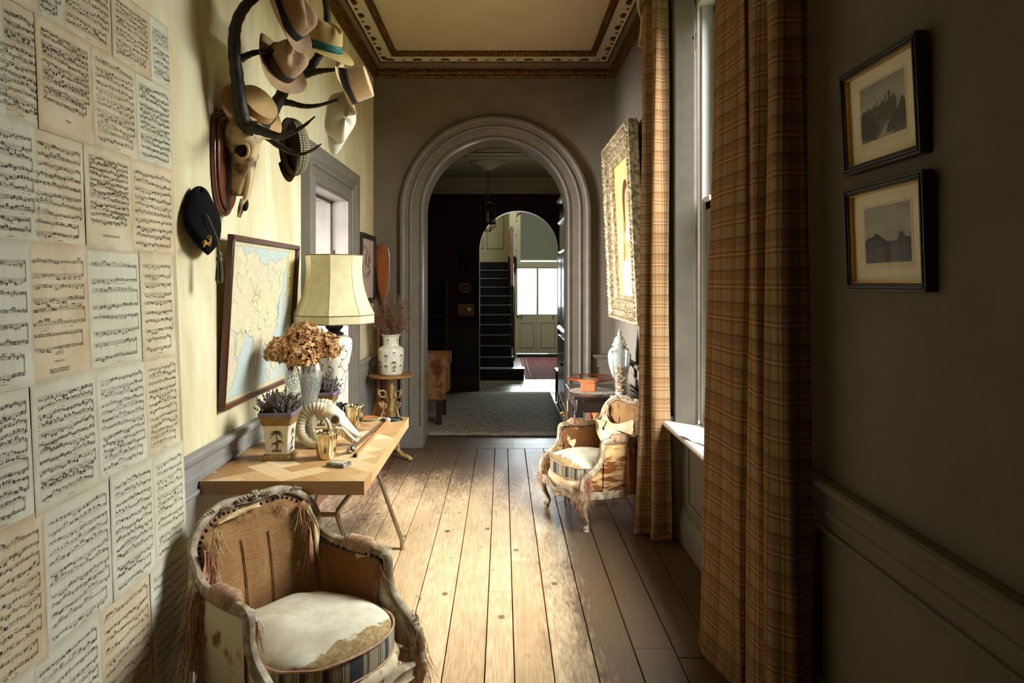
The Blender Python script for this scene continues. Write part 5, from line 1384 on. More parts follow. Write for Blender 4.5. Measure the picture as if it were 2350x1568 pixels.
g = G(); g.grid(lambda u, v: A4 @ V(((.122 - .018 * v) * math.cos(2 * PI * u), (.139 - .018 * v) * math.sin(2 * PI * u), .004 + .022 * v)), 48, 2, cu=True); g.obj('sweat_band', mat('leather_band', (84, 52, 32), .4), hc_)
g = G(); g.grid(lambda u, v: A4 @ V((.125 * math.cos(lerp(3.5, 5.9, u)) * (1 - .1 * v), .142 * math.sin(lerp(3.5, 5.9, u)) * (1 + .18 * v), -.018 * v)), 20, 5); g.obj('peak', mat('brown_peak', (82, 66, 44), .9), hc_, solid=.004)
# black velvet cap with tassel on a nail
vc = thing('velvet_cap', 'black velvet cap with gold embroidery and hanging tassel on the yellow wall', 'hat', (XL + .004, 2.80, 1.850))
M_VEL = mat('black_velvet', (13, 13, 15), .95, c2=(20, 20, 23), scale=14, spec=.1, bump=.2, bscale=16, bdist=.01)
g = G()
def vel(u, v):
    th = 2 * PI * u; ph = (v - .5) * PI * .998; c = math.cos(ph)
    y = .134 * c * math.sin(th); z = .128 * math.sin(ph); x = .052 * c * math.cos(th)
    x = max(x, -.030) + .03 + .015 * sstep(0, -.1, z) + .006 * math.sin(5 * z / .118 + 2 * th) * c
    y *= 1 + .04 * math.cos(3 * ph); y += .02 * (z / .118) * -1
    return V((x, y * (.92 - .25 * z / .118), z + .012 * math.sin(2 * th)))
g.grid(vel, 40, 26, cu=True); g.obj('cap', M_VEL, vc, sub=1)
g = G(); rr = random.Random(2)
for k in range(26):
    a = rr.uniform(0, 1); p = V((.088 - .015 * abs(a - .5), lerp(-.105, -.035, a), -.098 + .014 * rr.uniform(-1, 1) + .02 * a)); q = [p + V((rr.uniform(0, .004), rr.uniform(-.012, .012), rr.uniform(-.009, .009))) for _ in range(3)]
    g.tube(q, .0016, 5, 3)
g.obj('gold_embroidery', mat('gold_thread', (190, 140, 52), .4, .7), vc)
g = G(); g.tube([(.082, -.07, .02), (.095, -.045, -.03), (.10, -.005, -.085), (.098, .010, -.125)], .0026, 6, 6); g.ell((.098, .012, -.136), (.011, .011, .013), 12, 8); g.lathe([(.010, -.148), (.014, -.155), (.012, -.165)], 14, (.098, .012, 0))
for k in range(70):
    a = rr.uniform(0, 6.28); r = rr.uniform(.2, 1); g.tube([(.098 + .008 * r * math.cos(a), .012 + .008 * r * math.sin(a), -.16), (.098 + .014 * r * math.cos(a), .012 + .014 * r * math.sin(a), -.20), (.098 + .017 * r * math.cos(a), .012 + .017 * r * math.sin(a), -.248 + rr.uniform(-.008, .008))], .0014, 4)
g.obj('tassel', mat('sage_gold_silk', (120, 112, 76), .6, c2=(88, 82, 56), scale=80), vc, recalc=False)
g = G(); g.tube([(0, 0, .105), (.02, 0, .108)], .003, 6); g.obj('nail', M_BLACK, vc)
# =============================================================== armchairs
M_FRAME = mat('chalky_cream_frame', (190, 172, 142), .6, c2=(128, 112, 88), scale=24, lo=.32, hi=.6, bump=.2, bscale=90)
def burlap(name, a, b, k=1.0):
    t = NT(name); uv = t.n('UVMap', uv_map='UVMap').outputs[0]; s = t.n('SeparateXYZ', {0: uv})
    dn = t.noise(t.n('Mapping', {'Vector': uv, 'Scale': (60, 60, 1)}).outputs[0], 1, 3)
    wu = t.math('SINE', t.math('ADD', t.math('MULTIPLY', s.outputs[0], 1500 * k), t.math('MULTIPLY', dn, 5)))
    wv = t.math('SINE', t.math('ADD', t.math('MULTIPLY', s.outputs[1], 1500 * k), t.math('MULTIPLY', dn, 5)))
    h = t.math('MAXIMUM', wu, wv)
    st1 = t.noise(t.n('Mapping', {'Vector': uv, 'Scale': (420, 14, 1)}).outputs[0], 1, 2); st2 = t.noise(t.n('Mapping', {'Vector': uv, 'Scale': (14, 420, 1)}).outputs[0], 1, 2)
    f = t.math('ADD', t.math('MULTIPLY', h, .16), t.math('MULTIPLY', t.math('MAXIMUM', st1, st2), .75))
    c = t.ramp(f, [(.22, b), (.62, a)])
    big = t.ramp(t.noise(t.n('Mapping', {'Vector': uv, 'Scale': (6, 6, 1)}).outputs[0], 1, 4), [(.35, (0, 0, 0)), (.7, (255, 255, 255))])
    c = t.mix(t.math('MULTIPLY', big, .35), c, lin((150, 92, 62)))
    t.set(Base_Color=c, Roughness=.95, Specular_IOR_Level=.1); t.bump(h, .7, .0025); return t.m
M_BURL = burlap('burlap', (204, 160, 106), (118, 82, 50)); M_BURLD = burlap('brown_hessian', (180, 126, 76), (98, 60, 34))
M_CUSH = NT('calico_cushion')
n1 = M_CUSH.noise(M_CUSH.coord('Object'), 9, 5, .6)
uvc = M_CUSH.n('SeparateXYZ', {0: M_CUSH.n('UVMap', uv_map='UVMap').outputs[0]})
cal = M_CUSH.ramp(n1, [(.3, (196, 184, 158)), (.6, (220, 212, 192))])
patch = M_CUSH.math('ADD', uvc.outputs[1], M_CUSH.math('MULTIPLY', M_CUSH.math('SUBTRACT', M_CUSH.noise(M_CUSH.coord(), 14, 4, .6), .5), .5))
patch = M_CUSH.ramp(patch, [(.70, (0, 0, 0)), (.73, (255, 255, 255))])
cal = M_CUSH.mix(patch, cal, M_CUSH.ramp(M_CUSH.noise(M_CUSH.coord(), 60, 4), [(.35, (140, 114, 76)), (.65, (182, 156, 112))]))
M_CUSH.set(Base_Color=cal, Roughness=.9, Specular_IOR_Level=.15); M_CUSH.bump(M_CUSH.noise(M_CUSH.coord('Object', (1, 2, 1)), 9, 3, .5, .1), .3, .02); M_CUSH = M_CUSH.m
def ticking():
    t = NT('blue_ticking'); uv = t.n('UVMap', uv_map='UVMap').outputs[0]; s = t.n('SeparateXYZ', {0: uv})
    f = t.math('FRACT', t.math('MULTIPLY', s.outputs[0], 9.5))
    c = t.ramp(f, [(0, (176, 164, 132)), (.10, (40, 44, 52)), (.13, (176, 164, 132)), (.18, (40, 46, 56)), (.23, (182, 170, 138)), (.30, (70, 74, 80)), (.33, (176, 164, 132)), (.46, (30, 42, 72)), (.74, (168, 158, 128)), (.80, (70, 72, 78)), (.84, (178, 166, 134))], 'CONSTANT')
    c = t.mix(t.math('MULTIPLY', t.noise(t.coord(), 30, 4), .35), c, lin((140, 122, 94)))
    t.set(Base_Color=c, Roughness=.9); return t.m
M_TICK = ticking()
M_PRINT = mat('cream_sprig_print', (206, 190, 158), .9, c2=(136, 100, 64), scale=13, lo=.55, hi=.66, spec=.1)
M_TORN = mat('torn_rust_velvet', (198, 158, 108), .95, c2=(112, 64, 34), scale=8, stretch=(1, 1, 5), lo=.42, hi=.58, spec=.1)
M_CORD = mat('wound_cord', (196, 164, 128), .9, c2=(140, 96, 76), scale=30, stretch=(1, 4, 1))
M_PINK = mat('faded_pink_thread', (188, 132, 104), .9, c2=(146, 86, 62), scale=30); M_PALE = mat('pale_thread', (214, 194, 156), .9, c2=(196, 152, 96), scale=26)
M_NAIL = mat('blue_black_nails', (46, 48, 58), .4, .6)
M_PIPE = mat('pink_piping', (176, 128, 104), .85, c2=(200, 166, 130), scale=40)
M_DRAPE = mat('torn_calico', (226, 206, 166), .9, c2=(198, 156, 100), scale=8, lo=.45, hi=.7)
HALF = [(0, .500, .762), (.07, .499, .768), (.13, .494, .768), (.185, .484, .748), (.228, .468, .705), (.247, .452, .655), (.256, .430, .606), (.268, .395, .574), (.279, .34, .562), (.286, .27, .560), (.289, .19, .565), (.290, .135, .566), (.291, .112, .552), (.291, .108, .515), (.291, .103, .475), (.290, .076, .42), (.290, .015, .373), (.289, -.035, .340), (.288, -.056, .305), (.287, -.058, .265)]
def D(y): return y if y < .12 else .12 + (y - .12) * 1.155
HALF = [(a + .014 * sstep(.60, .66, c) * sstep(.2, .24, a), D(b), c) for a, b, c in HALF]
HP = cat(HALF, 5)
FULL = [(-a, b, c) for a, b, c in HP[:0:-1]] + HP
def seat_outline(th, k=1.0, dy=0.0):
    """plan of the seat: bowed front, narrower rounded back"""
    c, s = math.cos(th), math.sin(th)
    x = .262 * (abs(c) ** .62) * (1 if c > 0 else -1); yb = .225 + .235 * (abs(s) ** .72) * (1 if s > 0 else -1)
    x *= 1 - .16 * sstep(.05, .43, yb); yb -= (.045 * (1 - (x / .262) ** 2) + .025 * sstep(0, -.5, s)) if s < 0 else 0
    return (x * k, .19 + (yb - .19) * k + dy)
def strands(g, p, n, L, spread, rr, r=.0011, fall=(0, 0, -1), wid=(.03, .02, .01)):
    p = V((p[0], D(p[1]), p[2]))
    for _ in range(n):
        q = p + V((rr.uniform(-1, 1) * wid[0], rr.uniform(-1, 1) * wid[1], rr.uniform(-1, 1) * wid[2])); l = L * rr.uniform(.35, 1.15); P = [q]; d = V(fall) + V((rr.uniform(-1, 1), rr.uniform(-1, 1), rr.uniform(-.4, 1))) * spread
        for k in range(4):
            d = d.normalized(); q = q + d * l / 4; P.append(q); d = d + V((rr.uniform(-1, 1), rr.uniform(-1, 1), rr.uniform(-.9, .2))) * spread * .7
        g.tube(P, [r, r, r, r * .8, r * .4], 3, caps=False)
def armchair(label, loc, rz, seed, variant):
    rr = random.Random(seed); t = thing('armchair', label, 'armchair', loc, rz, 'tattered french tub armchairs')
    # carved frame: one rail sweeping post - arm - crest - arm - post
    prof = [(.021, -.010), (.021, .004), (.015, .013), (.008, .010), (.004, .016), (-.004, .016), (-.008, .010), (-.015, .013), (-.021, .004), (-.021, -.010), (-.012, -.016), (.012, -.016)]
    n = len(FULL); sc_ = [1 + .25 * math.exp(-((i - n / 2) / 10) ** 2) + (.12 if abs(i - n / 2) > n * .40 else 0) for i in range(n)]
    g = G(); g.sweep(FULL, prof, (1, 0, 0), sc_); fr = g.obj('frame', M_FRAME, t, ang=50)
    g = G()   # crest rosette, leaves, beading, arm scrolls
    for c_, s in (((0, .484, .788), 1.0), ((.15, .478, .772), .5), ((-.15, .478, .772), .5)):
        c_ = V((c_[0], D(c_[1]), c_[2]))
        if s == 1.0:
            for k in range(6): a = k * PI / 3; g.ell(c_ + V((.013 * math.cos(a), -.010, .012 * math.sin(a))), (.009, .007, .009), 8, 6)
            g.ell(c_ + V((0, -.016, 0)), .007, 8, 6)
        for sd in (-1, 1):
            for k in range(4):
                p = c_ + V((sd * (.018 + .014 * k) * (1 if s == 1 else .7), -.008, -.004 - .0035 * k)); g.tube([p, p + V((sd * .012, -.003, .010)), p + V((sd * .022, 0, .004))], [.0055 * s + .001, .0045 * s + .001, .0015], 6, 3)
    g.obj('crest_carving', M_FRAME, fr)
    for s in (-1, 1):
        g = G(); g.ell((s * .290, .118, .566), (.024, .020, .014), 12, 8)
        for k in range(10):
            a = k * .62; g.ell((s * .290 + .012 * (1 - k / 12) * math.cos(a), .112, .566 + .012 * (1 - k / 12) * math.sin(a)), (.0035, .004, .0035), 6, 4)
        g.obj('arm_scroll', M_FRAME, fr)
    # nail heads along the inner edge of the crest
    g = G(); acc = 0
    for i in range(1, n):
        a, b = V(FULL[i - 1]), V(FULL[i])
        acc += (b - a).length
        if acc > .0165 and 30 < i < n - 30:
            acc = 0; m = (a + b) / 2; d = (b - a).normalized(); inw = V((0, -1, 0)); dn = (V((0, .48, .45)) - m); dn -= d * dn.dot(d); dn.normalize(); p = m + dn * .024 + inw * .008; g.ell(p, (.0072, .0072, .0072), 8, 5)
    g.obj('nail_trim', M_NAIL, fr)
    # front legs, back legs
    for s in (-1, 1):
        g = G(); g.tube([(s * .284, -.050, .285), (s * .287, -.056, .24), (s * .289, -.058, .19), (s * .283, -.040, .115), (s * .271, -.006, .055), (s * .274, -.012, .026), (s * .282, -.028, .014)], [.024, .031, .031, .022, .015, .015, .017], 12, 5); g.lathe([(.020, 0), (.022, .008), (.016, .02)], 14, (s * .281, -.022, 0))
        g.tube([(s * .282 + .0, -.028 + .012 * math.cos(a), .020 + .012 * math.sin(a)) for a in [k * .5 for k in range(13)]], .006, 6)
        for k in range(5): g.ell((s * .291, -.086 + .003 * k, .225 - .018 * k), (.012 - .0016 * k, .006, .011), 8, 5)
        g.obj('leg', M_FRAME, t)
        g = G(); g.tube([(s * .215, .475, .34), (s * .225, .495, .20), (s * .238, .55, .03), (s * .24, .56, 0)], [.022, .022, .016, .015], 10, 4); g.obj('leg', M_FRAME, t)
    # seat rails
    path = []
    for k in range(41):
        u = k / 40 * 2 - 1; x = .275 * u; path.append((x, -.052 - .052 * (1 - u * u), .218 - .012 * math.cos(u * PI * 2) - .016 * math.exp(-(u / .18) ** 2)))
    rp = [(-.016, -.024), (.008, -.030), (.016, -.022), (.010, -.012), (.012, .012), (.018, .020), (.012, .032), (-.016, .032)]
    g = G(); g.sweep(path, [(a, b) for a, b in rp], (0, 0, 1))
    for k in range(-4, 5):
        p = V((.024 * k, -.118 + .0026 * k * k * .4, .198 + .004 * abs(k))); g.ell(p, (.012, .008, .010 - .001 * abs(k)), 8, 5)
    g.obj('front_rail', M_FRAME, t, ang=40)
    for s in (-1, 1):
        g = G(); g.sweep([(s * .282, -.03, .232), (s * .284, .10, .222), (s * .280, .26, .218), (s * .264, .41, .224), (s * .218, .49, .236)], [(-.014, -.022), (.014, -.022), (.016, 0), (.012, .024), (-.014, .024)], (0, 0, 1)); g.obj('side_rail', M_FRAME, t)
    # upholstery shells ruled between the frame and the seat line
    i0 = 24; arm_i = [i for i in range(n) if FULL[i][2] > .555 or abs(FULL[i][0]) < .2]
    lo_i, hi_i = arm_i[0], arm_i[-1]
    def fpt(u): f = lerp(lo_i, hi_i, u); i = min(int(f), n - 2); return V(FULL[i]).lerp(V(FULL[i + 1]), f - i)
    def shell_(off, zb, yk, bulge):
        def fn(u, v):
            p = fpt(u); c_ = V((0, .16, p.z)); d = (c_ - p); d.z = 0; d.normalize()
            b = V((p.x * .965, lerp(p.y, .15, .04 if yk else -.02) - (.045 if yk and p.y > .3 else 0), zb)); q = p.lerp(b, v); q.z = lerp(p.z - .012, zb, v)
            q += d * (off + bulge * math.sin(PI * v) * 1.0)
            if yk and abs(p.x) < .235: q += d * (.0028 * math.cos(p.x * 48) * math.sin(PI * v))
            return q
        return fn
    ua = next(k / 200 for k in range(201) if abs(fpt(k / 200).x) < .266 and fpt(k / 200).y > .36); ub = 1 - ua
    inn = shell_(.014, .30, True, .022)
    # arc lengths for cloth coordinates in metres
    def uvf(a, b): return lambda u, v: (lerp(a, b, u) * 1.75, v * .36)
    g = G(); g.grid(lambda u, v: inn(lerp(ua, ub, u), v), 60, 18, uvf=uvf(ua, ub)); g.obj('backrest', M_BURL, t, recalc=False)
    g = G()
    for xx in (-.07, .06):
        uu = min(range(201), key=lambda k: abs(fpt(k / 200).x - xx) + (0 if fpt(k / 200).y > .4 else 9)) / 200
        g.tube([inn(uu + .012 * (v - .5), v) + V((0, -.004, 0)) for v in [.25 + .07 * k for k in range(11)]], .0022, 6)
    g.obj('pleat', M_BURLD, t)
    for a, b in ((0, ua), (ub, 1)):
        g = G(); g.grid(lambda u, v: inn(lerp(a, b, u), v), 24, 14, uvf=uvf(a, b)); g.obj('side_panel', M_BURLD, t, recalc=False)
    out = shell_(-.008, .235, False, -.012)
    g = G(); g.grid(lambda u, v: out(u, v), 90, 12, uvf=uvf(0, 1)); g.obj('outer_cover', M_PRINT if variant == 0 else M_TORN, t, recalc=False)
    # front edge of the arm panels
    for s in (-1, 1):
        g = G(); q = [p for p in HP if p[1] < .20 and p[2] < .56]
        g.prism([(s * (p[0] + .004), p[1] + .012, p[2]) for p in q] + [(s * .284, .26, .26), (s * .284, .26, .55)], (-s * .016, 0, 0)); g.obj('arm_front', M_PRINT if variant == 0 else M_TORN, t)
    # wound arm pads
    for s in (-1, 1):
        q = [V((s * (p[0] - .004), p[1], p[2] + .016)) for p in HP if .165 < p[1] < .345 and p[2] > .55]; m = len(q) * 8
        qq = [q[min(int(i / 8), len(q) - 2)].lerp(q[min(int(i / 8), len(q) - 2) + 1], i / 8 - min(int(i / 8), len(q) - 2)) for i in range((len(q) - 1) * 8 + 1)]
        rs_ = [.031 * min(1, (4 * k / len(qq)) ** .5, (4 * (1 - k / (len(qq) - 1)) + .02) ** .5) * (1 + .05 * math.sin(k * 1.6)) + .002 for k in range(len(qq))]
        g = G(); g.tube(qq, rs_, 14); g.obj('arm_pad', M_CORD, t)
    # seat deck and loose cushion
    g = G(); g.grid(lambda u, v: V((*seat_outline(2 * PI * u, lerp(1.0, .97, v)), lerp(.235, .31, v))), 72, 4, cu=True); g.poly([(*seat_outline(2 * PI * k / 72, .97), .31) for k in range(72)]); g.obj('seat_deck', M_PRINT if variant == 0 else M_TORN, t)
    lay = [(.90, .300, 1.0), (.96, .304, .98), (.985, .318, .95), (.992, .345, .92), (.985, .376, .9), (.955, .394, .86), (.88, .408, .76), (.76, .421, .66), (.58, .432, .5), (.38, .438, .3), (.18, .441, .15), (.004, .442, 0)]
    def cu(u, v):
        f = v * (len(lay) - 1); i = min(int(f), len(lay) - 2); k, z, _ = [lerp(a, b, f - i) for a, b in zip(lay[i], lay[i + 1])]; th = 2 * PI * u
        x, y = seat_outline(th, k, -.012); w = .004 * math.sin(x * 21 + 1) * math.cos(y * 17) + .003 * math.sin(9 * th + 3) * k ** 3
        return V((x, y, z + w - .018 * sstep(-.05, -.1, y - .1) * 0))
    def cuv(u, v):
        f = v * (len(lay) - 1); i = min(int(f), len(lay) - 2); th = 2 * PI * u; front = max(0, -math.sin(th)) ** .5
        return (u, lerp(lay[i][2], lay[i + 1][2], f - i) * front)
    g = G(); g.grid(cu, 96, 22, cu=True, uvf=cuv); cs_ = g.obj('seat_cushion', M_CUSH, t)
    def bs(u, v):
        th = lerp(PI + .1, 2 * PI - .1, u); x, y = seat_outline(th, .998 + .008 * math.sin(v * PI), -.012); return V((x, y, lerp(.310, .385, v) + .003 * math.sin(th * 8)))
    g = G(); g.grid(bs, 60, 6); g.obj('ticking_border', M_TICK, cs_)
    for z, k in ((.388, .996), (.306, .995)):
        g = G(); g.tube([(*seat_outline(2 * PI * j / 80, k, -.012), z + .002 * math.sin(j * .9)) for j in range(80)], .0045, 8, closed=True); g.obj('piping', M_PIPE, cs_)
    # padded apron above the front rail
    g = G(); g.tube([(x, y + .004, .272 + .004 * math.sin(x * 40)) for x, y in [seat_outline(lerp(PI + .12, 2 * PI - .12, k / 40), .97, -.006) for k in range(41)]], [.034 * (1 + .08 * math.sin(k * 1.3)) for k in range(41)], 14); g.obj('apron', M_PRINT if variant == 0 else M_DRAPE, t)
    # frayed threads
    ga, gp = G(), G()
    for s in (-1, 1):
        strands(ga, (s * .30, -.02, .35), 90, .16, .35, rr, wid=(.012, .03, .04)); strands(ga, (s * .292, -.06, .28), 90, .15, .4, rr, wid=(.02, .02, .03)); strands(gp, (s * .286, -.04, .32), 50, .14, .4, rr, wid=(.02, .03, .03))
        strands(ga, (s * .215, .42, .60), 80, .22, .22, rr, wid=(.02, .012, .06)); strands(gp, (s * .205, .42, .62), 70, .2, .25, rr, wid=(.02, .012, .05)); strands(gp, (s * .19, .43, .70), 40, .12, .3, rr, wid=(.03, .008, .02))
        strands(ga, (s * .262, .12, .52), 30, .10, .5, rr, wid=(.01, .02, .02))
    strands(ga, (-.300, .36, .53) if variant == 0 else (.31, .3, .5), 120, .34, .2, rr, wid=(.014, .03, .03)); strands(gp, (-.296, .38, .56), 60, .22, .35, rr, wid=(.014, .03, .03))
    for _ in range(26):
        th = rr.uniform(PI + .2, 2 * PI - .2); x, y = seat_outline(th, 1.05); strands(ga if rr.random() < .6 else gp, (x, y, .285), 5, .06, .6, rr, .0009, wid=(.015, .006, .02))
    for _ in range(12):
        x = rr.uniform(-.18, .18); strands(gp if rr.random() < .5 else ga, (x, .462, .735), 4, .07, .5, rr, .0008, wid=(.03, .004, .01))
    ga.obj('frayed_threads', M_PINK, t, recalc=False)['kind'] = 'stuff'; gp.obj('pale_threads', M_PALE, t, recalc=False)['kind'] = 'stuff'
    # torn strips of old cover
    def rag(pts, w, m, ph=0):
        q = [V((p[0], D(p[1]), p[2])) for p in cat(pts, 6)]; g = G(); nn = len(q)
        def fn(u, v):
            f = u * (nn - 1); i = min(int(f), nn - 2); p = q[i].lerp(q[i + 1], f - i); d = (q[i + 1] - q[i]).normalized(); sd = d.cross(V((.2, -1, .3))).normalized(); k = (v - .5)
            return p + sd * k * w * (1 + .35 * math.sin(9 * u + ph)) + V((0, -1, .3)) * (.0035 * math.sin(k * 7 + u * 7 + ph) * (1 - .3 * u))
        g.grid(fn, 30, 10); g.obj('torn_strip', m, t, solid=.0016)
    if variant == 0:
        rag([(.19, .448, .715), (.215, .425, .66), (.205, .40, .58), (.20, .39, .49)], .035, M_PINK, 1); rag([(.205, .43, .70), (.225, .405, .62), (.215, .385, .52)], .022, M_PALE, 2); rag([(-.16, .462, .725), (-.06, .466, .742), (.02, .47, .748)], .016, M_PALE, 4); rag([(-.225, .42, .66), (-.245, .40, .58), (-.262, .38, .50)], .03, M_PINK, 3)
    else:
        rag([(-.215, .40, .60), (-.12, .40, .57), (.02, .42, .585), (.14, .42, .61), (.2, .40, .63)], .075, M_DRAPE, 1); rag([(-.2, .38, .60), (-.19, .37, .53), (-.1, .36, .50), (.08, .37, .51), (.19, .36, .52)], .09, M_DRAPE, 2); rag([(-.2, .44, .70), (-.205, .42, .64), (-.19, .40, .58)], .04, M_DRAPE, 3); rag([(-.262, .14, .50), (-.25, .15, .46), (-.22, .19, .44)], .05, M_DRAPE, 5)
    return t
def facing(dx, dy): return math.atan2(dy, dx) + PI / 2
fx, fy = .796, -.605                                   # near chair faces the corridor
mid = V(((-.445 - .794) / 2 + fx * .115, (2.663 + 2.204) / 2 + fy * .115 - .055))
armchair('tattered cream armchair with burlap back in front of the parquet table', (mid.x, mid.y, 0), facing(fx, fy), 1, 0)
far_chair = armchair('tattered cream armchair with torn calico beside the plaid curtain', ((.325 + .554) / 2, (4.94 + 4.40) / 2, 0), facing(-.92, -.39), 2, 1)
far_chair.scale = (1, .89, 1)
# =============================================================== plaid curtains
def plaid():
    t = NT('plaid_wool'); uv = t.n('UVMap', uv_map='UVMap').outputs[0]; s = t.n('SeparateXYZ', {0: uv})
    col = lin((160, 134, 100))
    col = t.mix(t.math('MULTIPLY', t.noise(t.n('Mapping', {'Vector': uv, 'Scale': (300, 300, 1)}).outputs[0], 1, 3), .4), col, lin((128, 100, 70)))
    for axis in (0, 1):
        f = t.math('FRACT', t.math('MULTIPLY', s.outputs[axis], 1 / .128))
        def line(pos, w, c, a):
            global_m = t.n('Math', {0: f, 1: pos, 2: w}, operation='COMPARE').outputs[0]
            return t.mix(t.math('MULTIPLY', global_m, a), line.col, lin(c))
        line.col = col
        for pos, w, c, a in ((.75, .17, (126, 86, 56), .45), (.29, .032, (122, 62, 46), .55), (.43, .032, (122, 62, 46), .55), (.36, .016, (196, 160, 104), .5), (.86, .014, (76, 52, 32), .7)):
            line.col = line(pos, w, c, a)
        col = line.col
    df = t.n('BsdfDiffuse', {'Color': col, 'Roughness': .5}); tl = t.n('BsdfTranslucent', {'Color': col}); mx = t.n('MixShader', {0: .03, 1: df.outputs[0], 2: tl.outputs[0]}); t.put(t.out.inputs[0], mx.outputs[0])
    return t.m
M_PLAID = plaid()
def curtain(label, top, bot, z0, z1, seed):
    """top/bot: plan polylines (x, y) of the folded cloth at the heading and at the hem"""
    A = cat(top, 10); B = cat(bot, 10); n = len(A) - 1; rr = random.Random(seed)
    L = [0]
    for i in range(n): L.append(L[-1] + math.hypot(B[i + 1][0] - B[i][0], B[i + 1][1] - B[i][1]))
    t = thing('plaid_curtain', label, 'curtain', (B[n // 2][0], B[n // 2][1], 0)); ox, oy = B[n // 2][0], B[n // 2][1]
    def fn(u, v):
        i = min(int(u * n + 1e-6), n); k = sstep(0, 1, v); k = v ** .8
        x = lerp(B[i][0], A[i][0], k); y = lerp(B[i][1], A[i][1], k)
        z = lerp(z0, z1, v); x += .006 * math.sin(z * 2.4 + i * .22 + seed); y += .006 * math.sin(z * 1.9 + i * .31)
        return V((x - ox, y - oy, z))
    g = G(); g.grid(fn, n, 40, uvf=lambda u, v: (L[min(int(round(u * n)), n)], lerp(z0, z1, v)))
    g.obj('cloth', M_PLAID, t, solid=.0025)
    g = G(); g.grid(lambda u, v: fn(u, v * .012) + V((-.002, 0, .0)), n, 1, uvf=lambda u, v: (L[min(int(round(u * n)), n)], z0 + .03 * v)); g.obj('hem', M_PLAID, t, solid=.006)
    return t
far_b = [(1.035, 4.225), (1.0, 4.235), (.93, 4.22), (.915, 4.265), (.95, 4.30), (.985, 4.31), (.94, 4.335), (.862, 4.335), (.838, 4.375), (.87, 4.405), (.94, 4.415), (.96, 4.435), (.90, 4.45), (.905, 4.475), (.96, 4.49), (1.02, 4.50)]
far_t = [(1.03, 4.30), (1.0, 4.31), (.955, 4.30), (.94, 4.33), (.97, 4.365), (.99, 4.38), (.96, 4.395), (.925, 4.405), (.915, 4.43), (.945, 4.455), (.985, 4.47), (.97, 4.49), (.935, 4.51), (.925, 4.53), (.96, 4.55), (1.0, 4.57)]
curtain('plaid wool curtain hanging at the far side of the window', far_t, far_b, .012, 3.42, 1)
near_b = [(1.0, 3.10), (.95, 3.09), (.90, 3.08), (.862, 3.03), (.862, 2.93), (.885, 2.80), (.915, 2.67), (.955, 2.66), (.965, 2.63), (.92, 2.60), (.90, 2.51), (.905, 2.45), (.95, 2.425), (.965, 2.41), (.915, 2.39), (.90, 2.35), (.91, 2.30), (.95, 2.275), (1.0, 2.28), (1.03, 2.30)]
near_t = [(1.0, 3.02), (.97, 3.015), (.945, 3.01), (.93, 2.98), (.925, 2.90), (.925, 2.80), (.925, 2.66), (.955, 2.65), (.97, 2.625), (.935, 2.595), (.92, 2.53), (.925, 2.48), (.955, 2.46), (.97, 2.45), (.935, 2.43), (.92, 2.38), (.925, 2.33), (.955, 2.31), (.99, 2.31), (1.03, 2.33)]
curtain('plaid wool curtain hanging at the near side of the window', near_t, near_b, .012, 3.42, 2)
pc = thing('curtain_pole', 'wooden curtain pole above the tall window', 'curtain pole', (.965, 3.5, 3.46))
g = G(); g.tube([(0, -1.2, 0), (0, 1.28, 0)], .024, 16); g.obj('pole', M_DARKW, pc)
g = G()
for y in (-1.1, 1.05): g.box((-.012, y - .012, -.012), (.125, y + .012, .012))
g.obj('bracket', M_BRONZE, pc)
for k in range(7):
    for y0 in (-1.08 + .10 * k, .78 + .055 * k):
        g = G(); g.tube([(.030 * math.cos(a), y0, -.006 + .034 * math.sin(a)) for a in [j * PI / 8 for j in range(16)]], .0035, 6, closed=True); g.obj('ring', M_BRASS, pc)
ff = thing('curtain_finial', 'cream carved acanthus drop hanging over the top of the far curtain', 'carving', at(1478, 10, 4.72))
M_CARV = mat('cream_carving', (206, 190, 158), .6, c2=(176, 152, 112), scale=20, bump=.3, bscale=40)
g = G()
def fr_(px, py, Y=4.72): return at(px, py, Y) - V(at(1478, 10, 4.72))
g.tube([fr_(1484, -30), fr_(1478, 10), fr_(1475, 45), fr_(1473, 70), fr_(1470, 92), fr_(1468, 106)], [.04, .022, .016, .014, .012, .015], 10, 6)
g.tube([fr_(1500, -20), fr_(1490, 8), fr_(1482, 28), fr_(1480, 55), fr_(1476, 72)], [.045, .03, .018, .012, .008], 10, 6)
g.tube([fr_(1470, -20), fr_(1467, 14), fr_(1470, 36), fr_(1474, 48)], [.03, .018, .01, .006], 10, 6)
for a, b in ((1505, 0), (1494, 14), (1484, 30)): g.ell(fr_(a, b, 4.70), (.028, .02, .028), 10, 7)
g.obj('leaf', M_CARV, ff)
hk = thing('curtain_hook', 'small pale metal curtain hook on the window casing', 'hook', (XR - .042, 4.315, 2.555))
g = G(); g.tube([(0, 0, 0), (-.045, 0, 0), (-.06, .0, .01), (-.06, 0, .035)], .006, 8, 3); g.lathe([(.016, 0), (.012, .008)], 12, axis=(-1, 0, 0)); g.obj('hook', mat('pale_metal', (190, 186, 176), .3, .9), hk)
bk_ = thing('booklet', 'open printed booklet lying on the window board', 'booklet', (1.105, 3.72, WZ0 + .001), .3)
g = G(); g.grid(lambda u, v: V((lerp(-.09, .09, u), lerp(-.16, .16, v), .004 + .008 * abs(math.sin(v * 2 * PI)))), 4, 20); g.obj('pages', mat('white_paper', (226, 222, 212), .7), bk_, solid=.003)
g = G()
for k in range(16):
    y = -.14 + .0175 * k; g.box((-.06, y, .0125 + .008 * abs(math.sin((y + .16) / .32 * 2 * PI)) - .0062), (.05 + .02 * math.sin(k * 3), y + .004, .0129 + .008 * abs(math.sin((y + .16) / .32 * 2 * PI)) - .0045))
g.obj('print_lines', mat('grey_print', (150, 148, 142), .8), bk_)

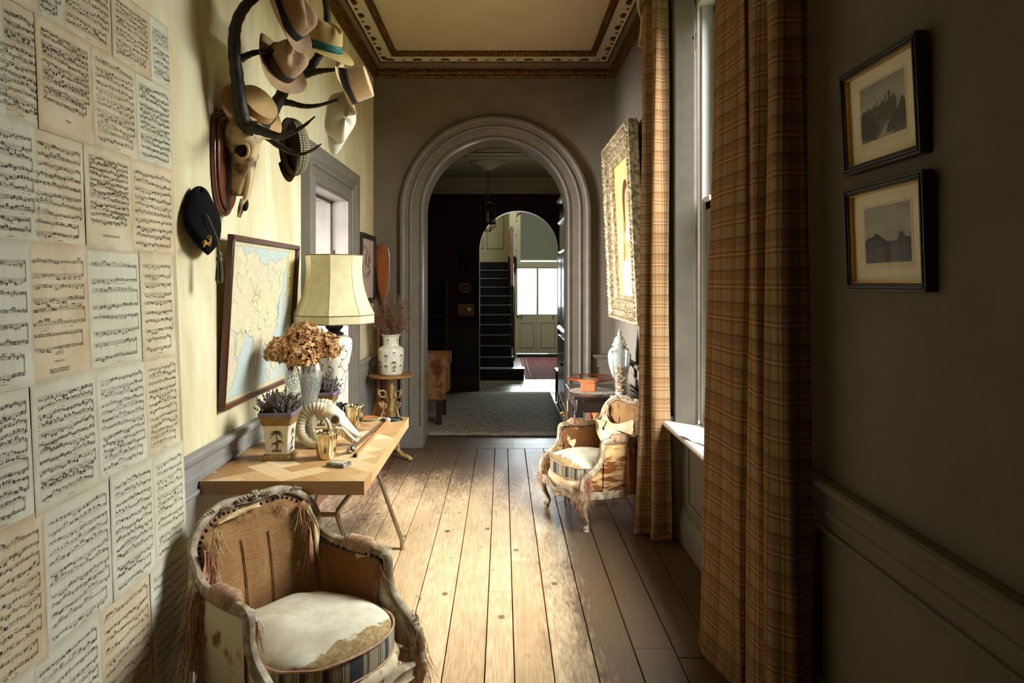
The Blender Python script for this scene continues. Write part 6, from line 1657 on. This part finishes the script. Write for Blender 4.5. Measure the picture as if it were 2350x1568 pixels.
# =============================================================== framed photographs on the right wall
M_MATB = mat('cream_mount', (240, 230, 202), .85, c2=(232, 220, 188), scale=6)
def ramp_sky(nm, a, b):
    return mat(nm, a, .5, c2=b, scale=9, stretch=(1, .5, 1.6))
M_SKYP = ramp_sky('photo_sky', (176, 174, 158), (136, 136, 126)); M_TREEP = mat('photo_trees', (26, 28, 26), .5, c2=(50, 50, 46), scale=60); M_LAWNP = mat('photo_lawn', (72, 74, 70), .5, c2=(96, 96, 90), scale=30); M_HOUSEP = mat('photo_house', (92, 90, 82), .5, c2=(64, 62, 58), scale=50); M_WINP = mat('photo_window', (40, 40, 40), .5); M_PATHP = mat('photo_path', (158, 156, 146), .5)
M_OLDP = mat('photo_paper', (222, 210, 180), .8)
def photo(label, yc, z0, w, h, lean, kind):
    t = thing('framed_photograph', label, 'picture', (XR, yc, z0), rot=(0, -lean, 0), group='framed photographs on the right wall')
    # local: -x into the room; viewer's right is -y
    def R4(g, hw, a, b, tk, x0, x1):
        for p, q in (((-hw, a), (hw, a + tk)), ((-hw, b - tk), (hw, b)), ((-hw, a + tk), (-hw + tk, b - tk)), ((hw - tk, a + tk), (hw, b - tk))): g.box((-x1, p[0], p[1]), (-x0, q[0], q[1]))
    g = G(); R4(g, w / 2, 0, h, .024, 0, .026); R4(g, w / 2 - .001, .001, h - .001, .007, .02, .031); R4(g, w / 2 - .010, .010, h - .010, .006, .02, .033); R4(g, w / 2 - .019, .019, h - .019, .0045, .02, .029); g.obj('frame', M_EBON, t, bevel=.0018)
    g = G(); R4(g, w / 2 - .023, .023, h - .023, .0035, .008, .0235); g.obj('gilt_slip', mat('gilt_slip', (186, 140, 62), .35, .8), t)
    g = G(); g.box((-.010, -w / 2 + .02, .02), (-.004, w / 2 - .02, h - .02)); mo = g.obj('mount', M_MATB, t, smooth=False)
    pw, ph = w * .56, h * .52; pc_ = h * .52
    g = G(); g.box((-.0108, -pw / 2 - .010, pc_ - ph / 2 - .018), (-.010, pw / 2 + .010, pc_ + ph / 2 + .008)); g.obj('photo_backing', M_OLDP, mo, smooth=False)
    g = G(); g.box((-.0113, -pw / 2, pc_ - ph / 2), (-.0108, pw / 2, pc_ + ph / 2)); pr = g.obj('photo_print', M_SKYP, mo, smooth=False)
    def P(u, v, x=-.0117): return (x, -(u - .5) * pw, pc_ + (v - .5) * ph)     # u to the viewer's right
    rr = random.Random(kind + 5)
    def area(name, pts, m, x, jit=.0, per=9):
        q = []
        for i, (a, b) in enumerate(pts):
            c_, d_ = pts[(i + 1) % len(pts)]
            for k in range(per):
                tt = k / per; u, v = lerp(a, c_, tt), lerp(b, d_, tt)
                if 0.01 < u < .99 and v > .02 and jit: u += rr.uniform(-jit, jit); v += rr.uniform(-jit, jit)
                q.append(P(min(max(u, 0), 1), min(max(v, 0), 1), x))
        g = G(); g.prism(q, (-.0002, 0, 0)); return g.obj(name, m, pr, smooth=False)
    if kind == 0:
        area('lawn_print', [(0, 0), (1, 0), (1, .30), (0, .34)], M_LAWNP, -.0114)
        area('house_print', [(.26, .28), (.26, .54), (.33, .62), (.38, .55), (.39, .66), (.405, .66), (.41, .56), (.47, .57), (.52, .65), (.57, .58), (.575, .72), (.60, .72), (.605, .58), (.64, .60), (.645, .76), (.70, .76), (.705, .60), (.76, .68), (.82, .58), (.82, .28)], M_HOUSEP, -.0117)
        g = G()
        for u in (.35, .44, .52, .62, .70, .76):
            for v in (.36, .48): q = [P(u, v, -.0121), P(u + .025, v, -.0121), P(u + .025, v + .06, -.0121), P(u, v + .06, -.0121)]; g.poly(q)
        g.obj('window_print', M_WINP, pr, smooth=False)
        area('path_print', [(.38, 0), (.72, 0), (.66, .24), (.60, .24)], M_PATHP, -.0119)
        area('trees_print', [(0, .06), (.36, .02), (.42, .22), (.34, .34), (.30, .50), (.22, .58), (.08, .56), (0, .50)], M_TREEP, -.0122, .018); area('trees_print', [(.60, .04), (1, .10), (1, .50), (.94, .56), (.88, .44), (.80, .34), (.62, .20)], M_TREEP, -.0122, .018)
    else:
        area('lawn_print', [(0, 0), (1, 0), (1, .34), (0, .36)], M_LAWNP, -.0114); area('field_print', [(0, 0), (1, .05), (1, .24), (.5, .30), (0, .22)], mat('photo_field', (52, 54, 52), .5, c2=(74, 74, 70), scale=30), -.0116, .006)
        area('house_print', [(.50, .34), (.50, .44), (.56, .50), (.60, .44), (.66, .52), (.72, .44), (.72, .34)], M_PATHP, -.0117)
        area('trees_print', [(0, .26), (.5, .28), (1, .26), (1, .40), (.90, .42), (.84, .52), (.78, .50), (.74, .38), (.62, .36), (.50, .38), (.40, .42), (.34, .50), (.26, .52), (.16, .44), (.08, .46), (0, .38)], M_TREEP, -.012, .016)
    g = G(); hw_ = w / 2 - .022; g.poly([(-.0205, hw_, .022), (-.0205, -hw_, .022), (-.0205, -hw_, h - .022), (-.0205, hw_, h - .022)]); g.obj('pane', M_PICGLASS, t, smooth=False, recalc=False)
    return t
photo('upper black framed photograph of a turreted house on the dark wall', 1.945, 1.93, .40, .312, .05, 0)
photo('lower black framed photograph of fields and trees on the dark wall', 1.925, 1.575, .405, .31, .035, 1)

# =============================================================== large gilt framed painting
pt = thing('framed_painting', 'large painting in a wide carved gilt frame beside the far curtain', 'painting', (XR, 5.80, 1.275), rot=(0, -.045, 0))
PW, PH = 1.28, 1.56
M_OLDG = mat('worn_gilt', (178, 160, 122), .5, .25, c2=(104, 86, 60), scale=30, lo=.35, hi=.6, bump=.5, bscale=60, bdist=.008)
fp = [(0, 0), (0, .07), (.012, .088), (.03, .09), (.045, .07), (.10, .05), (.15, .04), (.16, .05), (.175, .052), (.185, .036), (.21, .03), (.21, .01)]
g = G()
def rct(o): return [(-PW / 2 + o, o), (PW / 2 - o, o), (PW / 2 - o, PH - o), (-PW / 2 + o, PH - o)]
for (o1, p1), (o2, p2) in zip(fp, fp[1:]):
    A, B = rct(o1), rct(o2)
    for k in range(4):
        k2 = (k + 1) % 4; g.poly([(-p1 - .012, *A[k]), (-p1 - .012, *A[k2]), (-p2 - .012, *B[k2]), (-p2 - .012, *B[k])])
g.obj('frame', M_OLDG, pt, ang=30)
g = G(); rr = random.Random(12)
for off, step, s, px_ in ((.020, .034, .016, .098), (.165, .028, .010, .064), (.075, .05, .016, .074)):
    A = rct(off)
    for k in range(4):
        p, q = V((0, *A[k])), V((0, *A[(k + 1) % 4])); n = int((q - p).length / step)
        for j in range(n):
            c_ = p.lerp(q, (j + .5) / n); g.ell((-px_, c_.y, c_.z), (s * .7, s * rr.uniform(.7, 1), s * rr.uniform(.7, 1)), 7, 5)
g.obj('carved_ornament', M_OLDG, pt)
g = G(); g.box((-.014, -PW / 2 + .02, .02), (-.001, PW / 2 - .02, PH - .02)); g.obj('backboard', M_DARKW, pt, smooth=False)
cv = NT('yellow_canvas'); c_ = cv.ramp(cv.noise(cv.coord('Object', (1, 4, .8)), 3, 5, .6, .8), [(.3, (196, 156, 74)), (.5, (216, 182, 104)), (.7, (230, 204, 138))]); cv.set(Base_Color=c_, Roughness=.5); cv.bump(cv.noise(cv.coord('Object', (1, 6, 2)), 20, 3), .2, .004)
g = G(); g.box((-.022, -PW / 2 + .205, .205), (-.014, PW / 2 - .205, PH - .205)); cvo = g.obj('canvas', cv.m, pt, smooth=False)
def dab(name, pts, c1, c2, x):
    q = [(x, a, b) for a, b in cat(pts, 5, True)]; g = G(); g.prism(q, (-.0006, 0, 0)); return g.obj(name, mat('paint_' + name, c1, .5, c2=c2, scale=9), cvo, smooth=False)
# a seated figure in cream (painted, flat)
dab('painted_dress', [(.10, .23), (-.36, .23), (-.36, .62), (-.30, .78), (-.14, .84), (-.02, .74), (.10, .60), (.18, .40)], (222, 190, 120), (236, 214, 160), -.0224)
dab('painted_chair', [(.14, .50), (.02, .58), (-.02, .86), (.06, .90), (.09, .70)], (150, 98, 48), (120, 74, 38), -.0227)
dab('painted_arm', [(.02, .56), (-.06, .50), (-.22, .60), (-.20, .68), (-.08, .66), (.02, .76), (.06, .70)], (206, 150, 104), (190, 128, 84), -.0232)
dab('painted_face', [(-.08, .90), (-.14, .94), (-.15, 1.06), (-.09, 1.12), (-.02, 1.08), (-.01, .96)], (208, 150, 108), (190, 130, 90), -.0234)
dab('painted_hair', [(.00, .84), (-.03, .98), (-.06, 1.08), (-.14, 1.12), (-.10, 1.18), (.0, 1.17), (.07, 1.06), (.06, .90)], (70, 40, 26), (92, 54, 32), -.0238)
dab('painted_cloth', [(-.10, .23), (-.36, .23), (-.36, .5), (-.28, .52), (-.16, .38)], (238, 226, 196), (226, 206, 160), -.0236)

# =============================================================== console table under the painting
ct = thing('console_table', 'dark wooden side table standing under the gilt framed painting', 'table', (.79, 5.47, 0))
M_CON = wood('dark_console', (46, 36, 32), (66, 54, 48), .3, 4, (1, 8, 1), .3)
g = G(); g.box((-.265, -.33, .72), (.265, .33, .745)); g.obj('table_top', M_CON, ct, bevel=.006)
g = G(); g.box((-.235, -.30, .62), (.24, .30, .72)); ap_ = g.obj('apron', M_CON, ct, bevel=.003)
g = G()
for z in (.622, .70): g.box((-.19, -.306, z), (.20, -.30, z + .012))
g.obj('apron_bead', M_CON, ap_, bevel=.003)
for x in (-.225, .225):
    for y in (-.285, .285): g = G(); g.box((x - .03, y - .03, 0), (x + .03, y + .03, .62)); g.obj('leg', M_CON, ct, bevel=.006)
ZT_ = .745
dl_ = thing('doily', 'white lace doily on the dark table under the wooden box', 'doily', (.71, 5.41, ZT_))
g = G(); NR = 60
lace = NT('white_lace'); vo = lace.n('TexVoronoi', {'Vector': lace.coord('Object', (1, 1, 1)), 'Scale': 70.0}, feature='DISTANCE_TO_EDGE'); h_ = lace.ramp(vo.outputs[0], [(.10, (255, 255, 255)), (.16, (0, 0, 0))]); lace.set(Base_Color=lin((232, 228, 220)), Roughness=.9, Alpha=lace.math('MAXIMUM', h_, .25))
g.grid(lambda u, v: V(((.185 + .008 * abs(math.sin(12 * 2 * PI * u / 2 * 1.5))) * v * math.cos(2 * PI * u), (.185 + .008 * abs(math.sin(18 * PI * u))) * v * math.sin(2 * PI * u), .0015)), 144, 8, cu=True); g.obj('lace', lace.m, dl_, recalc=False)
wb = thing('wooden_box', 'small orange wooden box on the lace doily', 'box', (.683, 5.44, ZT_ + .003), -.25)
M_BOXW = wood('box_wood', (150, 82, 44), (188, 112, 66), .35, 6)
g = G(); g.box((-.055, -.075, 0), (.055, .075, .065)); g.obj('box_body', M_BOXW, wb, bevel=.003)
g = G(); g.box((-.057, -.077, .066), (.057, .077, .088)); bl = g.obj('lid', M_BOXW, wb, bevel=.004)
g = G(); g.box((-.04, -.06, .0875), (.04, .06, .0888)); g.obj('lid_inlay', mat('pale_inlay', (206, 178, 136), .3, c2=(178, 140, 98), scale=60), bl)
sl = thing('silver_spoons', 'small silver pieces lying at the edge of the lace doily', 'cutlery', (.73, 5.19, ZT_ + .002)); sl['kind'] = 'stuff'
g = G()
for k in range(4): g.tube([(-.04 + .02 * k, -.012, .003), (-.03 + .02 * k, .03, .004)], [.006, .003], 8)
g.obj('silver', M_SILV, sl)
# mercury glass urn and the vase of corks
ur = thing('lidded_urn', 'silver mercury glass urn with a domed lid behind the vase of corks', 'urn', (.935, 5.52, ZT_))
M_MERS = NT('silver_mercury_glass'); nz2 = M_MERS.noise(M_MERS.coord('Object', (1, 1, .6)), 24, 4, .7); M_MERS.set(Base_Color=M_MERS.ramp(nz2, [(.35, (170, 178, 168)), (.55, (214, 218, 208)), (.7, (236, 238, 228))]), Metallic=.55, Roughness=.22); M_MERS = M_MERS.m
g = G(); g.lathe([(r, z) for r, z in cat([(.055, 0), (.058, .01), (.03, .03), (.028, .05), (.055, .10), (.082, .18), (.092, .25), (.088, .29), (.07, .325), (.05, .34), (.052, .35)], 5)], 40); g.obj('urn_body', M_MERS, ur, ang=70)
g = G(); g.lathe([(r, z) for r, z in cat([(.058, .348), (.062, .356), (.05, .37), (.042, .40), (.026, .42), (.014, .43), (.018, .445), (.010, .46), (.003, .485)], 5)], 32); g.obj('lid', M_MERS, ur, ang=70)
cvx, cvy = .900, 5.245
cz_ = thing('cork_vase', 'tall clear glass vase filled with wine corks on the dark table', 'vase', (cvx, cvy, ZT_))
M_CLEAR = crystal('clear_vase_glass', .05, 14, .1)
def cr_(z): return .045 + .024 * (z / .30)
g = G(); g.lathe([(.046, 0), (.05, .004), (.047, .02)] + [(cr_(z), z) for z in [k * .02 for k in range(1, 17)]] + [(cr_(.33), .33), (cr_(.33) - .004, .331)] + [(cr_(z) - .004, z) for z in [k * .02 for k in range(16, 1, -1)]] + [(.0, .026)], 40); g.obj('vase', M_CLEAR, cz_, ang=60)
g = G(); g.lathe([(.043, .004), (.044, .022), (0, .023)], 32); g.obj('glass_base', mat('thick_glass', (196, 206, 200), .08), cz_)
M_CORKS = [mat('cork_' + n_, a, .9, c2=b, scale=60) for n_, a, b in (('light', (206, 164, 116), (170, 122, 78)), ('wine', (160, 96, 72), (196, 150, 106)), ('pale', (222, 188, 144), (190, 150, 104)))]
rr = random.Random(6); protos = []
for m in M_CORKS:
    g = G(); g.lathe([(.0095, -.021), (.0108, -.0195), (.0112, 0), (.0108, .0195), (.0095, .021)], 14); protos.append(g)
cork_me = [g.obj('wine_cork', m) for g, m in zip(protos, M_CORKS)]
place = []; z = .036
while z < .205:
    rmax = cr_(z) - .018; ang0 = rr.uniform(0, 6)
    for k in range(5): a = ang0 + k * 1.257; place.append((rmax * .80 * math.cos(a), rmax * .80 * math.sin(a), z + rr.uniform(-.004, .004)))
    place.append((0, 0, z + .006)); z += .0235
for i, (x, y, zz) in enumerate(place):
    o = cork_me[i % 3] if i < 3 else cork_me[rr.randrange(3)].copy()
    if i >= 3: C.objects.link(o)
    a = math.atan2(y, x) + PI / 2
    o.location = (cvx + x, cvy + y, ZT_ + zz); o.rotation_euler = (rr.uniform(.9, 2.0) if i % 6 != 5 else rr.uniform(0, .5), 0, a + rr.uniform(-.5, .5) + PI / 2)
    tag(o, 'wine cork among those filling the tall glass vase', 'cork', 'wine corks in the glass vase')
# dark pen-like handle and ornate stand at the table end
hd = thing('letter_opener', 'dark handled letter opener lying at the wall end of the console table', 'letter opener', (1.02, 5.24, ZT_))
g = G(); g.tube([(0, -.06, .012), (-.03, .09, .02)], [.008, .006], 8); g.obj('handle', M_BLACK, hd)
es = thing('ornate_metal_stand', 'ornate twisted metal stand against the end of the dark table', 'stand', (.458, 5.06, 0))
M_ORN = mat('silver_bronze', (168, 148, 132), .3, .85, c2=(96, 74, 60), scale=40)
g = G()
for x, y0 in ((0, 0), (.03, .10)):
    g.tube([(x, y0, 0), (x - .012, y0, .18), (x + .012, y0, .36), (x - .006, y0, .52), (x, y0, .62)], [.010, .008, .008, .010, .008], 8, 6)
    for z in (.10, .22, .34, .46, .56, .62): g.ell((x + .006 * math.sin(z * 17), y0, z), (.014, .014, .012), 10, 7)
g.tube([(.0, 0, .56), (.015, .05, .50), (.03, .10, .56)], .006, 6, 5); g.tube([(.0, 0, .30), (.015, .05, .20), (.03, .10, .30)], .006, 6, 5)
g.obj('frame', M_ORN, es)
g = G(); g.tube([(.025, .03, .60), (-.01, .02, .70), (-.045, .01, .79)], [.006, .006, .005], 8); g.obj('slanted_rod', M_ORN, es)
for p in ((-.02, -.01, .64), (.03, .0, .585), (.035, .06, .565)): g = G(); g.ell(p, (.018, .018, .018), 12, 8); g.obj('finial_ball', M_BRASS, es)
# tripod wine table behind
wt = thing('tripod_table', 'round mahogany tripod table in the corner behind the dark table', 'table', (.80, 6.27, 0))
M_REDM = wood('red_mahogany', (96, 40, 22), (140, 66, 36), .18, 4, (1, 6, 1), .5)
g = G(); g.lathe([(.20, .715), (.208, .722), (.21, .735), (.20, .742), (.19, .738), (0, .738)], 48); g.obj('table_top', M_REDM, wt)
g = G(); g.lathe([(.03, .25), (.035, .30), (.02, .36), (.028, .45), (.018, .60), (.03, .68), (.06, .715)], 20); g.obj('stem', M_REDM, wt)
for k in range(3):
    a = k * 2.094 + .5; c_, s_ = math.cos(a), math.sin(a); g = G(); g.tube([(c_ * .02, s_ * .02, .30), (c_ * .10, s_ * .10, .27), (c_ * .17, s_ * .17, .12), (c_ * .24, s_ * .24, .012)], [.022, .02, .016, .012], 10, 6); g.obj('leg', M_REDM, wt)
for sd in (-1, 1):
    pass
os_ = thing('folding_stool', 'orange wooden crossed legs seen below the dark table', 'stool', (.80, 5.93, 0))
for sd in (-1, 1):
    g = G(); g.prism([(sd * .16 - .018, sd * .02, 0), (sd * .16 + .018, sd * .02, 0), (-sd * .06 + .018, sd * .02, .60), (-sd * .06 - .018, sd * .02, .60)], (0, .028, 0)); g.obj('leg', M_ORANGE, os_, bevel=.004)
g = G(); g.box((-.12, -.05, .60), (.12, .07, .625)); g.obj('seat', M_ORANGE, os_, bevel=.005)

# =============================================================== pedestal table with palm vase, left of the arch
px_ = -1.02; py_ = 6.30
pd = thing('pedestal_table', 'round topped plant table on ornate gilded scroll legs beside the arch', 'table', (px_, py_, 0))
M_PTOP = wood('tan_top', (132, 88, 46), (166, 118, 68), .4, 5, (1, 6, 1)); M_SCR = mat('gilded_iron', (196, 164, 110), .5, .1, c2=(142, 106, 60), scale=30)
g = G(); g.lathe([(.05, .728), (.19, .735), (.205, .742), (.207, .752), (.20, .758), (0, .758)], 48); g.obj('table_top', M_PTOP, pd)
g = G(); g.lathe([(.02, .18), (.03, .22), (.018, .26), (.022, .40), (.03, .44), (.018, .48), (.020, .60), (.032, .64), (.022, .68), (.05, .73)], 18); g.obj('stem', M_SCR, pd)
for k in range(3):
    a = k * 2.094 - .62; c_, s_ = math.cos(a), math.sin(a)
    def W(r, z): return (c_ * r, s_ * r, z)
    g = G()
    g.tube([W(.03, .25), W(.07, .30), W(.10, .24), W(.08, .14), (W(.10, .06)), W(.17, .035), W(.22, .03), W(.235, .018)], [.012, .014, .016, .018, .018, .018, .016, .012], 8, 6)
    for r, z, q in ((.19, .04, .018), (.235, .02, .022), (.12, .06, .02), (.09, .16, .016)): g.ell(W(r, z), (q, q, q * .8), 8, 6)
    g.tube([W(.085, .26), W(.095, .36), W(.075, .44), W(.085, .52)], [.012, .012, .010, .010], 8, 6)
    for r0, z0, rad in ((.085, .58, .040), (.075, .47, .030), (.088, .33, .028)):
        g.tube([W(r0 + rad * (1 - t_ * .035) * math.cos(t_ * .5), z0 + rad * (1 - t_ * .035) * math.sin(t_ * .5)) for t_ in range(15)], .0085, 7)
    for r0, z0 in ((.12, .62), (.11, .50), (.12, .36), (.06, .40), (.05, .55)): g.ell(W(r0, z0), (.011, .011, .014), 7, 5)
    g.obj('leg', M_SCR, pd)
vs_ = thing('palm_vase', 'white vase painted with palm trees on the round topped plant table', 'vase', (px_, py_ - .02, .758))
VP = cat([(.085, 0), (.098, .006), (.106, .03), (.114, .10), (.118, .18), (.117, .225), (.108, .245), (.088, .258), (.074, .266), (.071, .285), (.072, .33), (.078, .350), (.090, .362), (.097, .366), (.092, .368), (.072, .352)], 3)
g = G(); g.lathe(VP, 48); g.obj('vase', M_CHINA, vs_, ang=60)
def vrr(z):
    for (r0, z0), (r1, z1) in zip(VP, VP[1:]):
        if z0 <= z <= z1: return lerp(r0, r1, (z - z0) / (z1 - z0 + 1e-9))
    return .1
for k in range(10):
    a0 = -PI / 2 + (k - 2.4) * .63
    for zc, s in ((.165, .045), (.075, .04), (.31, .032)) if k % 2 == 0 else ((.10, .058), (.20, .03)):
        g = G(); fn = lambda u, v: ((vrr(zc + v) + .0012) * math.cos(a0 + u / vrr(zc)), (vrr(zc + v) + .0012) * math.sin(a0 + u / vrr(zc)), zc + v)
        palm_decal(g, fn, s, s > .05); g.obj('palm_motif', M_PALMC, vs_, smooth=False)
dg = thing('dried_grasses', 'bunch of dried brown seed stems standing in the palm vase', 'dried flowers', (px_, py_ - .02, .79)); dg['kind'] = 'stuff'
rr = random.Random(17); g, gh = G(), G()
for _ in range(110):
    a = rr.uniform(0, 6.28); r = rr.random() ** .6; h = rr.uniform(.50, .80) * (1 - .18 * r); k = rr.uniform(.10, .24)
    b = V((.05 * r * math.cos(a), .05 * r * math.sin(a), .1)); m = V((.06 * r * math.cos(a), .06 * r * math.sin(a), .33)); e = V((m.x + k * r * math.cos(a), m.y + k * r * math.sin(a), h)); c_ = m.lerp(e, .55) + V((0, 0, .03))
    g.tube([b, m, c_, e], [.0014, .0014, .0011, .0008], 4, 2)
    for j in range(rr.randrange(8, 16)):
        f = rr.uniform(.25, 1); p = m.lerp(e, f) + V((rr.uniform(-.02, .02), rr.uniform(-.02, .02), rr.uniform(-.01, .02))); gh.ell(p, (.0045, .0045, .0065), 4, 3)
        g.tube([m.lerp(e, f) - V((0, 0, .02)), p], .0007, 3)
g.obj('stems', mat('brown_stem', (120, 86, 62), .9), dg, recalc=False)['kind'] = 'stuff'; gh.obj('seed_heads', mat('brown_seed', (128, 92, 74), .95, c2=(92, 66, 50), scale=40), dg, recalc=False)['kind'] = 'stuff'
# paddle in the corner
def paddle(label, base, tip, flip, m, bl):
    b, e = V(base), V(tip); t = thing('wooden_paddle', label, 'paddle', b); d = e - b; u = d.normalized()
    g = G(); g.tube([(0, 0, 0), d * (1 - bl)], .016, 12); g.obj('shaft', m, t)
    A = frame_to(u, (0, 1, 0)); g = G()
    prof = [(.016, .0), (.03, .06), (.055, .16), (.066, .30), (.066, .46), (.05, .52), (.03, .53)]
    L = d.length * bl; o_ = d * (1 - bl) - u * .02; n_ = 28
    def fn(a, v):
        q = cat(prof, 5); i = min(int(v * (len(q) - 1)), len(q) - 1); w, z = q[i]; th = 2 * PI * a; return o_ + A.to_3x3() @ V((w * math.cos(th), (.012 - .006 * v) * math.sin(th) * (1 - .3 * abs(math.cos(th))), z / .53 * L))
    g.grid(fn, 24, 30, cu=True); g.obj('blade', m, t); return t
M_PAD = wood('varnished_paddle', (120, 62, 24), (150, 84, 36), .3, 5, (6, 6, 1), .4)
paddle('varnished wooden paddle leaning blade upwards in the left corner', (-1.10, 6.60, .02), (-1.165, 6.655, 1.98), 0, M_PAD, .29)
paddle('shorter brown paddle standing blade down behind the plant table', (-1.20, 6.60, 1.30), (-1.175, 6.50, .03), 0, M_ORANGE, .36)
# =============================================================== daylight and camera
sc = bpy.context.scene
w = bpy.data.worlds.new('sky'); sc.world = w; w.use_nodes = True
bg = w.node_tree.nodes['Background']; bg.inputs[0].default_value = (.92, .97, 1.0, 1); bg.inputs[1].default_value = 2.2
def area(name, loc, aim, sx, sy, power, col=(1, .98, .95), spread=PI):
    l = bpy.data.lights.new(name, 'AREA'); l.shape = 'RECTANGLE'; l.size = sx; l.size_y = sy; l.energy = power; l.color = col; l.spread = spread
    o = bpy.data.objects.new(name, l); C.objects.link(o); o.location = loc
    o.rotation_euler = (V(aim) - V(loc)).to_track_quat('-Z', 'Y').to_euler(); return o
# bright overcast sky seen through the tall sash window
area('window_daylight', (4.0, 1.0, 5.0), (.9, .6, 1.6), 13.5, 5.0, 12600, (1, .98, .95))
# the side room's own window
area('side_room_daylight', (-3.5, 4.3, 1.15), (1.0, 5.6, 1.2), 1.3, 1.2, 155, (.97, .98, 1), math.radians(62))
area('side_room_window', (-2.9, 3.5, 1.5), (-2.0, 6.6, 1.4), 1.2, 1.4, 150, (.97, .97, 1))
# garden door of the stair hall, plus an added overhead fill light
area('garden_door_daylight', (.76, 16.0, 1.9), (.3, 8, .2), 1.4, 1.8, 430, (.95, .98, 1))
area('stair_hall_fill', (.9, 12.2, 4.3), (.2, 13.2, 1.5), 1.2, 1.2, 40, (1, 1, .92))  # added fill light, no such source in view
area('hall_daylight', (.5, 7.6, 2.2), (-.2, 8.8, 3.1), .5, .8, 3, (1, 1, .85))
cam = bpy.data.cameras.new('camera'); co_ = bpy.data.objects.new('camera', cam); C.objects.link(co_)
co_.location = (0, 0, EYE); co_.rotation_euler = (PI / 2, 0, 0)
cam.sensor_width = 36; cam.lens = 36 * F / 2350; cam.shift_x = (1175 - VX) / 2350; cam.shift_y = -(784 - VY) / 2350; cam.clip_start = .02
sc.camera = co_
sc.view_settings.view_transform = 'Standard'; sc.view_settings.look = 'None'; sc.view_settings.exposure = 0; sc.view_settings.gamma = 1; sc.view_settings.use_curve_mapping = False
sc.cycles.use_denoising = True; sc.cycles.use_adaptive_sampling = True; sc.cycles.adaptive_threshold = .025; sc.cycles.max_bounces = 9; sc.cycles.diffuse_bounces = 5; sc.cycles.glossy_bounces = 4; sc.cycles.transmission_bounces = 8; sc.cycles.transparent_max_bounces = 10; sc.cycles.sample_clamp_indirect = 6; sc.cycles.caustics_reflective = False; sc.cycles.caustics_refractive = False
